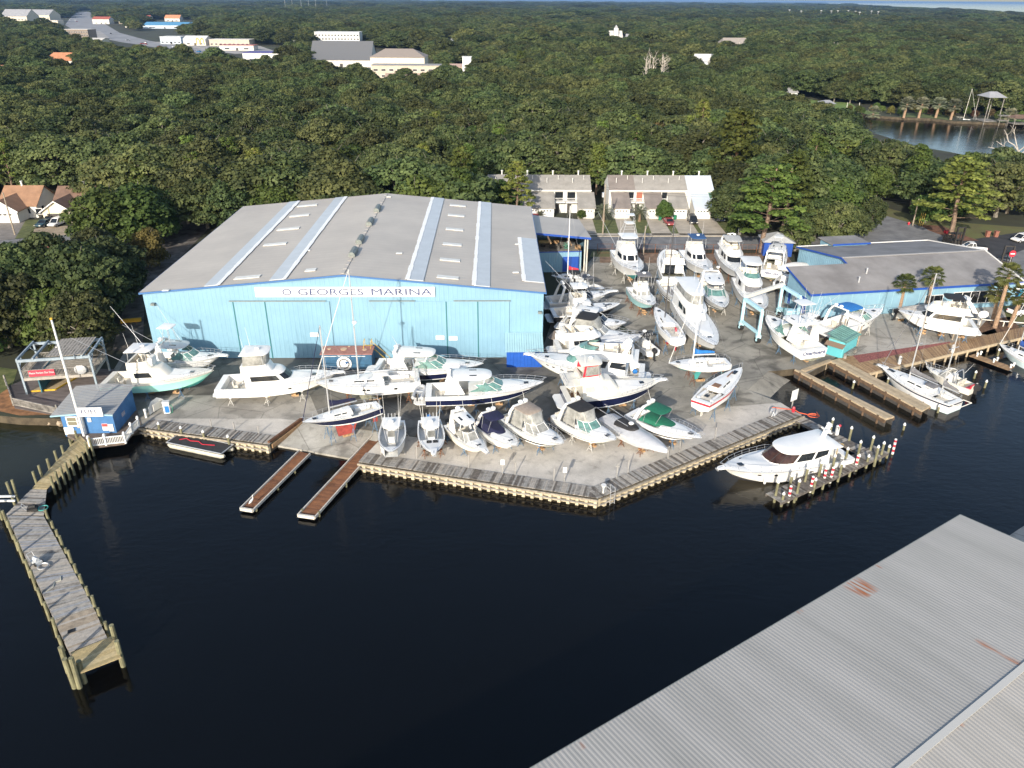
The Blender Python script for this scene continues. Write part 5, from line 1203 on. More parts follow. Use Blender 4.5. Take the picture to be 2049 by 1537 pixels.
# row of small boats on the gravel
b = Boat('center_console', 'all white centre console boat nearest the rusty brown finger dock', 'centre console', (781, 905), (787, 842), kz=.35, hs=1.15, hb=1.75, B=3.15, cols=[WHITE]*3, tc=.84, floor=.5, tw=.85, bottom=WHITE, cockm=GREYG); console(b, n=2)
b = Boat('center_console', 'white and dark hulled fishing boat second from the rusty finger dock', 'centre console', (868, 907), (859, 840), kz=.35, hs=1.15, hb=1.75, B=3.1, fr=(0, .3, .8, 1), cols=[BLACKG, WHITE, WHITE], tc=.6, floor=.5, tw=.85, cockm=GREYG); console(b, n=1, eng=BLUC); b.pulpit(.4); b.hatches([(.68, .35), (.68, -.35)])
b = Boat('walkaround_boat', 'cream walkaround boat with two black outboards between small gravel row boats', 'fishing boat', (971, 902), (905, 847), kz=.35, hs=1.1, hb=1.7, B=2.65, cols=[CREAM]*3, tc=.45, floor=.45, bottom=CREAM)
express(b, 'hardtop', trunk=.35, glass=CLEARV, z2=3.2); b.outboards(2, BLKC); b.pulpit(.5)
b = Boat('cuddy_cruiser', 'white cuddy cruiser with navy cockpit cover and navy top', 'cruiser', (1036, 892), (961, 840), kz=.4, hs=1.25, hb=1.8, B=2.75, cols=[WHITE]*3, tc=.5, floor=.6, bottom=WHITE)
express(b, 'bimini', NAVC, cover=NAVC, cock=False, trunk=.35, z2=3.2); b.solid('cockpit_cover', NAVC, [(b.sh(.3)+.02, .02, .68, 1.28, 1.15, .55), (b.sh(.3)+.38, .04, .66, 1.15, 1.0, .55), (b.sh(.3)+.7, .26, .58, .7, .6, .5)])
b = Boat('express_cruiser', 'express cruiser with tan canvas top and clear curtains', 'cruiser', (1128, 888), (1016, 829), kz=.45, hs=1.4, hb=2.0, B=3.2, fr=(0, .12, .3, 1), cols=[WHITE, BLACKG, WHITE], bottom=BOTGREY, tc=.46, floor=.7)
express(b, 'bimini', TANC, clear=True, glass=CLEARV, z2=3.75)
b = Boat('express_cruiser', 'express cruiser with black bimini top and green tinted windshield', 'cruiser', (1233, 881), (1120, 825), kz=.45, hs=1.4, hb=2.0, B=3.3, fr=(0, .12, .2, 1), cols=[WHITE, BLACKG, WHITE], bottom=BOTGREY, tc=.48, floor=.7)
express(b, 'bimini', BLKC, clear=True, z2=3.75); b.platform(.9, mat=TEAK)
b = Boat('wrapped_boat', 'long low boat sealed under pale grey winter cover with black cockpit patch', 'boat', (1336, 902), (1213, 833), kz=.4, hs=1.15, hb=1.6, B=2.9, cols=[WRAP]*3, bottom=WRAP, tc=.05, tw=.85, rake=2.2); wrapcover(b, ht=.55)
m = MB(); R = [b.ring(z, .24, .52, w, w*.8, .5) for z, w in ((b.sh(.4)+.25, 1.0), (b.sh(.4)+.62, .9), (b.sh(.4)+.8, .5))]; m.loft([r[::-1] for r in R], False, True); m.build('cockpit_patch', BLKC, b.root, smooth=True); b.radar(.42, 0, b.sh(.4)+.75)
b.posts('wrap_pole', STEEL, [((-.12, s*.7, b.hs+.9), (.42, s*.5, b.hs+.85)) for s in (1, -1)], .04)
b = Boat('performance_cruiser', 'white arch cruiser with green canvas top and green cockpit cover', 'cruiser', (1405, 877), (1264, 823), kz=.45, hs=1.35, hb=1.85, B=3.1, fr=(0, .18, .34, 1), cols=[WHITE, BLACKG, WHITE], bottom=BOTBLK, tc=.48, floor=.7, rake=2.2)
express(b, 'bimini', GRNC, cover=GRNC, cock=False, trunk=.3, z2=3.2); b.solid('cockpit_cover', GRNC, [(b.sh(.35)+.02, .2, .64, 1.3, 1.1, .6), (b.sh(.35)+.45, .22, .62, 1.1, .95, .6), (b.sh(.35)+.6, .3, .52, .7, .6, .5)])
# centre of the yard
b = Boat('trawler_yacht', 'navy hulled trawler yacht with cream bridge canopy edged in red', 'trawler yacht', (1322, 760), (1128, 788), hs=1.75, hb=2.75, B=4.7, fr=(0, .08, .84, 1), cols=[WHITE, NAVY, WHITE], bottom=BOTBLK, tc=.2, rake=1.4, deckm=CREAM, cockm=TEAK)
convertible(b, CREAM, hh=1.65, x0=.16, x1=.6, side=((.03, .12), (.2, .26)), glass=M('cabin_curtain', (.5, .48, .44), .5, var=.1, vs=4.), riggers=False, topm=CREAM, enclosed=None, fb=.85, front=False)
L = b.L; h = b.hw(.45)*.86; zf = b.sh(.48)-.05+1.75
b.band('enclosure', RED, (zf+.8, .13, .36, h*.8, h*.66, .4), (zf+2.37, .15, .34, h*.77, h*.7, .3), 0, 1, .03, .97); b.band('enclosure_window', CLEARV, (zf+.8, .13, .36, h*.8, h*.66, .4), (zf+2.37, .15, .34, h*.77, h*.7, .3), .12, .9, .06, .94, off=.06)
b.slab('boat_deck', CREAM, zf-.12, -.02, .2, h*.98, .1, .1, 0); b.posts('boat_deck_rail', STEEL, [((-.01, h*.9*s, zf), (-.01, h*.9*s, zf+.9)) for s in (1, 0, -1)]+[((-.01, h*.9, zf+.9), (-.01, -h*.9, zf+.9)), ((-.01, h*.9, zf+.45), (-.01, -h*.9, zf+.45))]+[((-.01, h*.9*s, zf+.9), (.14, h*.9*s, zf+.9)) for s in (1, -1)], .025)
b.platform(1.1, .75); b.pulpit(.8)
b = Boat('motor_yacht', 'big white flybridge yacht with long dark saloon windows, bow toward the blue lean-to', 'motor yacht', (1058, 709), (1290, 742), hs=1.9, hb=2.9, B=4.9, cols=[WHITE]*3, bottom=BOTGREY, tc=.14, rake=1.8)
yacht(b, x0=.16, x1=.74, hh=1.75, front=GGLASS, sideu=((.0, .09), (.11, .3))); b.ports([.7, .78, .84], .62); b.pulpit(.6); MB().ball((.08*b.L, .9, 2.1), .35, 8, 6).build('fender_ball', BLUC, b.root)
b = Boat('bay_boat', 'open white bay boat with one black outboard beside the big flybridge yacht', 'skiff', (1264, 668), (1308, 703), kz=.35, hs=.95, hb=1.25, B=2.4, cols=[WHITE]*3, bottom=ICE, tc=.84, floor=.4, tw=.9, rake=.7); console(b, n=1, rods=False, topm=BLKC)
MB().box((.7*b.L, .4, .75), (.5, .4, .3)).build('life_jacket', YELP, b.root)
b = Boat('sailing_yacht', 'white sailing yacht with blue sail cover and teal bottom', 'sailboat', (1337, 727), (1458, 723), kz=1.6, hs=1.1, hb=1.35, B=3.1, fr=(0, .1, .88, 1), cols=[CREAM, WHITE, WHITE], bottom=BOTTEAL, tc=.4, tw=.7, t0=.35, e=1.6, rake=1.3, dead=.34, flare=.2, floor=.65)
sail(b, BOTTEAL, mast=1, mx=.6, mh=12., boomm=BLUC, mastm=WHITE, kx=(.42, .58), trunk=(.4, .7), furl=WHTC)
b = Boat('mastless_sailboat', 'mastless white sailboat with red band round its stern on stands', 'sailboat', (1484, 735), (1402, 804), kz=1.35, hs=1.35, hb=1.7, B=3.4, fr=(0, .1, .58, .86, 1), cols=[WHITE, WHITE, RED, WHITE], bottom=CREAM, tc=.3, tw=.72, t0=.35, e=1.7, rake=1.4, dead=.34, flare=.2, floor=.9)
sail(b, CREAM, kd=1.05, trunk=(.3, .74), mats=TEAK, rail=True); b.hatches([(.8, 0), (.14, 0)]); MB().bar((.62*b.L, 0, b.sh(.6)+.5), (.78*b.L, .1, b.sh(.7)+.45), .12, .1).build('anchor_chock', TEAK, b.root)
b = Boat('sailing_yacht', 'white sailboat with bright red keel and dark slender mast', 'sailboat', (1312, 614), (1357, 677), kz=1.75, hs=1.3, hb=1.65, B=3.3, cols=[CREAM, WHITE, WHITE], bottom=WHITE, tc=.36, tw=.7, t0=.35, e=1.7, rake=1.5, dead=.34, flare=.2, floor=.8, cockm=VINYL)
sail(b, RED, mast=1, mx=.58, mh=14.5, boom=False, mastm=M('dark_mast', (.06, .06, .065), .4), kx=(.3, .46), kd=1.5, trunk=(.36, .74), furl=None, spread=2)
MB().box((.22*b.L, -.4, 1.6), (.5, .3, .5)).build('red_cushion', RED, b.root)
b = Boat('aft_cabin_yacht', 'tall white aft cabin yacht with enclosed wheelhouse, bow toward the blue boomed sailboat', 'motor yacht', (1432, 692), (1366, 598), hs=2.05, hb=2.9, B=4.6, cols=[WHITE]*3, bottom=BOTGREY, tc=.08, rake=1.6)
yacht(b, x0=.06, x1=.62, hh=1.5, sideu=((.12, .2), (.22, .28)), front=WHITE, arch=False, scr=None, swim=0)
h = b.hw(.42)*.88; zf = b.sh(.45)+1.5; b.band('bridge_curtain', CLEARV, (zf+.9, .01, .46, h*.85, h*.7, .5), (zf+2.1, .05, .42, h*.8, h*.68, .5), 0, 1, .06, .94); b.slab('hardtop', WHITE, zf+2.1, .02, .44, h*.86, .1, .45, .14); b.ports([.3], .7); b.whips([((.1, 1., zf+2.2), (-.2, 0, 2.5))])
# far rows
b = Boat('sportfishing_boat', 'white sportfishing boat with tall tuna tower by the street fence', 'sportfishing boat', (1277, 543), (1243, 500), kz=.8, hs=1.9, hb=3.1, B=4.9, cols=[WHITE]*3, bottom=BOTTEAL, tc=.3)
convertible(b, hh=1.7, tower=True, rl=9, x0=.28, x1=.68); b.pulpit(.5)
b = Boat('sportfishing_boat', 'small sportfisher with seafoam green hull and white upper bridge', 'sportfishing boat', (1305, 611), (1271, 574), kz=.8, hs=1.5, hb=2.3, B=3.6, fr=(0, .1, .82, 1), cols=[TEALH, TEALH, WHITE], bottom=BOTBLK, tc=.4)
convertible(b, hh=1.1, x0=.34, x1=.62, fb=.7, glass=CLEARV, side=((.05, .3),), topm=GRYC)
b = Boat('motor_yacht', 'white motor yacht turned stern first with open aft deck', 'motor yacht', (1331, 499), (1349, 556), kz=.6, hs=1.7, hb=2.7, B=4.6, cols=[WHITE]*3, bottom=BOTGREY, tc=.2, rake=1.6)
yacht(b, x0=.2, x1=.7, hh=1.75, swim=1.3, arch=False, scr=None); MB().box((.195*b.L, .5, 2.4), (.06, 1.8, 1.5)).build('saloon_door', GLASS, b.root)
b = Boat('sportfishing_boat', 'white sportfishing boat under a navy blue canvas roof', 'sportfishing boat', (1419, 541), (1378, 500), kz=.7, hs=1.7, hb=2.7, B=4.4, cols=[WHITE]*3, bottom=BOTGREY, tc=.28)
convertible(b, hh=1.5, topm=NAVC if 0 else M('faded_navy_canvas', (.03, .09, .22), .8, var=.1, vs=2.), riggers=False, x0=.26, x1=.64)
b = Boat('express_cruiser', 'white cruiser with black cover wrapped round its windshield', 'cruiser', (1376, 607), (1332, 560), kz=.6, hs=1.5, hb=2.3, B=3.9, fr=(0, .14, .3, .5, .56, 1), cols=[WHITE, BLACKG, WHITE, BLACKG, WHITE], bottom=BOTGREY, tc=.4)
express(b, None, cover=None, glass=GRYC); 
b = Boat('hardtop_cruiser', 'white hardtop cruiser with two pane windshield and radar bar', 'cruiser', (1448, 616), (1414, 556), kz=.6, hs=1.6, hb=2.5, B=4.3, fr=(0, .12, .26, 1), cols=[WHITE, BLACKG, WHITE], bottom=BOTGREY, tc=.36)
express(b, 'hardtop', wr=(.48, .72), trunk=.4); b.radar(.22, 1., 4.6); b.outboards(1, BLKC)
b = Boat('flybridge_cruiser', 'white flybridge cruiser under a pale striped canopy with black bottom', 'cruiser', (1487, 549), (1451, 500), kz=.7, hs=1.8, hb=2.7, B=4.5, cols=[WHITE]*3, bottom=BOTBLK, tc=.2)
yacht(b, x0=.18, x1=.68, hh=1.5, top=True, topm=M('striped_canopy', (.5, .5, .48), .8, var=.12, vs=3.), scr=None, sideu=((.1, .18), (.2, .28)), swim=1.2, arch=True)
b = Boat('express_fisherman', 'white sportfisher showing its lettered stern beside the pale roofed blue hut', 'fishing boat', (1563, 487), (1544, 543), kz=.7, hs=1.6, hb=2.4, B=4.0, cols=[WHITE]*3, bottom=BOTGREY, tc=.4)
express(b, 'hardtop', glass=CLEARV, z2=4.2); b.name_on_transom('FISH ON', .55); b.posts('tuna_tower', ALU, [((.26+a, s*1.1, 4.2), (.3+a*.5, s*.5, 6.6)) for s in (1, -1) for a in (0, .14)]); b.slab('tower_top', WHITE, 6.6, .28, .42, .8, .07, .2, .04)
b = Boat('flybridge_cruiser', 'white flybridge cruiser with green bridge windshield framed by the travel lift', 'cruiser', (1527, 619), (1487, 556), kz=.7, hs=1.8, hb=2.7, B=4.5, cols=[WHITE]*3, bottom=BOTGREY, tc=.2)
yacht(b, x0=.18, x1=.64, hh=1.5, front=GRYC, sideu=((.1, .18),), arch=False, scr=GGLASS, swim=1.2); b.slab('hardtop', WHITE, 6.4, .14, .42, 1.7, .1, .35, .14)
for q in [((.2, 1.5*s, 4.6), (.18, 1.5*s, 6.4)) for s in (1, -1)]+[((.42, 1.1*s, 5.), (.38, 1.3*s, 6.4)) for s in (1, -1)]: b.posts('hardtop_post', WHITE, [q])
b = Boat('sportfishing_boat', 'white sportfishing boat with its name painted across the stern beside the teal shed', 'sportfishing boat', (1535, 630), (1630, 700), kz=.6, hs=1.75, hb=2.7, B=4.8, cols=[WHITE]*3, bottom=BOTGREY, tc=.42, cockm=WHITE)
express(b, 'hardtop', wr=(.5, .7), z2=4.5); b.name_on_transom('Overboard', .72); b.hatches([(.7, .6), (.7, -.6), (.8, 0)]); b.ports([.72, .78], .6)
b.posts('tuna_tower', ALU, [((.22+a, s*1.4, 4.5), (.28+a*.5, s*.7, 7.4)) for s in (1, -1) for a in (0, .2)]+[((.25, 1.1, 6.), (.25, -1.1, 6.)), ((.36, 1.1, 6.), (.36, -1.1, 6.))]); b.slab('tower_top', WHITE, 7.4, .24, .44, 1.2, .08, .2, .04); b.riggers(.42, 1.8, 4.4, 7, .4)
b = Boat('express_cruiser', 'white open cruiser with bright blue canvas beneath the office wall', 'cruiser', (1765, 617), (1648, 655), kz=.7, hs=1.7, hb=2.6, B=4.3, cols=[WHITE]*3, bottom=BOTBLK, tc=.48, cockm=VINYL)
express(b, 'bimini', BLUC, wr=(.54, .76), z2=4.2, trunk=.4); b.ports([.6, .68, .5], .72)
b = Boat('t_top_boat', 'white centre console boat with white top between the travel lift and the office', 'centre console', (1602, 652), (1640, 640), kz=.5, hs=1.2, hb=1.7, B=2.8, cols=[WHITE]*3, tc=.84, floor=.5, bottom=BOTGREY, Lfix=8.); console(b, n=2)
b = Boat('flybridge_cruiser', 'white flybridge cruiser with dark wraparound windows beside the leaning palms', 'cruiser', (1797, 621), (1951, 648), kz=.7, hs=1.75, hb=2.7, B=4.5, cols=[WHITE]*3, bottom=BOTBLK, tc=.2)
yacht(b, x0=.2, x1=.76, hh=1.55, sideu=((.02, .3),), arch=2, scr=None, top=True, topm=BLKC); b.ports([.66], .6)
b = Boat('covered_boat', 'outboard boat under a dirty tan cover against the office wall', 'boat', (1862, 612), (1796, 623), kz=.5, hs=1.2, hb=1.6, B=2.5, cols=[CREAM]*3, bottom=CREAM, tc=.05, Lfix=7.); wrapcover(b, M('dirty_tan_cover', (.5, .46, .4), .85, var=.25, vs=1.2), .6); b.outboards(1, BLKC)
# along the shed's east wall
b = Boat('small_sailboat', 'grey sailboat with tall white mast and red sail cover in the open bay', 'sailboat', (1103, 551), (1168, 556), kz=1.0, hs=1.0, hb=1.3, B=2.6, cols=[GREYG]*3, bottom=GREYG, tc=.4, tw=.65, t0=.35, e=1.7, dead=.34, flare=.2, floor=.6)
sail(b, GREYG, mast=1, mx=.5, mh=12.2, boomm=RED, mastm=WHITE, kd=.6, furl=None, spread=1)
b = Boat('center_console', 'grey centre console boat with dark blue top outside the open bay', 'centre console', (1192, 572), (1150, 563), kz=.5, hs=1.2, hb=1.7, B=2.7, cols=[GREYG]*3, tc=.8, floor=.5, bottom=GREYG, Lfix=7.); console(b, n=1, topm=GRYC)
b = Boat('express_cruiser', 'pale grey open cruiser whose pointed bow pulpit reaches toward the yard lane', 'cruiser', (1222, 583), (1095, 600), kz=.7, hs=1.6, hb=2.4, B=4.0, cols=[GREYG, GREYG, WHITE], bottom=GREYG, tc=.46, rake=1.8)
express(b, 'bimini', BLKC, wr=(.52, .74), z2=3.9, arch=True, glass=GLASS); b.platform(.9, mat=GREYG); b.pulpit(1.2); b.slab('tower_top', BLKC, 6.0, .34, .5, 1.1, .1, .3, .05); b.posts('tuna_tower', ALU, [((.3+a, s*1.3, 3.9), (.36+a*.7, s*.9, 6.)) for s in (1, -1) for a in (0, .2)])
b = Boat('sportfishing_boat', 'black hulled sportfisher with white house beside the shed corner', 'sportfishing boat', (1241, 607), (1104, 625), kz=.6, hs=1.6, hb=2.6, B=4.3, fr=(0, .06, .86, 1), cols=[BLACKG, BLACKG, WHITE], bottom=BOTBLK, tc=.34)
convertible(b, hh=1.5, side=((.03, .12), (.14, .24)), bands=3, x0=.3, x1=.68, fb=.8); b.platform(.9, mat=GREYG); b.hatches([(.76, .5), (.76, -.5), (.85, 0)])
b = Boat('hardtop_cruiser', 'white cruiser with raked dark windshield wedged between the black sportfisher and the black topped cruiser', 'cruiser', (1254, 646), (1126, 638), kz=.6, hs=1.6, hb=2.4, B=4.2, cols=[WHITE]*3, bottom=BOTGREY, tc=.34)
express(b, 'hardtop', glass=GLASS, wr=(.5, .74)); b.platform(1.)
b = Boat('express_cruiser', 'white cruiser with square black top and clear curtains near the shed corner', 'cruiser', (1264, 672), (1120, 658), kz=.6, hs=1.7, hb=2.5, B=4.3, cols=[WHITE]*3, bottom=BOTGREY, tc=.4)
express(b, 'bimini', BLKC, clear=True, z2=4.4, glass=CLEARV); b.platform(1.3, mat=TANC)
h = b.hw(.5); b.side('side_wing', BLKC, (b.hs+.05, .1, .6, h*.95, h*.85, .4), (b.hs+1.0, .16, .5, h*.85, h*.75, .4), 0, 1, .0, .09)
b = Boat('shrouded_cruiser', 'cruiser with white plastic sheeting draped over its bow behind the big flybridge yacht', 'cruiser', (1286, 672), (1112, 690), kz=.6, hs=1.6, hb=2.3, B=4.2, cols=[WHITE]*3, bottom=BOTGREY, tc=.3)
yacht(b, x0=.12, x1=.6, hh=1.2, arch=False, scr=None, swim=1.2)
m = MB(); R = []
for t in (.5, .6, .7, .8, .9, .97): R.append([(b.x(t, 1), b.hw(t)*q*1.02+rng(-.05, .05), b.sh(t)+.9*(1-abs(q)**1.3)*(1.3-t)+rng(-.08, .12)-.2*(abs(q) > .95)) for q in (-1, -.6, -.25, 0, .25, .6, 1)])
m.loft(R, False, True, closed=False); m.build('plastic_sheet', WRAP, b.root)
# squeezed behind the office
b = Boat('stored_boat', 'boat under a smooth white cover behind the office wing', 'boat', (1572, 533), (1612, 529), kz=.6, hs=1.4, hb=1.9, B=2.8, cols=[WHITE]*3, bottom=BOTGREY, tc=.05, Lfix=7.5); wrapcover(b, WHTC, .8)
b = Boat('outboard_boat', 'white boat with two black outboards tucked behind the office end wall', 'boat', (1592, 535), (1560, 567), kz=.6, hs=1.2, hb=1.6, B=2.6, cols=[WHITE]*3, bottom=BOTGREY, tc=.7, floor=.5, Lfix=8.); console(b, n=2, top=False)
# afloat
afl = 'boats lying in the water'
b = Boat('cruising_yacht', 'large white hardtop yacht moored inside the piling dock', 'motor yacht', (1447, 936), (1683, 898), kz=.65, hs=2.1, hb=2.9, B=5.0, cols=[WHITE]*3, bottom=BOTBLK, tc=.3, water=True, group=afl, rake=1.5, e=2.3, fr=(0, .3, .78, 1), floor=1.2)
L = b.L; h = b.hw(.45); zd = b.sh(.45)
r0 = (zd-.2, .22, .69, h*.84, h*.78, .4); r1 = (zd+.55, .22, .66, h*.8, h*.72, .42); r2 = (zd+1.55, .2, .57, h*.72, h*.62, .42)
b.solid('deckhouse', WHITE, [r0, r1, r2]); b.band('windshield', M('warm_dark_glass', (.05, .025, .018), .08, spec=.6, var=.5, vs=1.2), r1, r2, .04, .95, .24, .76); m = MB()
A, C = b.ring(*r1), b.ring(*r2)
for u in (.36, .46, .56, .66): 
    i = u*20; j = int(i); f = i-j; a = Vector(A[j]).lerp(Vector(A[j+1]), f); c = Vector(C[j]).lerp(Vector(C[j+1]), f); m.cyl(a+(a-Vector((.4*L, 0, a.z))).normalized()*.03, c+(a-Vector((.4*L, 0, a.z))).normalized()*.03, .04, .04, 4)
m.build('windshield_frame', DARK, b.root); b.side('side_window', GLASS, r1, r2, (.35, .05), (.85, .95), .02, .1); b.side('side_window', GLASS, r1, r2, .06, .93, .115, .22)
b.slab('hardtop', WHITE, zd+1.55, .12, .58, h*.82, .14, .4, .16); b.solid('fore_trunk', WHITE, [(b.sh(.7)-.1, .55, .9, h*.84, h*.7, .6), (b.sh(.7)+.3, .55, .85, h*.74, h*.56, .6)])
for t, y in ((.76, .9), (.8, -.9), (.86, 0)): b.hatches([(t, y)], GLASS, .6)
m = MB(); m.bar((.2*L, 0, zd+1.7), (.15*L, 0, zd+3.6), .5, .2); m.bar((.17*L, -.8, zd+2.7), (.17*L, .8, zd+2.7), .2, .1); m.bar((.155*L, -.4, zd+3.4), (.155*L, .4, zd+3.4), .15, .08); m.build('radar_mast', WHITE, b.root); b.radar(.19, .55, zd+2.75)
b.rail(.42, h=.7, pul=.5); b.pulpit(.7); b.platform(1.2, 1.0); b.ports([.66, .78], .7); m = MB()
for sg in (1, -1):
    p, q = b.pt(.36, .66, sg), b.pt(.56, .70, sg); n_ = Vector((0, sg*.03, 0)); P = [p+n_, q+n_+Vector((0, 0, .05)), q+n_+Vector((-.6, 0, .3)), p+n_+Vector((.1, 0, .12))]; m.add(P, [(0, 1, 2, 3), (3, 2, 1, 0)])
m.build('hull_window', GLASS, b.root); b.seats([(.2, 0, b.floor, h*.9)])
for t in (.1, .3, .52, .74):
    p = b.pt(t, .72, 1 if False else (1 if b.W((0, 1, 0)).y < b.W((0, -1, 0)).y else -1)); p.y *= 1.06; q = b.W((p.x, p.y, p.z-.5))
    tag(MB().cyl((0, 0, -.42), (0, 0, .42), .15, .15, 8).ball((0, 0, .42), .15, 8, 4).ball((0, 0, -.42), .15, 8, 4).build('fender', CAPW, None, q), 'white fender hanging on the side of the moored hardtop yacht', 'fender', 'fenders on the moored hardtop yacht')
b = Boat('ketch', 'white two masted ketch moored along the second wooden slip pier', 'sailboat', (1764, 733), (1914, 806), kz=.7, hs=2.0, hb=2.6, B=4.2, fr=(0, .25, .8, .93, 1), cols=[ICE, WHITE, NAVY, WHITE], bottom=BOTBLK, tc=.22, tw=.7, t0=.35, e=1.8, rake=1.8, dead=.3, flare=.25, floor=1.5, water=True, group=afl)
rig = sail(b, mast=1, mx=.62, mh=14.6, boomm=GRYC, fin=False, trunk=(.3, .76), spread=2, dodger=GRYC, furl=GRYC); rig(.2, 9.2, b.L*.2, True, 'mizzen_mast'); b.hatches([(.88, 0), (.7, 0)]); b.pulpit(.6)
m = MB(); m.tube([(0, -1.3, 2.1), (-1.2, -1.2, 2.2), (-1.2, 1.2, 2.2), (0, 1.3, 2.1)], .06, 5); m.build('stern_davit', CREAM, b.root)
b = Boat('fishing_boat', 'cream outboard fishing boat with red seats moored beside the ketch', 'fishing boat', (1853, 733), (1950, 776), kz=.4, hs=1.25, hb=1.75, B=2.7, cols=[CREAM]*3, bottom=BOTBLK, tc=.5, floor=.7, water=True, group=afl, deckm=CREAM)
express(b, None, glass=CLEARV, trunk=.35); b.outboards(1, BLKC, 1.2); b.seats([(.06, .4, .8, 1.2)], RED); b.arch(.34, 1.1, 1.3, 2.9, lean=.3, wd=.08, mat=STEEL, name='rod_arch')
b = Boat('sailing_yacht', 'pale green sailboat with blue sail cover moored at the frame edge', 'sailboat', (2000, 688), (2110, 742), kz=.6, hs=1.5, hb=1.9, B=3.4, fr=(0, .3, .85, 1), cols=[ICE, ICE, WHITE], bottom=BOTBLK, tc=.36, tw=.7, t0=.35, e=1.7, rake=1.5, dead=.3, flare=.2, floor=1., water=True, group=afl)
sail(b, mast=1, mx=.66, mh=12., boomm=M('bright_navy_canvas', (.015, .06, .25), .8), fin=False, trunk=(.34, .74), dodger=BOTTEAL)
b = Boat('sailing_yacht', 'white sailboat moored on the creek below the pale fan palms', 'sailboat', (1954, 241), (1913, 240), kz=.6, hs=1.2, hb=1.6, B=3.2, cols=[WHITE]*3, bottom=BOTBLK, tc=.36, tw=.7, t0=.35, e=1.7, rake=1.5, dead=.3, flare=.2, floor=.8, water=True, group=afl); sail(b, mast=1, mx=.35, mh=12.5, boomm=None, fin=False, trunk=(.34, .74), mastm=CREAM, lean=.03)
# inflatable on the cruiser's stern
b = DINGHY; q = b.W((-.75, 0, 1.45)); d = T('inflatable_dinghy', 'grey inflatable dinghy lying across the stern of the navy hardtop cruiser', 'dinghy', q, b.a+rad(80))
m = MB(); m.tube([(-1.5, .55, 0), (.6, .6, .05), (1.3, .35, .12), (1.55, 0, .16), (1.3, -.35, .12), (.6, -.6, .05), (-1.5, -.55, 0)], .24, 8); m.build('inflatable_tube', M('grey_hypalon', (.42, .43, .44), .6, var=.06), d, smooth=True)
MB().box((-.1, 0, -.08), (2.6, .9, .08)).build('floor', GREYG, d); MB().box((0, 0, .18), (.3, 1., .06)).build('seat', GREYG, d)
m = MB().box((-1.5, 0, .35), (.25, .35, .45)); m.box((-1.55, 0, -.1), (.12, .14, .6)); m.build('outboard_motor', DARK, d)
# flat work barge
c = [G(*q, -.28) for q in ((333, 886), (443, 909), (466, 886), (360, 869))]
for q in c: q.z = WZ; brz = math.atan2((c[1]-c[0]).y, (c[1]-c[0]).x); bl, bw = (c[1]-c[0]).length, max(2.2, abs((Matrix.Rotation(-brz, 3, 'Z') @ (c[3]-c[0])).y))
bg = T('work_barge', 'flat pontoon work barge with dark mat deck tied by the fuel quay', 'barge', c[0], brz, afl)
for y in (.3, bw-.3):
    R = [[(x, y+.34*math.cos(a*.785)*k, .28+.34*k*math.sin(a*.785)) for a in range(8)] for x, k in ((-.1, .4), (.3, 1), (bl-.3, 1), (bl+.1, .5))]; MB().loft(R).build('pontoon', M('pontoon_metal', (.5, .48, .4), .5, var=.15, vs=2.), bg, smooth=True)
MB().box((bl/2, bw/2, .68), (bl, bw, .12)).build('deck_mat', M('black_deck_mat', (.03, .03, .033), .9, var=.3, vs=3.), bg)
m = MB()
for y in (.02, bw-.02): m.box((bl/2, y, .76), (bl+.1, .1, .1))
for x in (.02, bl-.02): m.box((x, bw/2, .76), (.1, bw, .1))
m.build('deck_edge', ALU, bg)
m = MB().tube([(1, 1, .78), (1.6, 1.5, .78), (2.4, 1.2, .78), (3.4, 1.4, .78), (4.2, 1.0, .78), (bl*.75, 1.3, .78)], .05, 5); tag(m.build('red_rope', RED, None, c[0], brz), 'red rope lying across the dark deck of the work barge', 'rope')
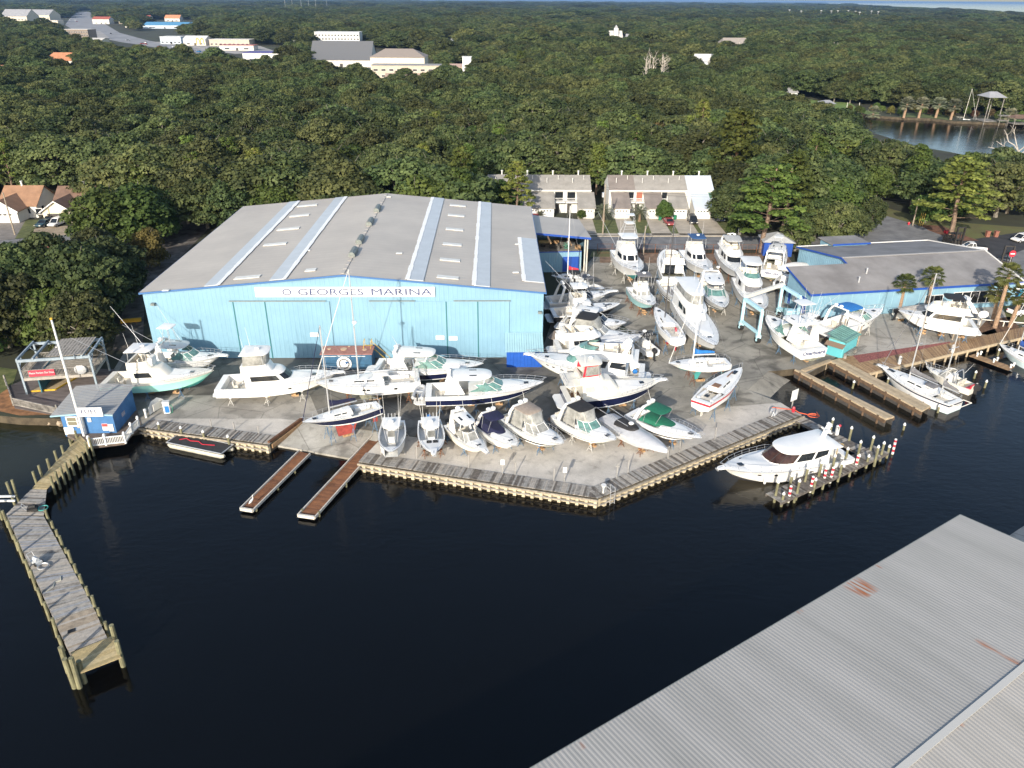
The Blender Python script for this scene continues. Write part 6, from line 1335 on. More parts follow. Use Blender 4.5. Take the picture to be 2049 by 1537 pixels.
# ---------------------------------------------------------------- stands and keel blocks
def stand_mesh(h):
    m = MB()
    for k in range(3): a = k*2.094+.5; m.cyl((.42*math.cos(a), .42*math.sin(a), 0), (.05*math.cos(a), .05*math.sin(a), h*.72), .032, .026, 5)
    m.cyl((0, 0, h*.3), (0, 0, h-.06), .03, .03, 5); m.box((0, 0, h-.03), (.3, .3, .07))
    for k in range(3): a, c = k*2.094+.5, (k+1)*2.094+.5; m.cyl((.27*math.cos(a), .27*math.sin(a), h*.26), (.27*math.cos(c), .27*math.sin(c), h*.26), .02, .02, 4)
    return m
SM = {}
for i, b in enumerate(STANDS):
    mat = [STB, STB, STW, RUST, STB][i % 5]; mn = {STB: 'blue', STW: 'white', RUST: 'rusty'}[mat]
    lab = b.lab.split(' with ')[0]; ws = lab.split()[:9]; gl = f'{mn} boat stand propping the '+' '.join(ws); gb = 'timber keel block under the '+' '.join(ws)
    small = b.L < 8.5
    for t in ((.14, .62) if small else (.12, .42, .72)):
        for sg in (1, -1):
            bb, z = b.ck(t); p = Vector((b.x(t, .4), sg*(bb+.0), z)); w = b.W(p); h = round(max(.35, w.z-.02), 1)
            key = (h, mn)
            if key not in SM:
                o = SM[key] = stand_mesh(h).build('boat_stand', mat, None, (w.x, w.y, 0), rng(0, 6))
            else: o = SM[key].copy(); COL.objects.link(o); o.location = (w.x, w.y, 0); o.rotation_euler.z = rng(0, 6)
            tag(o, gl[:110], 'boat stand', 'stands under the '+' '.join(ws[:6]))
    for t in ((.15, .5) if small else (.12, .38, .62)):
        kd = min([v.co.z for c in b.root.children if c.name.startswith('keel') for v in c.data.vertices] or [0]) if hasattr(b.root, 'children') else 0
        w = b.W((t*b.L if kd == 0 else (.44+.1*(t-.38))*b.L, 0, b.kzz(t)+kd)); h = max(.08, w.z)
        m = MB(); n = max(1, int(h/.2))
        for k in range(n): m.box((0, 0, h*(k+.5)/n), (.32 if k % 2 else .9, .9 if k % 2 else .32, h/n*.94))
        tag(m.build('keel_block', BLOCKW, None, (w.x, w.y, 0), b.a+rng(-.1, .1)), gb[:110], 'keel block', 'keel blocks under the '+' '.join(ws[:6]))
# ================================================================ DOCKS, PILINGS, YARD THINGS
PL = [WOODG, M('greyed_boards', (.36, .33, .29), .9, var=.15, vs=3.), M('dark_weathered_board', (.13, .115, .1), .9, var=.3, vs=3.), M('silver_board', (.29, .28, .26), .9, var=.2, vs=3.)]
PW = [WOODB, M('brown_board_pale', (.36, .24, .13), .85, var=.15, vs=3.), M('brown_board_dark', (.24, .15, .085), .85, var=.2, vs=3.)]
PY = [WOODY, M('yellow_board_pale', (.48, .39, .22), .85, var=.12, vs=3.), M('yellow_board_dim', (.36, .29, .15), .85, var=.15, vs=3.)]
def planks(name, label, cat, e0, e1, z, mats, pw=.2, z2=None, th=.06, group=None, root=None, weights=None):
    "boards laid across between two long edges e0 and e1 (lists of two or more 2-D points)"
    m = MB(); L = (Vector(e0[1])-Vector(e0[0])).length; n = max(2, int(L/pw)); z2 = z if z2 is None else z2
    for k in range(n):
        t0, t1 = k/n, (k+.9)/n; P = []
        for t in (t0, t1):
            a = Vector(e0[0]).lerp(Vector(e0[1]), t); c = Vector(e1[0]).lerp(Vector(e1[1]), t); d = (c-a).normalized(); a = a-d*rng(0, .05); c = c+d*rng(0, .05); zz = z+(z2-z)*t+rng(0, .012)
            P += [(a.x, a.y, zz), (c.x, c.y, zz)]
        o = [(x, y, zz-th) for x, y, zz in P]; m.add(P+o, [(0, 1, 3, 2), (4, 6, 7, 5), (0, 4, 5, 1), (2, 3, 7, 6), (0, 2, 6, 4), (1, 5, 7, 3)], random.choices(range(len(mats)), weights)[0] if weights else random.randrange(len(mats)))
    o = m.build(name, mats, root)
    if root is None: tag(o, label, cat, group)
    return o
def off2(a, c, w):
    "edge a-c moved sideways by w to its left"
    a, c = Vector(a), Vector(c); d = (c-a).normalized(); n = Vector((-d.y, d.x)); return [a+n*w, c+n*w]
# quays: boardwalk, cream sheet piles below
PILEV = M('cream_sheet_pile', (.5, .43, .3), .8, var=.2, vs=1.5)
def quay(name, label, A, C, w, mats=PL):
    A, C = Vector(A), Vector(C); q = T(name, label, 'quay', (0, 0, 0)); e1 = off2(A, C, w)
    planks('deck_boards', None, None, [A, C], e1, .09, mats, root=q)
    d = (C-A).normalized(); n = Vector((d.y, -d.x)); L = (C-A).length; m = MB(); k = max(2, round(L/.95)); X = []
    for i in range(k):
        s, p = L*i/k, L/k; X += [(s, .02), (s+p*.5, .02), (s+p*.58, .34), (s+p*.92, .34)]
    X.append((L, .02)); P = []
    for s, o in X: v = A+d*s+n*o; P += [(v.x, v.y, -3.), (v.x, v.y, -.1)]
    m.add(P, [(2*i, 2*i+2, 2*i+3, 2*i+1) for i in range(len(X)-1)])
    for i in range(0, len(X)-1, 4):
        if i+4 < len(X): m.add([P[2*(i+1)+1], P[2*(i+2)+1], P[2*(i+3)+1], P[2*(i+4)+1]], [(0, 1, 2, 3)])
    m.build('sheet_piling', PILEV, q)
    a, c = A+n*.4, C+n*.4; MB().bar((a.x, a.y, -.02), (c.x, c.y, -.02), .14, .2).build('kerb_beam', M('old_kerb_timber', (.3, .26, .2), .9, var=.3, vs=2.), q)
    a, c = A+n*.36, C+n*.36; MB().bar((a.x, a.y, -.55), (c.x, c.y, -.55), .1, .16).build('waler', WOODG, q)
    return q
quay('boardwalk_quay', 'grey boardwalk quay with cream sheet piles from the slipway to the corner ladder', G2(718, 925), G2(1197, 998), 1.9)
quay('boardwalk_quay.001', 'grey boardwalk quay with cream sheet piles leading to the moored hardtop yacht', G2(1197, 998), G2(1604, 831), 1.9)
quay('boardwalk_quay.002', 'short grey boardwalk quay between fuel hut and slipway', G2(281, 855), G2(540, 890), 1.9)
m = MB(); a, c = G(604, 841), G(538, 888); m.bar((a.x, a.y, .1), (c.x, c.y, .05), .3, .5); m.bar((a.x+.35, a.y, -.2), (c.x+.35, c.y, -.35), .15, .5, 1); tag(m.build('slipway_wall', [M('rusty_brown_beam', (.13, .06, .03), .85, var=.3, vs=2.), WOODB]), 'rusty brown retaining beam along the left edge of the slipway', 'retaining wall')
# rusty finger docks
FD = [M('rust_brown_deck', (.21, .09, .04), .9, var=.22, vs=1.2), M('rust_brown_deck_dark', (.16, .068, .032), .9, var=.25, vs=1.2)]
def finger(name, label, a0, a1, b0, b1, z0, z1):
    a0, a1, b0, b1 = (Vector(G2(*q, z)) for q, z in ((a0, z0), (a1, z1), (b0, z0), (b1, z1))); r = T(name, label, 'finger dock')
    planks('deck_boards', None, None, [a0, a1], [b0, b1], z0, FD, .3, z1, .12, root=r)
    m = MB(); m.bar((*a0, z0+.05), (*a1, z1+.05), .12, .3); m.bar((*b0, z0+.05), (*b1, z1+.05), .12, .3); m.bar((*a1, z1+.05), (*b1, z1+.05), .22, .34); m.build('pale_edging', M('pale_edging', (.55, .52, .46), .7, var=.15, vs=3.), r)
    m = MB()
    for t in (.3, .6, .95):
        for e0, e1 in ((a0, a1), (b0, b1)): p = e0.lerp(e1, t); m.cyl((p.x, p.y, -4), (p.x, p.y, z0-.15), .13, .13, 6)
    m.build('support_pile', TIMBER, r); return r
finger('finger_dock', 'narrow rust brown finger dock where the egret stands', (599, 903), (481, 1019), (621, 909), (506, 1023), -.6, -.65)
finger('finger_dock.001', 'longer rust brown finger dock beside the gravel quay', (745, 873), (596, 1032), (772, 876), (630, 1037), -.25, -.65)
p = G(505, 1012, -.6); eg = T('egret', 'white egret standing on the end of the rust brown finger dock', 'bird', p, 1.1)
E0_ = (0, 0, .62); m = MB()
R = [[(x, r*.8*math.cos(a*.785), z+r*math.sin(a*.785)) for a in range(8)] for x, z, r in ((-.42, .5, .02), (-.3, .54, .08), (-.1, .6, .14), (.08, .66, .13), (.2, .74, .07), (.24, .86, .045), (.2, .98, .04), (.2, 1.08, .04), (.27, 1.15, .05), (.36, 1.16, .03))]
m.loft(R); m.build('body', M('white_feathers', (.8, .8, .78), .8), eg, smooth=True)
MB().cyl((.35, 0, 1.16), (.52, 0, 1.12), .02, .004, 5).build('bill', YELP, eg)
for s in (1, -1): MB().tube([(0, s*.06, .5), (-.04, s*.06, .26), (.02, s*.06, .02), (.12, s*.06, .01)], .014, 5).build('leg', DARK, eg)
# white balustrade and its deck corner
bp_ = [G(*q, 0) for q in ((181, 895), (213, 891), (252, 887), (265, 868), (279, 855))]
rl = T('white_balustrade', 'white balustrade with ball topped posts around the fuel hut deck', 'railing', bp_[0])
o = bp_[0]; rel = [p-o for p in bp_]
for p in rel:
    m = MB().box((p.x, p.y, .62), (.2, .2, 1.25)); m.box((p.x, p.y, 1.3), (.28, .28, .08)); m.ball((p.x, p.y, 1.42), .14, 8, 5); m.build('post', CAPW, rl)
for a, c in zip(rel, rel[1:]):
    m = MB(); z = Vector((0, 0, 1)); m.bar(a+z*1.05, c+z*1.05, .12, .1); m.bar(a+z*.18, c+z*.18, .12, .12); n = int((c-a).length/.17)
    for k in range(n): p = a.lerp(c, (k+.5)/n); m.box((p.x, p.y, .6), (.06, .06, .85))
    m.build('balusters', CAPW, rl)
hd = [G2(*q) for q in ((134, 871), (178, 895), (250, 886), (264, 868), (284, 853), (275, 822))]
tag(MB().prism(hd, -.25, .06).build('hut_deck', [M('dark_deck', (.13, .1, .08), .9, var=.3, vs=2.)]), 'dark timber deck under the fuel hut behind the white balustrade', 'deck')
# the long jetty
JZ = .1
def jp(x, y): return Vector(G2(x, y, JZ))
planks('jetty_walkway', 'new yellow timber walkway from the fuel hut to the old grey jetty', 'jetty', [jp(160, 871), jp(64, 978)], [jp(182, 893), jp(93, 979)], JZ, PY, .16)
planks('old_jetty', 'grey weathered jetty bend where the walkway meets the long pier', 'jetty', [jp(63, 979), jp(13, 1029)], [jp(93, 980), jp(87, 1031)], JZ, PL, .2)
gj = T('long_jetty', 'long weathered grey jetty running out into dark water', 'jetty')
mid = .72
e0, e1 = [jp(14, 1030), jp(110, 1240)], [jp(87, 1033), jp(186, 1215)]
planks('deck_boards', None, None, e0, e1, JZ, [PL[1], PL[3], PL[0], M('blue_grey_board', (.27, .28, .3), .9, var=.2, vs=2.)], .22, root=gj)
planks('deck_boards', None, None, [jp(110.5, 1241), jp(140, 1305)], [jp(186.5, 1216), jp(214, 1277)], JZ, [M('brownish_board', (.3, .25, .19), .9, var=.25, vs=2.), PL[1]], .22, root=gj)
m = MB()
for a, c in ((jp(14, 1030), jp(140, 1305)), (jp(87, 1033), jp(214, 1277))): m.bar((*a, -.12), (*c, -.12), .12, .3)
m.build('side_beam', WOODG, gj)
MB().box((*G2(143, 1263, JZ), JZ+.03), (.55, .4, .03), .5).build('board_gap_shade', DARK, gj)  # dark plate laid on the boards, painting the shade of a hole
planks('jetty_end_platform', 'new yellow timber platform at the outer end of the jetty', 'platform', [jp(144, 1311), jp(164, 1352)], [jp(226, 1277), jp(244, 1321)], JZ+.25, PY, .22)
pr = T('white_pipe_rail', 'two white pipes running out past the jetty bend', 'pipe rail', G(0, 998, .6))
for y in (994, 1003):
    a, c = G(-60, y, .6), G(30, y-1, .6); o = G(0, 998, .6); MB().bar(a-o, c-o, .16, .16).build('pipe', CAPW, pr)
# pilings
def piling_mesh(h, cap, r=.16, stripe=False):
    m = MB(); m.cyl((0, 0, -4), (0, 0, h), r*1.08, r*.95, 9, 0)
    if stripe:
        m = MB(); m.cyl((0, 0, -4), (0, 0, .1), r*1.05, r, 9, 0); n = 6
        for k in range(n): m.cyl((0, 0, .1+(h-.1)*k/n), (0, 0, .1+(h-.1)*(k+1)/n), r*1.02, r*1.02, 9, 1 if k % 2 else 2)
        m.ball((0, 0, h), r*1.1, 8, 4, 2)
    elif cap: m.cyl((0, 0, h-.12), (0, 0, h+.02), r*1.15, r*1.15, 9, 2); m.cyl((0, 0, h+.02), (0, 0, h+.24), r*1.15, .02, 9, 2)
    return m
PMESH = {}
def piling(px, py, h=1.6, cap=False, stripe=False, label='', group=None, zb=-1., r=.14, lean=0.):
    g = G(px, py, zb); h = round(h*5)/5; key = (h, cap, stripe, r); z = 0 if zb > -.5 else WZ
    if key not in PMESH: PMESH[key] = o = piling_mesh(h-WZ+0, cap, r, stripe).build('piling', [TIMBER, RED, CAPW])
    else: o = PMESH[key].copy(); COL.objects.link(o)
    o.location = (g.x, g.y, WZ); o.rotation_euler = (rng(-.025, .025), rng(-.025, .025)+lean, rng(0, 6)); tag(o, label, 'piling', group); return o
def edge_pilings(a, c, n, label, group, side=.3, h=1.05, jit=.3, z=JZ):
    a, c = jp(*a), jp(*c); d = (c-a).normalized(); nn = Vector((-d.y, d.x))
    for k in range(n):
        p = a.lerp(c, (k+.3+rng(-jit, jit)*.5)/n)+nn*side; q = PX((p.x, p.y, WZ))
        piling(*q, h+rng(-.45, .4), label=label, group=group)
edge_pilings((14, 1030), (140, 1306), 10, 'weathered timber piling along the shore facing edge of the long grey jetty', 'pilings on the left edge of the long jetty', -.25)
edge_pilings((87, 1033), (214, 1277), 12, 'weathered timber piling along the basin facing edge of the long grey jetty', 'pilings on the basin edge of the long jetty', .28)
edge_pilings((160, 872), (64, 978), 7, 'timber piling on the shore side of the new yellow walkway', 'pilings on the shore side of the walkway', -.2)
edge_pilings((182, 893), (93, 979), 9, 'timber piling on the basin side of the new yellow walkway', 'pilings on the basin side of the walkway', .25)
for x, y, h in ((150, 1376, 1.9), (160, 1376, 1.9), (170, 1366, 1.3), (247, 1333, 1.5), (236, 1300, 1.5), (137, 1345, 1.6)): piling(x, y, h, label='stout timber piling clustered at the yellow end platform of the jetty', group='pilings at the jetty end', r=.2)
for x, y in ((30, 1010), (38, 1006), (5, 1040)): piling(x, y, 1.8, label='timber piling beside the jetty bend and white pipes', group='pilings at the jetty bend')
# machines and clutter on the jetty
def cart(name, label, px, col, rz=0.):
    t = T(name, label, 'pump', G(*px, JZ+.05), rz)
    m = MB().box((0, 0, .25), (.9, .6, .2)); m.cyl((-.3, 0, .5), (.3, 0, .5), .2, .2, 8); m.build('engine', col, t)
    for s in (-1, 1): MB().cyl((.3, s*.36, .2), (.3, s*.3, .2), .2, .2, 10).build('wheel', DARK, t)
    m = MB().tube([(-.45, .25, .3), (-.8, .25, .9), (-.8, -.25, .9), (-.45, -.25, .3)], .025); m.build('handle', ALU, t)
    m = MB()
    for k in range(2): m.tube([(.9+.45*math.cos(a*.524), .45*math.sin(a*.524), .05+.06*k) for a in range(13)], .035)
    m.build('hose_coil', M('teal_hose', (.05, .3, .28), .6) if col != GREYG else ALU, t)
cart('pump_cart', 'dark pump cart with teal hose at the head of the grey jetty', (66, 1022), DARK, .4)
cart('wash_cart', 'grey pump cart with coiled hose halfway along the jetty', (74, 1128), GREYG, -.5)
m = MB().tube([(0, 0, .03), (.3, .6, .03), (.1, 1.2, .03), (.5, 1.5, .03), (.2, 2., .03)], .04); tag(m.build('pale_rope', M('pale_rope_fibre', (.45, .45, .38), .9), None, G(92, 1185, JZ+.02)), 'pale rope heaped on the left edge of the long jetty', 'rope')
# piling dock round the yacht
def ring_dock(a, c, w, label, nm, mats=PL, side=1, weights=None):
    A, C = Vector(G2(*a, -.15)), Vector(G2(*c, -.15)); r = T(nm, label, 'dock'); planks('deck_boards', None, None, [A, C], off2(A, C, w*side), -.15, mats, .24, root=r, weights=weights)
    n = off2(A, C, w*side); m = MB()
    for p, q in ((A, C), n): m.bar((*p, -.33), (*q, -.33), .12, .26)
    m.build('side_beam', PL[2], r)
    m = MB(); k = 4
    for i in range(k):
        for e in ((A, C), n): p = Vector(e[0]).lerp(Vector(e[1]), (i+.5)/k); m.cyl((*p, -4), (*p, -.3), .13, .13, 6)
    m.build('support_pile', TIMBER, r)
ring_dock((1598, 829), (1762, 912), 1.5, 'grey plank dock running behind the moored hardtop yacht', 'plank_dock', side=-1)
ring_dock((1778, 906), (1562, 1006), 1.9, 'dark worn plank dock alongside the moored hardtop yacht', 'plank_dock.001', [PL[0], PL[2], PL[2], M('black_brown_board', (.07, .055, .045), .9, var=.3, vs=2.)], side=-1)
Z8 = lambda x, y: (1400+x*480/2049, 720+y*480/2049)
for x, y, h, st_ in ((645, 1170, 1.9, 0), (765, 1115, 2., 0), (895, 1050, 2., 0), (1015, 1005, 2., 0), (1130, 945, 2., 0), (1240, 880, 2., 0), (1350, 825, 2., 0), (1455, 780, 2., 0), (1115, 610, 1.6, 0), (1275, 700, 2., 0), (830, 1150, 1.7, 0), (975, 1095, 1., 0), (1190, 995, 1.6, 0), (1500, 865, 2., 0), (1550, 820, 1.7, 0), (1345, 905, 1.2, 0), (1430, 880, .8, 0), (1608, 795, .6, 0), (705, 1205, .6, 0)):
    piling(*Z8(x, y), h*.84, True, label='timber piling with white cone cap on the dock around the moored hardtop yacht', group='white capped pilings around the yacht dock', zb=-.3)
for x, y in ((755, 1220), (940, 1135), (1055, 1065), (1110, 1055), (1325, 950), (1645, 810)): piling(*Z8(x, y), .95, stripe=True, label='red and white banded piling on the outer edge of the yacht dock', group='red and white banded pilings', zb=-1.)
for x, y in ((1740, 600),): piling(*Z8(x, y), -.2, True, label='lone white capped piling standing in open water past the slip piers', group=None)
for px, py in ((1706, 807-30), (1775, 770), (1826, 750), (1868, 812), (1876, 826), (1949, 757), (1970, 776), (1996, 712)): piling(px, py, .1, True, label='white capped piling among the boats moored at the brown boardwalk', group='white capped pilings by the brown boardwalk')
MB_ = [('pedestal', 'white power pedestal on the dark dock beside the yacht stern', Z8(1200, 915)), ('pedestal.001', 'white life ring post with red top on the grey dock behind the yacht', Z8(1168, 640)), ('pedestal.002', 'white power pedestal at the bow of the ketch', (1799, 729)), ('pedestal.003', 'white power pedestal under the mizzen of the ketch', (1905, 706)), ('pedestal.004', 'short white pedestal standing at the mulch bed edge', (1958, 650))]
for nm, lb, q in MB_:
    m = MB().box((0, 0, .55), (.34, .3, 1.1)); m.cyl((0, -.15, 1.1), (0, .15, 1.1), .17, .17, 10); m.box((0, -.16, .8), (.22, .03, .3), m=1)
    if nm == 'pedestal.001': m.ball((.15, -.1, 1.3), .16, 8, 5, 2)
    tag(m.build(nm, [CAPW, ALU, RED], None, G(*q, .05 if q[0] > 1780 else -.12)), lb, 'pedestal', None)
hz_ = MB().tube([(0, 0, 0), (0, 0, 1.6), (.1, 0, 2.1), (.4, 0, 2.2), (.6, 0, 2.)], .06); tag(hz_.build('lamp_post', M('old_brass', (.4, .3, .16), .6), None, G(*Z8(1155, 860), -.15), 0), 'bent brass coloured lamp post on the dock at the yacht stern', 'lamp post')
# wooden slip piers and brown boardwalk
PT = [M('sandy_timber', (.45, .36, .24), .9, var=.15, vs=2.), M('sandy_timber_dim', (.38, .3, .2), .9, var=.15, vs=2.)]
def pier(nm, lb, a0, a1, b0, b1):
    r = T(nm, lb, 'slip pier'); e = [Vector(G2(*q, .2)) for q in (a0, a1, b0, b1)]; L = (e[1]-e[0]).length; m = MB(); n = 3
    for k in range(n):
        t0, t1 = k/n+.004, (k+.94)/n
        a, c, d, f = e[0].lerp(e[2], t0), e[0].lerp(e[2], t1), e[1].lerp(e[3], t1), e[1].lerp(e[3], t0); m.prism([a, c, d, f], -.05, .2, k % 2, bottom=True)
    m.build('deck_beams', PT, r)
    m = MB(); m.bar((*e[0], -.2), (*e[1], -.2), .3, .4); m.bar((*e[2], -.2), (*e[3], -.2), .3, .4); m.build('fender_beam', M('dark_fender_beam', (.12, .075, .045), .9, var=.3, vs=2.), r)
    m = MB(); m.bar((*e[0].lerp(e[2], .1), -.7), (*e[1].lerp(e[3], .1), -.7), .1, .9); m.bar((*e[0].lerp(e[2], .9), -.7), (*e[1].lerp(e[3], .9), -.7), .1, .9); m.build('skirt_boards', SHADW, r)  # dark boards added to close the gaps and paint the shade under the deck
    m = MB()
    for k in range(7):
        for s, t in ((0, 1), (2, 3)): p = e[s].lerp(e[t], (k+.5)/7); m.cyl((*p, -4), (*p, .18), .14, .14, 6)
    m.build('support_pile', MATS['dark_fender_beam'], r)
pier('slip_pier', 'sandy timber slip pier beside the flooded boat ramp', (1590, 739), (1772, 838), (1606, 742), (1790, 833))
pier('slip_pier.001', 'sandy timber slip pier between boat slip and ketch', (1660, 722), (1845, 822), (1678, 717), (1862, 812))
m = MB()
a, c = G(1606, 744), G(1662, 723)
for k in range(7): p = a.lerp(c, k/6); m.cyl((p.x, p.y, -4), (p.x, p.y, .15), .2, .2, 7)
m.bar((a.x, a.y, .12), (c.x, c.y, .12), .6, .25); tag(m.build('slip_head_wall', PT[1]), 'timber head wall with round piles at the inner end of the boat slip', 'retaining wall')
planks('brown_boardwalk', 'broad brown boardwalk running along the moored ketch', 'boardwalk', [Vector(G2(1699, 732)), Vector(G2(2060, 653))], [Vector(G2(1730, 749)), Vector(G2(2060, 672))], .1, PW, .2)
tag(MB().prism([G2(1676, 718), G2(1706, 713), G2(1722, 729), G2(1699, 731.5)], .05, .1).build('boardwalk_end', PW[0]), 'triangular brown deck end between turquoise shed and red gravel', 'boardwalk')
m = MB(); a, c = G(1731, 750), G(2060, 672.5); m.bar((a.x, a.y, -.1), (c.x, c.y, -.1), .15, .4)
for k in range(16): p = a.lerp(c, k/15); m.cyl((p.x, p.y, -4), (p.x, p.y, .0), .14, .14, 6)
tag(m.build('boardwalk_edge', PT[0]), 'pale timber edge beam along the water side of the brown boardwalk', 'edge beam')
planks('floating_finger', 'brown finger dock with white bollards between fishing boat and pale green sailboat', 'finger dock', [Vector(G2(1938, 712, -.6)), Vector(G2(2018, 741, -.6))], [Vector(G2(1950, 708, -.6)), Vector(G2(2030, 735, -.6))], -.6, PW, .2)
for i, (x, y) in enumerate(((1955, 713), (1962, 710), (1988, 725), (1995, 722), (2022, 736), (2028, 733))):
    tag(MB().cyl((0, 0, 0), (0, 0, .4), .12, .12, 8).ball((0, 0, .45), .18, 8, 5).build('bollard', CAPW, None, G(x, y, -.58)), 'small white ball bollard on the brown finger dock', 'bollard', 'white bollards on the finger dock')
# quay ladder, rope reel, sign boards
lt = T('quay_ladder', 'white tubular ladder at the corner of the boardwalk quay', 'ladder', G(1222, 990), rad(28)); 
for s in (-.28, .28): MB().tube([(s, .5, .1), (s, .5, .9), (s, -.35, .9), (s, -.35, -2.)], .035).build('rail', ALU, lt)
m = MB()
for k in range(7): m.cyl((-.28, -.35, .6-k*.35), (.28, -.35, .6-k*.35), .025, .025, 5)
m.build('rung', ALU, lt)
tag(MB().cyl((0, 0, 0), (0, 0, .9), .09, .09, 7).cyl((0, 0, .9), (0, 0, 1.1), .22, .3, 8).build('quay_post', CAPW, None, G(1207, 988)), 'white flared post at the corner of the boardwalk quay', 'post')
Z3 = lambda x, y: (700+x*480/2049, 640+y*480/2049); Z4 = lambda x, y: (1000+x*480/2049, 640+y*480/2049); Z2 = lambda x, y: (420+x*480/2049, 620+y*480/2049)
PST = M('post_grey', (.3, .29, .27), .8, var=.2, vs=3.)
def post(q, h=1.6, sign=0., lb='', cat='post', gp=None, cross=False):
    t = T('mooring_post' if not sign else 'sign_post', lb, cat, G(*q), rng(-.3, .3), gp); MB().box((0, 0, h/2), (.09, .09, h)).build('post', PST, t)
    if sign: MB().box((0, -.06, h-.35), (.42, .04, .65)).build('sign_board', SIGNW, t)
    if cross: MB().box((0, 0, h-.4), (.5, .07, .07)).build('cross_arm', PST, t)
pl = 'thin grey post on the pale gravel behind the boardwalk'; pg = 'thin posts on the gravel pad'
for q in (Z3(1018, 1265), Z3(1412, 1330), Z3(1742, 1380), Z3(575, 1185), Z4(1095, 1310), Z4(1435, 1190), Z4(1535, 1140), Z4(1835, 1025)): post(q, 1.7, lb=pl, gp=pg)
post(Z3(1305, 1318), 1.9, .5, 'white notice on a post left of the middle of the gravel quay', 'sign post'); post(Z3(1832, 1385), 1.9, .5, 'white notice on a post nearest the quay corner', 'sign post'); post(Z4(998, 1360), 2., 0, 'brown post with cross arm by the quay corner', 'post', None, True)
for q in (Z2(15, 1005), Z2(212, 1030), Z2(418, 1060)): post(q, 1.1, lb='short grey post on the gravel by the short boardwalk quay', gp='short posts on the fuel quay gravel')
for x, y in ((322, 870), (366, 878), (412, 886), (461, 896)): piling(x, y+4, .9, True, label='white capped piling along the short fuel quay', group='white capped pilings along the fuel quay')
sp_ = T('ramp_sign', 'white double sign board standing at the top of the boat ramp', 'sign', G(1584, 817), rad(35)); MB().box((0, 0, 1.), (.12, .12, 2.)).build('post', PST, sp_)
for s in (-.32, .32): MB().box((s, -.08, 1.9), (.56, .05, 1.5)).build('sign_board', SIGNW, sp_)
ORP = M('orange_hose', (.75, .13, .05), .6)
m = MB().tube([(-2.6, .8, .04), (-1, .4, .04), (0, .2, .06), (.4, -.6, .04), (1.2, -1., .04)]+[(1.9+.7*math.cos(a*.52), -1.3+.5*math.sin(a*.52), .06) for a in range(13)]+[(2.6, -.4, .05)], .05, 5); tag(m.build('orange_hose', ORP, None, G(1590, 822, .11)), 'orange hose looped on the boardwalk by the ramp sign', 'hose')
tag(MB().cyl((0, 0, 0), (0, 0, .55), .2, .2, 9).ball((0, 0, .55), .2, 8, 4).build('red_hydrant', RED, None, G(1587, 824, .1)), 'small red hydrant at the corner of the boardwalk', 'hydrant')
hr = T('hose_reel', 'white hose reel stand on the gravel near the moored yacht', 'hose reel', G(*Z8(625, 490), .02), .4); MB().cyl((0, -.15, .7), (0, .15, .7), .5, .5, 12, cap=False).build('reel', ALU, hr)
for s in (-.25, .25): MB().bar((s, 0, 0), (0, 0, .75), .06, .06).build('leg', CAPW, hr)
# fuel quay furniture
t = T('small_boat_upright', 'small white dinghy stood on its side behind the fuel hut', 'dinghy', G(305, 833), rad(70))
R = [[(x, .1+d*k, .15+h*q) for q, k in ((0, .6), (.2, 1), (.8, 1), (1, .6))] for x, h, d in ((0, 1., .35), (.6, 1.5, .5), (1.6, 1.6, .5), (2.3, 1.1, .3), (2.6, .5, .1))]
MB().loft(R, closed=True).build('hull', WHITE, t, smooth=True); MB().box((1.2, .0, .9), (1.6, .08, .9)).build('thwart', CREAM, t)
t = T('fuel_pump', 'white and blue fuel pump beside the upright dinghy', 'fuel pump', G(336, 826), rad(10)); MB().box((0, 0, .75), (.75, .5, 1.5)).build('cabinet', CAPW, t); MB().box((.05, -.27, .6), (.5, .05, .9)).build('panel', BLUC, t); MB().box((0, 0, 1.55), (.85, .6, .12)).build('lid', GREYG, t); MB().tube([(.4, 0, 1.2), (.7, -.1, .8), (.6, -.2, .1), (.3, -.3, .05)], .04).build('hose', M('green_hose', (.03, .2, .12), .6), t)
tag(MB().cyl((0, 0, 0), (0, 0, 1.), .13, .13, 8).ball((0, 0, 1.05), .2, 8, 5).build('white_bollard', CAPW, None, G(293, 836)), 'white post with round cap at the quay end of the balustrade', 'bollard')
fp = G(172, 870); h_ = HT(172, 870, 637)
f = T('flagpole', 'tall white flagpole in front of the blue fuel hut', 'flagpole', fp); MB().cyl((0, -.4, -1), (0, -.4, h_), .16, .1, 9).build('pole', CAPW, f); MB().ball((0, -.4, h_+.1), .16, 8, 5).build('finial', YELP, f)
lp = G(145, 795); t = T('lamp_pole', 'slim pale lamp pole beside the viewing deck', 'lamp pole', lp); MB().cyl((0, 0, 0), (0, 0, 7.2), .09, .07, 7).build('pole', STW, t); MB().box((0, -.2, 7.2), (.2, .5, .12)).build('lamp_head', STW, t)
# lower deck rails and rocks
lo_ = [G(*q) for q in ((14, 772), (28, 812), (118, 832), (160, 800))]
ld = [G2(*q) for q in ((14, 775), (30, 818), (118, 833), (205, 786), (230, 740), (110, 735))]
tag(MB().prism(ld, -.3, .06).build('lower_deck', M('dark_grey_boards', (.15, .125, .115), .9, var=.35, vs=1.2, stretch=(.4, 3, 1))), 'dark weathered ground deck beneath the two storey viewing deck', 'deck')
o = lo_[0]; dr_ = T('deck_fence', 'grey balustrade round the low deck above the rocky bank', 'railing', o)
for p, q in zip(lo_, lo_[1:3]):
    m = MB(); a, c = p-o, q-o; z = Vector((0, 0, 1)); m.bar(a+z*1.1, c+z*1.1, .14, .08); m.bar(a+z*.2, c+z*.2, .08, .1); n = int((c-a).length/.18)
    for k in range(n): r = a.lerp(c, (k+.5)/n); m.box((r.x, r.y, .6), (.07, .06, .95))
    m.build('railing', WOODG, dr_)
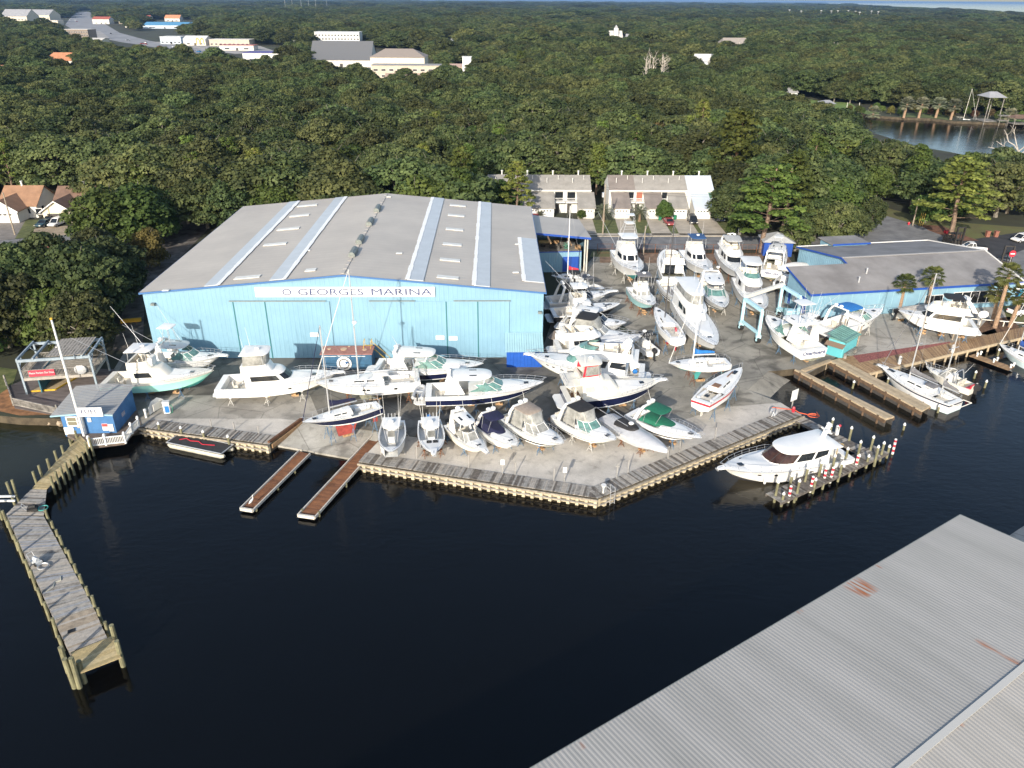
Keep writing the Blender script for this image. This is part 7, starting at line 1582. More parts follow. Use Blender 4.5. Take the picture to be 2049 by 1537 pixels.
for p in lo_[:3]: r = p-o; MB().box((r.x, r.y, .7), (.18, .18, 1.7)).build('post', WOODG, dr_)
RK = M('bank_rock', (.3, .24, .17), .9, var=.35, vs=1.5, bump=.4, bs=4.)
for k in range(34):
    x = rng(-20, 128) if k % 3 else rng(60, 128); p = G(x, 833+rng(0, 9)+(x-60)*.06, -.7); m = MB(); s = rng(.35, .7)
    m.ball((0, 0, 0), s, 7, 5, sz=.6, sx=rng(.8, 1.4)); m.v = [(a+rng(-.1, .1), c+rng(-.1, .1), z+rng(-.08, .08)) for a, c, z in m.v]; tag(m.build('bank_rock', RK, None, p, rng(0, 6)), 'tan boulder on the bank under the low deck railing', 'rock', 'boulders along the bank by the low deck')
# ---------------------------------------------------------------- travel lift
LF = M('pale_blue_steel', (.42, .66, .74), .5, var=.08, vs=1.)
la, lb_, lc = G(1481, 660), G(1515, 686), G(1562, 640)
lrz = math.atan2((lc-lb_).y, (lc-lb_).x)
tl = T('travel_lift', 'pale blue wheeled boat hoist straddling the yard beside a flybridge cruiser', 'boat hoist', la, 0)
U_ = (lb_-la); V_ = (G(1557, 632)-la); V_.z = 0; H1 = HT(1481, 660, 598); Q = [Vector((0, 0, 0)), U_, U_+V_*.98, V_*.98]
for p in Q:
    MB().bar((p.x, p.y, .5), (p.x, p.y, H1), .42, .42).build('leg', LF, tl)
    w = MB().cyl((p.x-.25, p.y-.1, .5), (p.x+.25, p.y+.1, .5), .5, .5, 14).build('wheel', DARK, tl); MB().cyl((p.x-.27, p.y-.11, .5), (p.x+.27, p.y+.11, .5), .22, .22, 8).build('rim', LF, w)
    MB().box((p.x, p.y, 1.05), (.7, .6, .5)).build('wheel_fork', LF, tl)
for a, c in ((Q[0], Q[1]), (Q[3], Q[2])):
    MB().bar((a.x, a.y, H1), (c.x, c.y, H1), .4, .5).build('top_beam', LF, tl); MB().bar((a.x, a.y, 1.5), (c.x, c.y, 1.5), .35, .4).build('side_beam', LF, tl)
MB().bar((Q[0].x, Q[0].y, H1+.3), (Q[3].x, Q[3].y, H1+.3), .45, .55).build('cross_beam', CREAM, tl)
m = MB().box((*(Q[2].lerp(Q[3], .35)).xy, 1.9), (1.8, 1., 1.)); m.build('engine_housing', LF, tl); MB().box((*(Q[2].lerp(Q[3], .6)).xy, 1.8), (.8, .7, .6)).build('control_box', M('teal_box', (.1, .3, .3), .6), tl)
# ---------------------------------------------------------------- forklifts behind the office
def forklift(nm, lb, px, h, rz):
    t = T(nm, lb, 'forklift', G(*px), rz); BK = M('forklift_black', (.025, .022, .02), .6, var=.3, vs=2.)
    for s in (-.75, .75): MB().box((s, 0, h/2+.2), (.25, .4, h)).build('mast', BK, t)
    m = MB()
    for z in (.6, h*.5, h*.78, h+.1): m.box((0, 0, z), (1.5, .2, .22))
    m.box((0, -.05, h*.45), (.12, .12, h*.8)); m.build('mast_cross_member', BK, t)
    for s in (-.45, .45): MB().box((s, -1.3, .5), (.22, 2.4, .1)).build('fork', BK, t)
    m = MB().box((0, 2., 1.1), (2.2, 3.2, 1.3)); m.box((0, 3.3, 1.5), (2., .8, 1.2)); m.build('body', BK, t)
    m = MB()
    for x in (-.9, .9):
        for y in (1., 2.4): m.box((x, y, 2.3), (.1, .1, 1.4))
    m.box((0, 1.7, 3.), (2., 1.6, .08)); m.build('cab_guard', BK, t)
    for x in (-1.1, 1.1):
        for y in (.7, 3.): MB().cyl((x-.2, y, .6), (x+.2, y, .6), .6, .6, 12).build('wheel', DARK, t)
forklift('forklift', 'tall black forklift mast rising behind the office roof near the white pickup', (1913, 500), 4.6, rad(5)); forklift('forklift.001', 'black forklift with tyres stacked by the parking entrance', (2004, 552), 5.6, rad(-15))
# ---------------------------------------------------------------- vehicles
def car(nm, lb, px, rz, col, kind='car', cat='car', gp=None):
    t = T(nm, lb, cat, G(*px), rad(rz), gp); L, W, Hb, Hc = (5.6, 2., 1.15, 1.85) if kind == 'pickup' else (4.7, 1.85, .95, 1.75 if kind == 'suv' else 1.42)
    sec = lambda x, w, z0, z1, r=.12: [(x, -w/2+r, z0), (x, w/2-r, z0), (x, w/2, z0+r), (x, w/2, z1-r), (x, w/2-r, z1), (x, -w/2+r, z1), (x, -w/2, z1-r), (x, -w/2, z0+r)]
    m = MB().loft([sec(x*L, W*w, z0, Hb*z1) for x, w, z0, z1 in ((-.5, .86, .45, .8), (-.48, .95, .35, .93), (-.3, 1., .3, 1.), (.2, 1., .3, .98), (.42, .97, .32, .88), (.49, .88, .4, .78), (.5, .8, .45, .7))]); bd = m.build('body', col, t, smooth=True)
    c0, c1, c2, c3 = (-.12, -.08, .1, .24) if kind == 'pickup' else ((-.47, -.42, .1, .27) if kind == 'suv' else (-.36, -.2, .06, .22))
    q = lambda z, a, c, w: [(a*L, -w/2, z), (a*L, w/2, z), (c*L, w/2, z), (c*L, -w/2, z)]
    MB().loft([q(Hb*.97, c0, c3, W*.92), q(Hb+(Hc-Hb)*.85, c1, c2, W*.78)]).build('window_glass', GLASS, t)
    m = MB().loft([q(Hb+(Hc-Hb)*.85, c1-.01, c2+.01, W*.8), q(Hc, c1+.02, c2-.03, W*.7)]); m.v += []; 
    for s in (-1, 1):
        for a in ((c0, c1), (c2*.5+c1*.5,)*2, (c3, c2)): m.bar((a[0]*L, s*W*.465, Hb*.97), (a[1]*L, s*W*.395, Hb+(Hc-Hb)*.87), .1, .05)
    m.build('cabin_roof', col, t)
    if kind == 'pickup':
        MB().box((-.32*L, 0, Hb*1.0), (.34*L, W*.82, .06)).build('load_bed', DARK, t)
    for x in (-.31, .31):
        for s in (-1, 1):
            w = MB().cyl((x*L, s*(W/2-.2), .34), (x*L, s*(W/2+.02), .34), .34, .34, 14).build('wheel', DARK, t); MB().cyl((x*L, s*(W/2+.025), .34), (x*L, s*(W/2+.035), .34), .2, .2, 10).build('rim', ALU, w)
    for s in (-1, 1):
        MB().box((.49*L, s*W*.33, Hb*.68), (.12, .36, .16)).build('headlight', SKYL, t); MB().box((-.5*L, s*W*.38, Hb*.72), (.06, .18, .2)).build('tail_light', RED, t)
    return t
CWH = M('white_car_paint', (.72, .72, .72), .3); CRED = M('faded_red_paint', (.27, .05, .05), .45, var=.2, vs=1.); CBK = M('black_car_paint', (.02, .02, .022), .3); CBL = M('blue_car_paint', (.03, .16, .36), .3); CNV = M('dark_blue_car_paint', (.02, .035, .08), .35); CTL = M('dark_teal_car_paint', (.03, .07, .09), .35)
car('pickup_truck', 'white pickup truck with open bed on the road behind the office', (1942, 502), 165, CWH, 'pickup', 'pickup truck')
car('parked_car', 'white sport utility car on the black asphalt at the frame edge', (2043, 483), 200, CWH, 'suv')
car('parked_car', 'faded red saloon car on a town house driveway', (1338, 449), 275, CRED); car('parked_car', 'small black hatchback on a town house driveway', (1385, 446), 270, CBK, 'suv'); car('parked_car', 'dark blue car half under the pine beside the last town house', (1441, 441), 265, CNV)
car('parked_car', 'shiny blue car at the end of the office', (2032, 598), 12, CBL); car('pickup_truck', 'white pickup truck parked among the palms at the right edge', (2046, 628), 20, CWH, 'pickup', 'pickup truck')
car('parked_car', 'dark teal car with open garage behind it', (90, 452), 262, CTL); car('parked_van', 'white car parked beside the dark teal car', (116, 451), 262, CWH, 'suv', 'car'); car('parked_car', 'black car parked in front of the open garage between two others', (103, 447), 262, CBK, 'suv')
car('parked_car', 'red car under the trees beside the shed end town house', (1070, 441), 270, CRED)
GRB = M('green_bin', (.01, .16, .08), .6)
for px, lb in (((1320, 441), 'dark green wheeled bin left of the faded red car'), ((1350, 440), 'dark green wheeled bin right of the faded red car'), ((113, 443), 'green wheeled bin inside the open garage')):
    m = MB().loft([[(-s, -s, z), (s, -s, z), (s, s, z), (-s, s, z)] for z, s in ((.1, .26), (1., .34))]); m.box((0, 0, 1.05), (.76, .76, .09)); m.cyl((-.3, .3, .14), (.3, .3, .14), .14, .14, 8); tag(m.build('wheeled_bin', GRB, None, G(*px)), lb, 'bin')
# ---------------------------------------------------------------- poles and wires, fence
PW_ = M('utility_pole_wood', (.3, .25, .19), .9, var=.2, vs=3.)
def upole(px, yt, lb, arm=True, lamp=0, tr=True):
    g = G(*px); h = HT(*px, yt); t = T('utility_pole', lb, 'utility pole', g, rad(15)); MB().cyl((0, 0, 0), (0, 0, h), .17, .11, 8).build('pole', PW_, t)
    if arm:
        a_ = MB().box((0, -.1, h-.9), (2.4, .12, .14)).build('cross_arm', PW_, t); m = MB()
        for x in (-1.1, -.5, .5, 1.1): m.cyl((x, -.1, h-.83), (x, -.1, h-.55), .07, .05, 6)
        m.build('insulator', CAPW, a_)
    if tr: m = MB().cyl((-.4, 0, h-2.7), (-.4, 0, h-1.7), .3, .3, 9); m.build('transformer', ALU, t)
    if lamp: m = MB().tube([(0, 0, h-3), (1.5, 0, h-2.6), (2.4, 0, h-2.6)], .05); m.box((2.6, 0, h-2.65), (.9, .3, .16)); m.build('street_light_arm', ALU, t)
    return g+Vector((0, 0, h-.6))
u1 = upole((1206, 468), 369, 'bleached utility pole beside the pindo palm at the town houses', False); u2 = upole((1675, 412), 366, 'utility pole with transformer and street light at the road bend', True, 1); u3 = upole((1826, 451), 398, 'leaning wooden pole by the yellow guards', False, 0, False)
upole((30, 470), 385, 'dark wooden pole in front of the white garage door', False, 0, False)
up4 = upole((1287, 510), 452, 'slim wooden pole behind the stern first yacht', False, 0, False)
def wire(nm, lb, a, c, sag=.8):
    m = MB(); P = [a.lerp(c, i/14)-Vector((0, 0, sag*4*(i/14)*(1-i/14))) for i in range(15)]; m.tube(P, .022, 3); tag(m.build(nm, DARK), lb, 'wire', 'overhead wires')
ur = G(2200, 470)+Vector((0, 0, 9))
for dz in (0, -.5): wire('overhead_wire', 'overhead wire from the road bend pole toward the frame edge', u2+Vector((0, 0, dz)), u3+Vector((0, 0, dz))); wire('overhead_wire', 'overhead wire running right from the leaning pole', u3+Vector((0, 0, dz)), ur+Vector((0, 0, dz)), 1.2); wire('overhead_wire', 'overhead wire across the street front of the town houses', u1+Vector((0, 0, dz)), u2+Vector((0, 0, dz)), 2.)
for k, x in enumerate((1838, 1842, 1846)): tag(MB().cyl((0, 0, 0), (0, 0, 3.), .06, .06, 6).build('guard_post', M('dull_yellow', (.4, .28, .06), .7), None, G(x, 452)), 'yellow guard post beside the leaning wooden pole', 'guard post', 'yellow guard posts')
tag(MB().cyl((0, 0, 0), (0, 0, .5), .18, .18, 8).ball((0, 0, .55), .2, 8, 4).box((0, 0, .4), (.6, .15, .15)).build('red_hydrant', RED, None, G(1818, 450)), 'red fire hydrant on the verge beside the leaning pole', 'hydrant')
tag(MB().box((0, 0, .3), (1.4, .8, .5)).box((0, 0, .6), (1.2, .6, .1)).build('red_bin', RED, None, G(1896, 467)), 'small red box on the red dirt by the road', 'box')
sg = T('no_entry_sign', 'round red no entry sign above the second forklift', 'road sign', G(2012, 560)); MB().cyl((0, .3, 0), (0, .3, 5.), .05, .05, 6).build('post', ALU, sg); s2 = MB().cyl((0, .22, 4.9), (0, .27, 4.9), .62, .62, 18).build('disc', RED, sg); MB().box((0, .2, 4.9), (.8, .03, .2)).build('bar', SIGNW, s2)
for x, lb in ((1975, 'brick gate pillar under the trees left of the white car'), (1992, 'brick gate pillar nearest the white car at the frame edge')): tag(MB().box((0, 0, .6), (.7, .7, 1.2)).box((0, 0, 1.25), (.85, .85, .12)).build('gate_pillar', M('old_brick', (.24, .1, .07), .9, var=.3, vs=5.), None, G(x, 474)), lb, 'pillar')
fn = T('chain_link_fence', 'rusty wire fence with thin posts between the yard and the street', 'fence', G(1195, 507))
o = G(1195, 507); n = 14; e = G(1570, 509)-o
for k in range(n): p = e*k/(n-1); MB().cyl((p.x, p.y, 0), (p.x, p.y, 2.), .05, .05, 5).build('post', RUST, fn)
m = MB()
for z in (.1, 1., 1.95): m.bar((0, 0, z), (e.x, e.y, z), .03, .04)
for k in range(60): p = e*k/59; m.bar((p.x, p.y, .05), (p.x, p.y, 1.95), .012, .012)
m.build('wire_mesh', RUST, fn)
sg = T('oval_sign', 'white oval sign on a slim post by the wide palm trunks', 'sign', G(1960, 655), rad(-10)); MB().cyl((0, 0, 0), (0, 0, 2.4), .06, .06, 6).build('post', PW_, sg); MB().add([(.75*math.cos(a*.314), -.08, 2.2+.6*math.sin(a*.314)) for a in range(20)]+[(.75*math.cos(a*.314), -.02, 2.2+.6*math.sin(a*.314)) for a in range(20)], [tuple(range(20)), tuple(range(39, 19, -1))]+[(i, (i+1) % 20, 20+(i+1) % 20, 20+i) for i in range(20)]).build('oval_board', SIGNW, sg)
um = T('patio_umbrella', 'turquoise patio umbrella against the office front', 'umbrella', G(1880, 612)); MB().cyl((0, 0, 0), (0, 0, 2.7), .04, .04, 6).build('pole', ALU, um); m = MB(); R = [(1.7*math.cos(a*.785), 1.7*math.sin(a*.785), 2.2) for a in range(8)]; m.add(R+[(0, 0, 2.8)], [(i, (i+1) % 8, 8) for i in range(8)]); m.build('canopy', M('turquoise_canvas', (.16, .45, .52), .8), um)
for px, py, h, lb in ((1681, 690, 4.2, 'brown wooden pole behind the turquoise tool shed'), (1836, 693, 4.8, 'brown timber pole standing on the apron beside the ketch mast'), (1905, 680, 3., 'short grey timber pole at the end of the concrete apron'), (1714, 695, 3.4, 'thin brown pole on the sea side of the turquoise tool shed')):
    tag(MB().cyl((0, 0, 0), (.1, 0, h), .13, .1, 7).build('timber_pole', PW_, None, G(px, py)), lb, 'pole')
gt = T('tripod_mast', 'old rusted steel frame lying against the office rear wing', 'frame', G(1602, 532), .3)
m = MB()
for k in range(5): m.tube([(k*.35, k*.2, 0), (.8+k*.35, k*.2+.3, 2.4), (1.8+k*.35, k*.2+.2, 2.), (2.2+k*.35, k*.2, 0)], .06)
m.build('steel_ribs', RUST, gt); MB().tube([(.8, .3, 2.4), (2.2, 1.1, 2.4)], .09).build('ridge_bar', RUST, gt)
tag(MB().bar((0, 0, .9), (9.5, -2.2, .9), .12, .12).box((0, 0, .45), (.12, .12, .9)).box((4.7, -1.1, .45), (.12, .12, .9)).box((9.5, -2.2, .45), (.12, .12, .9)).build('pipe_rail', CREAM, None, G(1940, 648)), 'pale pipe rail at the end of the concrete apron', 'rail')
tag(MB().box((0, 0, .3), (3., .35, .5)).box((0, .0, .58), (3.1, .42, .08)).build('yellow_barrier', YELP, None, G(263, 645), rad(15)), 'yellow barrier beam lying in the leafy side lane', 'barrier')
# ================================================================ FAR BUILDINGS
WOODS = 'buildings among the far woods'
def far(name, label, cat, x0, x1, y, h, d, rg, wall, roof, rows=0, hip=0., cols=8, wc=GLASS, wh=1.2, rz=0., door=True):
    a, c = G(x0, y), G(x1, y); w = (c-a).length; ft = []
    for r in range(rows):
        for k in range(cols): ft.append(('window', 'f', w*(k+.5)/cols, 1.8+r*(h-1.)/max(1, rows), w/cols*.55, wh, wc))
    if door: ft.append(('door', 'f', w*.5+.4, 1.2, min(2.2, w*.2), 2.3, SHADW))
    if not rows: ft += [('window', 'f', w*.22, 1.6, w*.14, 1.2, wc), ('window', 'f', w*.78, 1.6, w*.14, 1.2, wc)]
    return house(name, label, cat, None, rz, w, d, h, max(h, rg), wall, roof, ft, hip, None, 0, at=a)
HOTW = M('hotel_white', (.62, .62, .6), .7); PALEB = M('pale_blue_wall', (.5, .58, .66), .7); BLUR = M('bright_blue_roof', (.1, .3, .5), .5); PURR = M('violet_fascia', (.1, .08, .25), .6); REDF = M('red_fascia', (.4, .12, .1), .6); DKGR = M('slate_roof', (.12, .125, .135), .8); STONE = M('brown_facade', (.24, .19, .15), .8, var=.1, vs=.5)
far('hotel', 'long white four storey block with a window strip behind the slate roofed hall', 'hotel', 632, 722, 97, 15, 18, 15, HOTW, HOTW, 4, cols=14)
t = far('church_hall', 'hall with huge slate grey roof beyond the woods', 'church hall', 622, 744, 134, 5, 30, 17, STUCCO, DKGR)
far('parish_building', 'big cream block with brown grey hipped roof right of the slate roofed hall', 'building', 743, 851, 150, 11, 24, 15.5, M('pale_cream_wall', (.66, .6, .48), .7, var=.05, vs=.3), M('taupe_roof', (.27, .23, .2), .85), 1, hip=9, cols=8)
far('parish_annex', 'flat roofed tan wing with arched bays in front of the big cream block', 'building', 745, 886, 158, 8, 12, 8, TANW, M('flat_grey_roof', (.3, .29, .28), .8), 2, cols=9, wc=SHADW)
far('parish_porch', 'low tan entrance building among oaks below the arched wing', 'building', 772, 850, 170, 4.5, 10, 6, TANW, M('tan_roof', (.42, .31, .23), .8))
far('white_gable', 'bright white wedge shaped gable standing out of the woods', 'building', 926, 943, 150, 11, 6, 11, M('bright_white_wall', (.8, .8, .78), .6), HOTW); far('long_low_roof', 'low pinkish roof left of the white wedge gable', 'building', 900, 926, 146, 4, 10, 5.5, TANW, M('pinkish_roof', (.42, .3, .25), .8))
far('shop', 'white shop with violet fascia at the near end of the highway strip', 'shop', 487, 574, 124, 6.5, 24, 6.5, HOTW, PURR); far('shop', 'pale blue and white shop along the highway', 'shop', 322, 365, 88, 7, 20, 7, PALEB, HOTW, 1, cols=5); far('shop', 'white shop with pitched front along the highway', 'shop', 368, 414, 91, 6, 20, 9, STUCCO, HOTW)
far('shop', 'long tan shop row with stepped front behind the highway car park', 'shop', 420, 502, 92, 6, 20, 6, TANW, STUCCO, 1, cols=9); far('shop', 'low shop with red fascia behind the violet fascia shop', 'shop', 440, 510, 101, 4.5, 14, 4.5, STUCCO, REDF)
far('store', 'long store under a bright blue roof in the far trees', 'store', 286, 378, 57, 5, 40, 9, PALEB, BLUR); far('store', 'smaller store under a bright blue roof beside the long one', 'store', 374, 402, 55, 4.5, 30, 7.5, PALEB, BLUR)
far('office_block', 'brown fronted office block beside the highway bend', 'office building', 130, 182, 80, 11, 20, 11, STONE, STUCCO, 3, cols=10); far('round_fronted_shop', 'low cream shop just below the brown office block', 'shop', 174, 208, 90, 5, 16, 6.5, CREAMW, STUCCO)
far('apartment_complex', 'big grey roofed apartment complex with cream end wall at the far upper left', 'apartment building', 5, 62, 49, 13, 40, 24, CREAMW, GREYR, 2, cols=8); far('apartment_complex', 'grey roofed apartment wing right of the cream ended one', 'apartment building', 58, 106, 45, 13, 40, 22, CREAMW, GREYR, 2, cols=7); far('warehouse', 'long white flat shed under the grey apartment complex', 'shed', 55, 100, 58, 7, 20, 7, HOTW, HOTW); far('store', 'pale cream store right of the long white shed', 'store', 84, 120, 50, 7, 20, 7, CREAMW, STUCCO)
far('restaurant', 'far restaurant with red roof and white blue sign', 'restaurant', 186, 222, 48, 8, 20, 12, STUCCO, REDR); far('house', 'far house with salmon roof above the blue roofed store', 'house', 330, 362, 43, 6, 20, 12, STUCCO, ORGR); far('house', 'small far house with dull red roof left of the salmon one', 'house', 280, 302, 41, 6, 16, 10, STUCCO, REDR); far('house', 'pale house with peach roof half sunk in far trees', 'house', 513, 528, 32, 6, 16, 14, STUCCO, ORGR)
far('house', 'orange tile roofed house among the left woods', 'house', 92, 150, 136, 5, 20, 9.5, STUCCO, ORGR, hip=3); far('house', 'brick red house at the left edge of the woods', 'house', -16, 13, 170, 5.5, 14, 10, STUCCO, M('brick_roof', (.35, .15, .09), .8)); far('storage_tank_house', 'small white roofed hut in the left woods clearing', 'hut', 140, 166, 170, 4, 10, 5.5, HOTW, HOTW)
t = far('white_church', 'small white church with square steeple in the far woods', 'church', 1214, 1244, 84, 6, 22, 12, M('church_white', (.75, .74, .7), .6), STUCCO)
MB().prism([(8, -2), (13, -2), (13, 3), (8, 3)], 0, 15).build('steeple', MATS['church_white'], t); m = MB().add([(8, -2, 15), (13, -2, 15), (13, 3, 15), (8, 3, 15), (10.5, .5, 19)], [(0, 1, 4), (1, 2, 4), (2, 3, 4), (3, 0, 4)]); m.build('spire', GREYR, t)
far('house', 'white house just right of the steepled church', 'house', 1253, 1270, 87, 6, 12, 10, HOTW, GREYR); far('house', 'white flat house left of the steepled church', 'house', 1120, 1148, 95, 5, 14, 7, HOTW, HOTW); far('house', 'little pale house far left of the steepled church', 'house', 1046, 1060, 94, 5, 10, 8, STUCCO, GREYR)
far('house', 'grey roofed house above the bare tree stand', 'house', 1356, 1392, 112, 4, 16, 8, STUCCO, M('beige_roof', (.33, .29, .25), .8)); far('house', 'broad beige roofed house by the right hand woods', 'house', 1444, 1500, 100, 5, 26, 11, STUCCO, MATS['beige_roof'], hip=4); far('house', 'white gabled house behind leafless trees', 'house', 1390, 1424, 146, 8, 10, 12, M('bluish_white', (.5, .53, .58), .7), HOTW, 2, cols=3)
far('house', 'cream house with red door frame beside the waterside lawn', 'house', 1505, 1524, 199, 5, 10, 8, CREAMW, REDR); far('house', 'white house glimpsed between oaks above the lawn', 'house', 1578, 1594, 197, 3, 8, 5, HOTW, GREYR); far('house', 'white two storey house hidden in dark oaks above the creek', 'house', 1678, 1690, 198, 4, 8, 6, HOTW, GREYR)
far('house', 'red roofed house at the right frame edge', 'house', 1996, 2090, 378, 3.4, 12, 6., CREAMW, M('bright_red_roof', (.42, .07, .05), .6, var=.1, vs=.5), hip=3, rz=-4); far('house', 'pale house in trees right of the blue roofed stores', 'house', 424, 445, 52, 6, 14, 8, STUCCO, HOTW)
def pavilion(name, lb, px0, px1, y, h, d, roof, rg=1.2):
    a, c = G(px0, y), G(px1, y); w = (c-a).length; t = T(name, lb, name.replace('_', ' '), a)
    for x in (.3, w-.3):
        for yy in (.3, d-.3): MB().cyl((x, yy, -2), (x, yy, h), .18, .18, 6).build('post', WOODG, t)
    o = .6; m = MB().add([(-o, -o, h), (w+o, -o, h), (w+o, d+o, h), (-o, d+o, h), (w*.25, d/2, h+rg), (w*.75, d/2, h+rg)], [(0, 1, 5, 4), (1, 2, 5), (2, 3, 4, 5), (3, 0, 4), (3, 2, 1, 0)]); m.build('roof', roof, t)
    MB().box((w/2, d/2, .3), (w, d, .2)).build('deck', WOODG, t); return t
pavilion('boat_house', 'tall grey roofed boat house on posts at the creek edge', 1968, 1998, 245, 10, 9, GREYR, 2.); pavilion('summer_house', 'grey roofed pavilion on the waterside lawn', 1537, 1562, 209, 3, 8, M('weathered_roof', (.3, .28, .25), .8)); pavilion('summer_house', 'little dark roofed boat dock by the lawn point', 1648, 1668, 221, 3, 8, GREYR); pavilion('summer_house', 'low brown roofed dock house at the creek frame edge', 2028, 2060, 250, 2.6, 6, BRNR); pavilion('summer_house', 'small grey canopy beside the red roofed house', 1996, 2018, 345, 3, 5, ALU)
t = T('dock_platform', 'small grey dock on posts beside the tall boat house', 'dock', G(1990, 246)); MB().box((3, 0, 1.), (4, 3, .2)).build('deck', WOODG, t); MB().box((3, 0, 3.), (4, 3, .15)).build('upper_deck', WOODG, t)
for x in (1.2, 4.8): MB().cyl((x, -1.3, -3), (x, -1.3, 3), .12, .12, 6).build('post', WOODG, t)
for x, lb in ((1692, 'pale mooring pole near the lawn point'), (1716, 'pale mooring pole in the creek mouth shallows'), (1724, 'short mooring pole by the creek bank')): tag(MB().cyl((0, 0, -4), (0, 0, 5 if x < 1720 else 2), .2, .15, 6).build('mooring_pole', M('pale_pole', (.5, .48, .42), .8), None, G(x, 228, -1)), lb, 'pole')
for k, (x, y) in enumerate(((1577, 34), (1640, 36), (1660, 37), (1673, 37), (1694, 36), (1708, 38), (1740, 37), (1753, 40), (1716, 42), (1600, 38), (572, 18), (586, 17), (604, 17), (619, 17), (633, 19), (655, 16))):
    t = T('floodlight_pole', 'far sports field floodlight pole rising over the right hand woods' if x > 1000 else 'far pale floodlight pole above the left skyline woods', 'floodlight', G(x, y+6), 0, 'far floodlight poles right' if x > 1000 else 'far floodlight poles left'); h = 24 if x > 1000 else 45
    MB().cyl((0, 0, 0), (0, 0, h), .4, .3, 5).build('pole', ALU, t); MB().box((0, 0, h), (4.5, .8, 1.3)).build('lamp_bank', ALU, t)
cars_far = [((rng(140, 195), rng(26, 46))) for _ in range(10)]+[(rng(215, 400), 0) for _ in range(12)]
hw_ = [(150, 40), (205, 58), (240, 75), (300, 89), (390, 103), (430, 107)]
def hwy(x):
    for (x0, y0), (x1, y1) in zip(hw_, hw_[1:]):
        if x0 <= x <= x1: return y0+(y1-y0)*(x-x0)/(x1-x0)
    return 100
far_m = {}
for k, (x, y) in enumerate(cars_far):
    y = y if y else hwy(x)+rng(-4, 3); c = [CWH, CRED, CBK, ALU, CBL][k % 5]; g = G(x, y, .06)
    if c.name not in far_m:
        m = MB().loft([[(-2.3, -.9, z), (2.3, -.9, z), (2.3, .9, z), (-2.3, .9, z)] for z in (.3, .95)]); m.loft([[(-1.5, -.85, .95), (1.2, -.85, .95), (1.2, .85, .95), (-1.5, .85, .95)], [(-1.1, -.7, 1.5), (.6, -.7, 1.5), (.6, .7, 1.5), (-1.1, .7, 1.5)]], m=1)
        for xx in (-1.4, 1.4):
            for yy in (-.9, .9): m.cyl((xx, yy-.1, .33), (xx, yy+.1, .33), .33, .33, 8, 1)
        o = far_m[c.name] = m.build('distant_car', [c, GLASS], None, g, rng(0, 3))
    else: o = far_m[c.name].copy(); COL.objects.link(o); o.location = g; o.rotation_euler.z = rng(0, 3)
    tag(o, 'tiny distant car on the far highway', 'car', 'distant cars on the highway')
m = MB(); m.tube([(-4, 0, 3), (-3.4, 0, 8), (-2, 0, 9), (-.7, 0, 7), (0, 0, 3), (.7, 0, 7), (2, 0, 9), (3.4, 0, 8), (4, 0, 3)], .45, 5)
tag(m.build('yellow_arch_sign', YELP, None, G(402, 96)), 'yellow roadside sign among the highway shops', 'sign')
# ================================================================ TREES
LEAF = lambda nm, c, c2, vs=.45: M(nm, c, .65, spec=.25, var=.3, vs=vs, c2=c2, rnd=.42, det=3)
_LEAF = LEAF
def LEAF(*a):
    "leaf colour with some light let through the leaves"
    m = _LEAF(*a); nt = m.node_tree; b = nt.nodes['Principled BSDF']; t = nt.nodes.new('ShaderNodeBsdfTranslucent'); x = nt.nodes.new('ShaderNodeMixShader'); x.inputs[0].default_value = .3
    nt.links.new(b.inputs['Base Color'].links[0].from_socket, t.inputs[0]); nt.links.new(b.outputs[0], x.inputs[1]); nt.links.new(t.outputs[0], x.inputs[2]); nt.links.new(x.outputs[0], nt.nodes['Material Output'].inputs[0]); return m
OAKL = LEAF('oak_leaves', (.048, .076, .026), (.12, .148, .052)); PINEL = LEAF('pine_needles', (.08, .125, .026), (.16, .2, .045)); YELL = LEAF('yellowing_leaves', (.11, .1, .025), (.2, .17, .045)); LUSH = LEAF('lush_leaves', (.055, .10, .022), (.115, .165, .04))
BARK = M('grey_bark', (.2, .18, .15), .95, var=.3, vs=2.); PBARK = M('pine_bark', (.2, .14, .1), .95, var=.3, vs=2.); PALEBARK = M('pale_bare_wood', (.42, .38, .33), .9, var=.2, vs=2.)
rs = np.random.RandomState(5)
def leafcloud(name, blobs, n, smin, smax, mat, flat=.55, parent=None, out=.75):
    V = []; 
    for (c, r, sq) in blobs:
        k = max(8, int(n*(r/1.5)**2)); d = rs.normal(size=(k, 3)); d /= np.linalg.norm(d, axis=1)[:, None]; d[:, 2] = np.where(d[:, 2] < -.35, -d[:, 2], d[:, 2])
        rad_ = r*(.62+.42*rs.rand(k))[:, None]; p = np.array(c)+d*rad_*np.array([1, 1, sq])
        nn = d*out+rs.normal(size=(k, 3))*.36+np.array([0, 0, flat*.4]); nn /= np.linalg.norm(nn, axis=1)[:, None]
        t = np.cross(nn, rs.normal(size=(k, 3))); t /= np.linalg.norm(t, axis=1)[:, None]+1e-6; b_ = np.cross(nn, t)
        s = (smin+(smax-smin)*rs.rand(k))[:, None]; a = s*(.6+.5*rs.rand(k)[:, None])
        V.append(np.stack([p-t*s-b_*a*.4, p+t*s*.3-b_*a, p+t*s+b_*a*.3, p-t*s*.2+b_*a], 1))
    V = np.concatenate(V).reshape(-1, 3); nf = len(V)//4; me = bpy.data.meshes.new(name); me.vertices.add(len(V)); me.vertices.foreach_set('co', V.astype(np.float32).ravel())
    me.loops.add(nf*4); me.loops.foreach_set('vertex_index', np.arange(nf*4, dtype=np.int32)); me.polygons.add(nf); me.polygons.foreach_set('loop_start', np.arange(0, nf*4, 4, dtype=np.int32)); me.update(calc_edges=True); me.materials.append(mat)
    o = bpy.data.objects.new(name, me); COL.objects.link(o)
    if parent: o.parent = parent
    return o
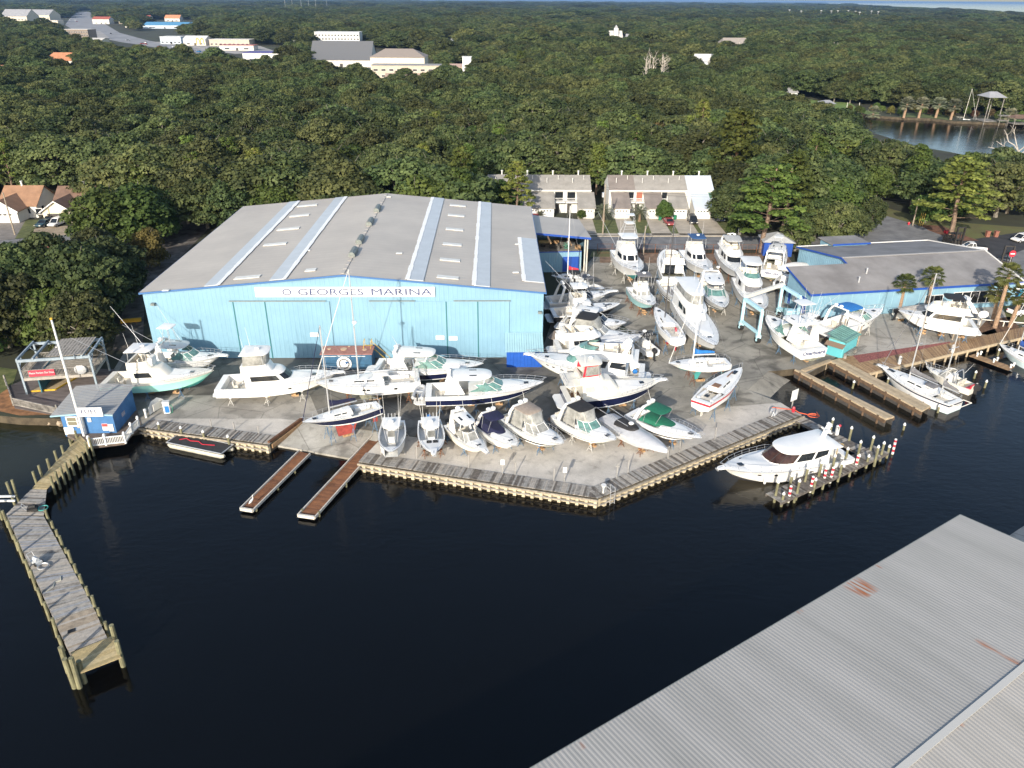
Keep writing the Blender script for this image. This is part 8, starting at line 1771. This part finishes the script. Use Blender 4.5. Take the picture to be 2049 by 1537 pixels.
def limb(m, a, c, r0, r1, bend=.25, n=4):
    a, c = Vector(a), Vector(c); P = [a.lerp(c, i/n)+Vector((rng(-1, 1), rng(-1, 1), rng(-.4, 1)))*bend*(1 if 0 < i < n else 0) for i in range(n+1)]
    for i in range(n): m.cyl(P[i], P[i+1], r0+(r1-r0)*i/n, r0+(r1-r0)*(i+1)/n, 6, cap=False)
    return P
def oak(nm, mat, R=5.4, H=10.5, nb=46, n=150, lbl='', s=(.16, .33)):
    t = T(nm, lbl, 'tree'); m = MB(); B = []
    for k in range(nb):
        a = k*2.39996; q = ((k+.5)/nb); th = math.acos(1-q*1.6); r = R*(.82+rng(-.22, .16)); x, y, z = r*math.sin(th)*math.cos(a), r*math.sin(th)*math.sin(a), H*.5+(H*.45)*math.cos(th)+rng(-.5, .5)
        B.append(((x, y, z), rng(1.2, 2.1), rng(.6, .85)))
    limb(m, (0, 0, -.2), (rng(-.3, .3), rng(-.3, .3), H*.36), .38, .3, .08, 2); base = Vector((0, 0, H*.34))
    for k in range(0, nb, 3):
        c = Vector(B[k][0]); P = limb(m, base, c*.98, .17, .05, .35); limb(m, P[2], c+Vector((rng(-2, 2), rng(-2, 2), rng(.9, 1.6))), .06, .02, .3, 3)
    m.build('trunk', BARK, t); leafcloud('crown', B, n, *s, mat, parent=t); return t
def pine(nm, mat, H=17, R=4.4, lbl='', tiers=9, n=120):
    t = T(nm, lbl, 'pine tree'); m = MB(); B = []; limb(m, (0, 0, -.2), (rng(-.4, .4), rng(-.4, .4), H*.96), .34, .1, .12, 5)
    for k in range(tiers*5):
        q = (k/(tiers*5))**.85; z = H*(.3+.68*q); r = R*(1-q*.66)*rng(.45, 1.05); a = k*2.4+rng(-.3, .3); c = (r*math.cos(a), r*math.sin(a), z+rng(-.4, .4)); B.append((c, rng(.95, 1.6), rng(.4, .6)))
        if k % 2 == 0: limb(m, (0, 0, z-.8), c, .09, .03, .15, 3)
    m.build('trunk', PBARK, t); leafcloud('crown', B, n, .16, .36, mat, parent=t, out=.6); return t
def bare(nm, H=13, lbl=''):
    t = T(nm, lbl, 'bare tree'); m = MB(); P = limb(m, (0, 0, -.2), (rng(-.6, .6), 0, H*.8), .3, .12, .25, 5)
    for k in range(16): p = P[1+k % 4].lerp(P[2+k % 4], rng(0, 1)); a = rng(0, 6.28); q = limb(m, p, p+Vector((math.cos(a)*rng(1, 2.6), math.sin(a)*rng(1, 2.6), rng(1.2, 3.4))), .1, .03, .25, 3); limb(m, q[2], q[2]+Vector((rng(-1, 1), rng(-1, 1), rng(.6, 1.4))), .05, .015, .1, 2)
    m.build('trunk', PALEBARK, t); return t
PROTO = {'oak': [oak('oak_tree', OAKL, R=r, H=h, nb=nb) for r, h, nb in ((5.4, 10.5, 46), (6.2, 11.5, 54), (4.4, 9., 36), (5.0, 12., 48), (5.8, 9.6, 50))],
         'lush': [oak('leafy_tree', LUSH, R=3.9, H=9., nb=34), oak('leafy_tree', LUSH, R=3.2, H=7., nb=28)], 'yellow': [oak('yellowing_tree', YELL, R=3.4, H=7.5, nb=28), oak('yellowing_tree', LEAF('rusty_leaves', (.09, .06, .03), (.16, .1, .05)), R=3.6, H=8.5, nb=30)],
         'pine': [pine('pine_tree', PINEL), pine('pine_tree', PINEL, 15, 4.), pine('pine_tree', PINEL, 19, 4.8)], 'bare': [bare('bare_tree'), bare('bare_tree', 11)]}
USED = set()
KIDS = {}
for o in bpy.data.objects:
    if o.parent and o.parent.name.split('.')[0] in ('oak_tree', 'leafy_tree', 'yellowing_tree', 'pine_tree', 'bare_tree'): KIDS.setdefault(o.parent.name, []).append(o)
def plant(kind, x, y, sc=1., label='', group=None, i=None, sz=None):
    ps = PROTO[kind]; p = ps[random.randrange(len(ps)) if i is None else i]
    if p.name not in USED: USED.add(p.name); o = p
    else: o = copy_tree(p, None, KIDS)
    o.location = (x, y, 0); o.rotation_euler.z = rng(0, 6.28); o.scale = (sc*rng(.92, 1.08), sc*rng(.92, 1.08), sz or (sc*rng(.9, 1.1) if sc < 1.15 or kind in ('pine', 'bare') else (.62+.38*sc)*rng(.9, 1.1))); tag(o, label, None, group); return o
def pip(x, y, P):
    c = False; n = len(P); j = n-1
    for i in range(n):
        (xi, yi), (xj, yj) = P[i], P[j]
        if (yi > y) != (yj > y) and x < (xj-xi)*(y-yi)/(yj-yi)+xi: c = not c
        j = i
    return c
CLEAR = [[(-400, 1537), (-400, 690), (0, 725), (225, 740), (262, 560), (330, 478), (440, 455), (520, 482), (935, 492), (1060, 440), (1010, 446), (960, 446), (940, 420), (960, 398), (1230, 392), (1450, 394), (1455, 440), (1570, 470), (1700, 466), (1735, 450), (1600, 374), (1570, 360), (1618, 346), (1640, 362), (1765, 408), (1880, 440), (2060, 450), (2400, 430), (2400, 1537)],
         [(-400, 405), (-20, 400), (226, 400), (226, 440), (215, 540), (200, 590), (-400, 600)],
         [(1520, 192), (1560, 196), (1610, 197), (1720, 211), (1900, 229), (2300, 233), (2300, 425), (2100, 424), (1985, 402), (1900, 388), (1800, 368), (1740, 345), (1690, 318), (1650, 280), (1600, 255), (1550, 240), (1515, 225)],
         [(125, 100), (110, 60), (140, 22), (190, 20), (215, 40), (260, 62), (420, 80), (520, 88), (580, 104), (582, 162), (480, 156), (420, 146), (330, 136), (240, 122), (170, 112)],
         [(610, 150), (618, 96), (740, 96), (855, 108), (890, 140), (892, 192), (850, 206), (770, 206), (725, 186), (640, 168)], [(625, 110), (625, 80), (730, 80), (730, 110)], [(895, 182), (895, 130), (950, 130), (950, 182)],
         [(78, 166), (85, 120), (160, 120), (160, 168)], [(276, 74), (276, 40), (410, 40), (410, 74)], [(-5, 64), (0, 36), (125, 36), (125, 70)], [(1205, 106), (1208, 72), (1276, 72), (1276, 108)], [(1435, 112), (1435, 88), (1510, 88), (1510, 120)], [(1383, 160), (1383, 132), (1430, 132), (1430, 180)], [(1245, 190), (1245, 160), (1378, 158), (1378, 188)],
         [(575, 370), (583, 305), (606, 305), (622, 368)], [(130, 180), (135, 158), (172, 158), (172, 182)], [(-30, 180), (-30, 155), (20, 155), (20, 184)], [(1110, 104), (1110, 82), (1152, 82), (1152, 104)], [(320, 48), (320, 34), (368, 34), (368, 48)]]
def free(x, y):
    q = PX((x, y, 0)); return not any(pip(*q, P) for P in CLEAR)
for k in range(58):
    x, y = (rng(0, 620), rng(42, 150)) if k < 36 else (rng(620, 1500), rng(70, 125)); w_ = rng(9, 22)*(.5 if y < 60 else 1)*(1 if k < 36 else .7)
    if not free(*G2(x, y)) or not free(*G2(x+w_, y)): continue
    CLEAR.append([(x-4, y*1.3), (x-5, y-4), (x+w_+5, y-4), (x+w_+4, y*1.3)])
    far(['house', 'bungalow'][k % 2], 'small pale building peeping through the trees of the far left town' if k < 36 else 'small pale roof peeping through the middle far woods', 'house', x, x+w_, y, rng(4, 6.5), 9, rng(7, 10), [HOTW, STUCCO, CREAMW, TANW][k % 4], [GREYR, STUCCO, MATS['beige_roof'], HOTW, ORGR][k % 5]).__setitem__('group', 'small far left buildings' if k < 36 else 'small middle woods roofs')
# --- single trees with a place of their own
def at_px(kind, px, py, sc, lb, i=None, sz=None, gp=None): g = G(px, py); return plant(kind, g.x, g.y, sc, lb, gp, i, sz)
at_px('pine', 1522, 505, 1.6, 'big spreading pine by the street behind the flybridge cruisers', 2, .92); at_px('pine', 1565, 470, 1.5, 'pine with crooked limbs just behind the big street pine', 0, 1.05); at_px('pine', 1462, 395, 1.9, 'tall bright pine beside the pale blue roofed town house', 1, 1.45)
for x, y, s, i, lb in ((1702, 478, .75, 2, 'gnarled small oak right of the office rear room'), (1738, 462, .6, 3, 'twisted little oak at the edge of the road junction'), (1640, 452, .8, 1, 'leafy oak across the street from the office'), (1590, 440, .9, 0, 'oak between the road bend and the street pines')): at_px('oak', x, y, s, lb, i)
at_px('oak', 1590, 502, .75, 'small open oak left of the office roof', 2); at_px('oak', 1665, 490, .8, 'gnarled oak with bare pale limbs behind the office', 0); at_px('oak', 1630, 478, .8, 'dark oak between the street and the office roof', 4); at_px('oak', 1462, 452, .85, 'dark oak beside the last driveway', 1); at_px('lush', 1480, 470, .7, 'low leafy tree at the street side under the pines', 0)
at_px('pine', 1900, 476, 1.5, 'tall pine on the verge behind the forklift mast', 2, .9); at_px('lush', 1850, 446, .9, 'leafy tree at the yellow guard posts', 1); at_px('lush', 1328, 441, .45, 'round green tree between garage fronts', 0); at_px('lush', 1000, 436, 1.0, 'leafy tree hiding the first town house', 0); at_px('lush', 1163, 438, .3, 'clipped green shrub beside a garage door', 1)
at_px('yellow', 215, 560, .95, 'yellow green tree beside the leafy lane', 0); at_px('yellow', 305, 535, .8, 'yellow green tree nearest the shed wall', 0); at_px('yellow', 70, 590, .8, 'bright yellow green tree below the red clay bank', 0)
for k, (x, y, s) in enumerate(((20, 650, 1.05), (62, 632, 1.0), (110, 625, 1.0), (165, 605, 1.15), (120, 640, 1.15), (60, 660, 1.1), (10, 640, 1.1), (185, 655, 1.05), (225, 612, 1.), (-30, 640, 1.1), (-40, 680, 1.), (20, 695, .95), (105, 690, .9), (170, 700, .85), (255, 585, .6), (-60, 720, .9), (-20, 610, .6), (205, 570, .85))):
    at_px('oak' if k % 3 else 'lush', x, y, s*(1.25 if not k % 3 else 1), 'spreading green tree in the thicket behind the viewing deck', None, None, 'thicket behind the viewing deck')
for k, (x, y) in enumerate(((1290, 172), (1297, 168), (1304, 172), (1322, 165), (1326, 163), (1418, 152), (1400, 150), (1440, 130), (1475, 118), (1665, 120))): at_px('bare', x, y, 1.5 if k < 5 else 1.3, 'leafless pale tree in the far stand behind the marsh clearing' if k < 5 else 'leafless pale tree on the right hand woods', None, None, 'leafless trees')
for k in range(26): at_px('lush' if k % 3 else 'yellow', 1700+k*13.6+rng(-5, 5), 221+k*.6+rng(-4, 6), rng(.25, .5), 'leafy shrub on the far creek bank', None, None, 'shrubs on the creek bank')
for x, y, k, s, lb in ((1042, 165, 'pine', 1.2, 'umbrella shaped pine standing proud of the middle woods'), (1195, 172, 'pine', 1.1, 'yellow green pine left of the marsh clearing'), (812, 186, 'oak', 1.2, 'dark oak in front of the arched parish wing'), (712, 176, 'oak', 1.2, 'dark oak in front of the slate roofed hall'), (1700, 207, 'oak', 1.1, 'dark oak half hiding the white creek house'), (1668, 205, 'oak', 1., 'dark oak left of the white creek house')): at_px(k, x, y, s, lb)
dt = T('dead_tree', 'dead bleached tree reaching over the creek at the right edge', 'dead tree', G(2030, 335)); m = MB()
for k, (dx, dz) in enumerate(((-12, 8), (-8, 11), (-4, 12), (2, 11), (6, 9), (-14, 6))): P = limb(m, (0, 0, 3), (dx*.7, rng(-2, 2), dz), .22, .07, .6, 5); limb(m, P[3], P[3]+Vector((rng(-2, 2), 0, 2.5)), .08, .03, .3, 3); limb(m, P[4], P[4]+Vector((rng(-2, 1), 0, 1.8)), .06, .02, .3, 3)
limb(m, (0, 0, -.2), (0, 0, 3), .45, .25, .1, 2); m.build('trunk', PALEBARK, dt)
# --- palms
FROND = LEAF('palm_fronds', (.08, .11, .03), (.15, .17, .05)); PINDO = LEAF('grey_green_fronds', (.16, .18, .11), (.26, .27, .18)); PTRUNK = M('palm_trunk', (.3, .2, .13), .95, var=.3, vs=2., stretch=(1, 1, 4)); SKIRT = M('dead_frond_skirt', (.36, .25, .15), .95, var=.3, vs=3.)
def palm(nm, lb, base, h, lean=0., fan=True, sc=1., skirt=True, mat=FROND):
    t = T(nm, lb, 'palm tree', base); m = MB(); P = [(lean*(i/6)**1.5, 0, h*i/6-.1) for i in range(7)]
    for i in range(6): m.cyl(P[i], P[i+1], (.34-.12*i/6)*sc, (.34-.12*(i+1)/6)*sc, 9, cap=False)
    m.build('trunk', PTRUNK, t); m = MB(); c = Vector(P[-1]); n = 34 if fan else 30
    for k in range(n):
        a = k*2.39996; e = 1.25-1.9*(k/n)+rng(-.1, .1); L = (1.25 if fan else 2.4)*sc*rng(.85, 1.1); d = Vector((math.cos(a)*math.cos(e), math.sin(a)*math.cos(e), math.sin(e))); s = Vector((-math.sin(a), math.cos(a), 0)); u = d.cross(s)
        if fan:
            tip = c+d*L; m.cyl(c, tip, .03, .02, 4, cap=False)
            for j in range(9): f = (j-4)/4*1.25; q = d*math.cos(f)+s*math.sin(f); w = u.cross(q)*.12*sc; end = tip+q*.95*sc+Vector((0, 0, -.25*sc)); m.add([tip-w*.3, tip+q*.5*sc-w, end, tip+q*.5*sc+w], [(0, 1, 2, 3)])
        else:
            Q = [c+d*L*i/5+Vector((0, 0, -.55*sc*(i/5)**2*L*.5)) for i in range(6)]
            for i in range(5):
                m.cyl(Q[i], Q[i+1], .03, .02, 4, cap=False)
                for sg in (-1, 1):
                    for jj in (0, .5): p = Q[i].lerp(Q[i+1], jj); e_ = p+s*sg*.5*sc+d*.35+Vector((0, 0, -.3*sc)); w = d*.06; m.add([p-w, p+w, e_], [(0, 1, 2)])
    m.build('crown', mat, t)
    if skirt:
        m = MB()
        for k in range(26): a = k*2.4; r = (.36+.1*rng(0, 1))*sc; z = c.z-.2-rng(0, 1.9)*sc; m.add([(c.x+.22*sc*math.cos(a-.2), .22*sc*math.sin(a-.2), z), (c.x+.22*sc*math.cos(a+.2), .22*sc*math.sin(a+.2), z), (c.x+r*math.cos(a), r*math.sin(a), z-.9*sc)], [(0, 1, 2)])
        m.build('dead_fronds', SKIRT, t)
    return t
def palm_px(lb, b, topx, topy, sc=1.):
    g = G(*b); h = HT(*b, topy); tx = None; lo, hi = -6., 6.
    for _ in range(30):
        md = (lo+hi)/2
        if PX((g.x+md, g.y, h))[0] < topx: lo = md
        else: hi = md
    palm('fan_palm', lb, g, h, lo, True, sc)
palm_px('fan palm leaning over the office roof left of the glass door', (1798, 626), 1812, 566, .95); palm_px('fan palm leaning over the office roof beside the ketch mast', (1853, 627), 1868, 552, .95); palm_px('tallest fan palm with thick trunk right of the flybridge cruiser', (1990, 656), 2020, 548, 1.05); palm_px('shorter fan palm behind the tallest thick trunk', (1984, 648), 1999, 585, .95); palm_px('fan palm with orange trunk at the right frame edge', (2020, 655), 2046, 590, 1.)
for x, y, h, s, lb in ((1207, 443, 2.6, 1.15, 'pale grey pindo palm beside the bleached utility pole'), (1279, 443, 2.4, 1., 'pale grey pindo palm between two garage fronts'), (1080, 438, 1., .6, 'small palm in front of the second garage')): palm('pindo_palm', lb, G(x, y), h, 0, False, s, False, PINDO)
for x, lb in ((1808, 'leftmost pale fan palm on the creek bank'), (1838, 'second pale fan palm on the creek bank'), (1872, 'fan palm with brown skirt above the creek bank'), (1902, 'fan palm with brown skirt nearest the moored white sailboat'), (2017, 'bushy pale palm right of the tall boat house'), (1745, 'squat pale palm above the bank end')):
    palm('fan_palm', lb, G(x, 236 if x < 1900 else 240), 6. if x < 2000 and x > 1750 else 2.2, .3, True, 1.7, 1870 < x < 1910, PINDO)
# --- the wood: nearest trees one by one, the far mass as one object
pts = []
def grid(d0, d1, sp, xw=1.05):
    y = d0
    while y < d1:
        w = y*xw+15; x = -w
        while x < w:
            px, py = x+rng(-.42, .42)*sp, y+rng(-.42, .42)*sp
            if free(px, py): pts.append((px, py, sp))
            x += sp
        y += sp*.92
grid(150, 420, 8.6); grid(420, 760, 9.4); grid(760, 1500, 15); grid(1500, 3400, 34); grid(3400, 9000, 90); 
pts = [p for p in pts if p[1] < 1500 or pip(p[0], p[1], outer)]
pts.sort(key=lambda p: math.hypot(p[0], p[1]))
def kindof(x, y):
    q = PX((x, y, 0)); r = random.random()
    pine_ = .42 if q[0] > 1400 and q[1] < 150 else (.13 if q[0] > 700 else .06)
    return 'pine' if r < pine_ else ('yellow' if r < pine_+.05 else ('lush' if r < pine_+.24 else 'oak'))
near_, rest = [], []
cnt = 0
for p in pts:
    d = math.hypot(p[0], p[1]); q = PX((p[0], p[1], 8))
    vis = -60 < q[0] < 2110 and q[1] > -10
    if cnt < 290 and vis and p[1] < 420:
        cnt += 1; k = kindof(p[0], p[1]); sec = 'left' if q[0] < 480 else ('behind the boat shed' if q[0] < 970 else ('behind the town houses' if q[0] < 1500 else 'along the creek and road'))
        sec = {'left': 'in the woods above the lane beside the shed', 'behind the boat shed': 'in the woods directly behind the boat shed', 'behind the town houses': 'in the woods directly behind the town houses', 'along the creek and road': 'in the oak woods between road and creek'}[sec]
        nm = {'oak': 'dark spreading oak', 'lush': 'fresh green leafy tree', 'yellow': 'yellow tinged tree', 'pine': 'bright green pine'}[k]
        plant(k, p[0], p[1], rng(1.05, 1.75) if k != 'pine' else rng(.72, .92), f'{nm} {sec}', f'{nm}s {sec}')
    else: rest.append(p)
src = [k for kk in ('oak', 'lush', 'yellow', 'pine') for pr_ in PROTO[kk] for k in KIDS[pr_.name] if k.name.startswith('crown')]
ix = {'oak': [0, 1, 2, 3, 4], 'lush': [5, 6], 'yellow': [7, 8], 'pine': [9, 10, 11]}
me = bpy.data.meshes.new('far_woodland'); me.from_pydata([(x, y, 0) for x, y, s in rest], [], [])
a_i = me.attributes.new('kind_index', 'INT', 'POINT'); a_r = me.attributes.new('turn', 'FLOAT', 'POINT'); a_s = me.attributes.new('size', 'FLOAT_VECTOR', 'POINT')
I, R, Sx = [], [], []
for x, y, s in rest:
    k = kindof(x, y); I.append(random.choice(ix[k])); R.append(rng(0, 6.28)); f = max(1.1, s/8.)*rng(.85, 1.55); hz = rng(.85, 1.35)*(1 if s < 12 else min(1.7, 1+s/90))
    if k == 'pine': f *= .85; hz *= .72
    if y > 500 and random.random() < .1: hz *= 1.25
    Sx += [f, f, hz]
a_i.data.foreach_set('value', I); a_r.data.foreach_set('value', R); a_s.data.foreach_set('vector', Sx)
fw = bpy.data.objects.new('far_woodland', me); COL.objects.link(fw); tag(fw, 'dark green woodland canopy stretching to the horizon', 'woodland', None, 'stuff')
ng = bpy.data.node_groups.new('woodland_scatter', 'GeometryNodeTree'); ng.interface.new_socket('Geometry', in_out='INPUT', socket_type='NodeSocketGeometry'); ng.interface.new_socket('Geometry', in_out='OUTPUT', socket_type='NodeSocketGeometry')
gi, go = ng.nodes.new('NodeGroupInput'), ng.nodes.new('NodeGroupOutput'); iop = ng.nodes.new('GeometryNodeInstanceOnPoints'); j = ng.nodes.new('GeometryNodeJoinGeometry')
for o in reversed(src):
    oi = ng.nodes.new('GeometryNodeObjectInfo'); oi.transform_space = 'ORIGINAL'; oi.inputs['Object'].default_value = o; oi.inputs['As Instance'].default_value = True; ng.links.new(oi.outputs['Geometry'], j.inputs[0])
def nattr(nm, ty):
    n = ng.nodes.new('GeometryNodeInputNamedAttribute'); n.data_type = ty; n.inputs['Name'].default_value = nm; return n.outputs['Attribute']
ce = ng.nodes.new('ShaderNodeCombineXYZ'); ng.links.new(nattr('turn', 'FLOAT'), ce.inputs['Z'])
ng.links.new(gi.outputs[0], iop.inputs['Points']); ng.links.new(j.outputs[0], iop.inputs['Instance']); iop.inputs['Pick Instance'].default_value = True
ng.links.new(nattr('kind_index', 'INT'), iop.inputs['Instance Index']); ng.links.new(ce.outputs[0], iop.inputs['Rotation']); ng.links.new(nattr('size', 'FLOAT_VECTOR'), iop.inputs['Scale']); ng.links.new(iop.outputs[0], go.inputs[0])
md = fw.modifiers.new('scatter', 'NODES'); md.node_group = ng
for kk, ps in PROTO.items():
    for p_ in ps:
        if p_.name not in USED: plant(kk, *G2(300+rng(0, 400), 330), 1., 'fresh green leafy tree in the woods directly behind the boat shed', None, ps.index(p_))
# ================================================================ LIGHT, AIR, CAMERA
SUN_EL, SUN_AZ = rad(21.5), math.atan2(-math.cos(rad(73.5)), -math.sin(rad(73.5)))     # azimuth of the sun measured from +Y toward +X
w = bpy.data.worlds.new('World'); S.world = w; w.use_nodes = True; nt = w.node_tree
sky = nt.nodes.new('ShaderNodeTexSky'); sky.sky_type = 'NISHITA'; sky.sun_disc = False; sky.sun_elevation = SUN_EL; sky.sun_rotation = SUN_AZ % (2*math.pi); sky.dust_density = 1.5; sky.altitude = 20
nt.links.new(sky.outputs[0], nt.nodes['Background'].inputs[0]); nt.nodes['Background'].inputs[1].default_value = .15
sd = bpy.data.lights.new('sun', 'SUN'); sd.energy = 4.2; sd.angle = rad(.6); sd.color = (1, .915, .79); so = bpy.data.objects.new('sun', sd); COL.objects.link(so)
ld_ = Vector((math.cos(rad(73.5))*math.cos(SUN_EL), math.sin(rad(73.5))*math.cos(SUN_EL), -math.sin(SUN_EL)))
so.rotation_euler = ld_.to_track_quat('-Z', 'Y').to_euler(); so.location = (0, 0, 200)
cd = bpy.data.cameras.new('camera'); cd.sensor_width = 36; cd.lens = 36*FPX/2049; cd.clip_start = .5; cd.clip_end = 90000; co = bpy.data.objects.new('camera', cd); COL.objects.link(co)
co.matrix_world = Matrix(((RT.x, UP.x, -FW.x, CAM.x), (RT.y, UP.y, -FW.y, CAM.y), (RT.z, UP.z, -FW.z, CAM.z), (0, 0, 0, 1))); S.camera = co
if HAZE:
    m = MB().box((0, 33750, 23), (92000, 74500, 58)); hm = bpy.data.materials.new('haze_air'); hm.use_nodes = True; n = hm.node_tree.nodes; n.remove(n['Principled BSDF'])
    v = n.new('ShaderNodeVolumePrincipled'); v.inputs['Color'].default_value = (.35, .58, .95, 1); v.inputs['Density'].default_value = HAZE; v.inputs['Anisotropy'].default_value = .2; hm.node_tree.links.new(v.outputs[0], n['Material Output'].inputs['Volume'])
    hz = tag(m.build('haze', hm), 'thin pale blue haze over the distant woods', 'haze', None, 'stuff')
S.view_settings.view_transform = 'Standard'; S.view_settings.look = 'None'; S.view_settings.gamma = 1; S.view_settings.exposure = .55; S.render.film_transparent = False
S.cycles.max_bounces = 6; S.cycles.diffuse_bounces = 3; S.cycles.glossy_bounces = 3; S.cycles.transparent_max_bounces = 4; S.cycles.use_denoising = True; S.cycles.sample_clamp_indirect = 6
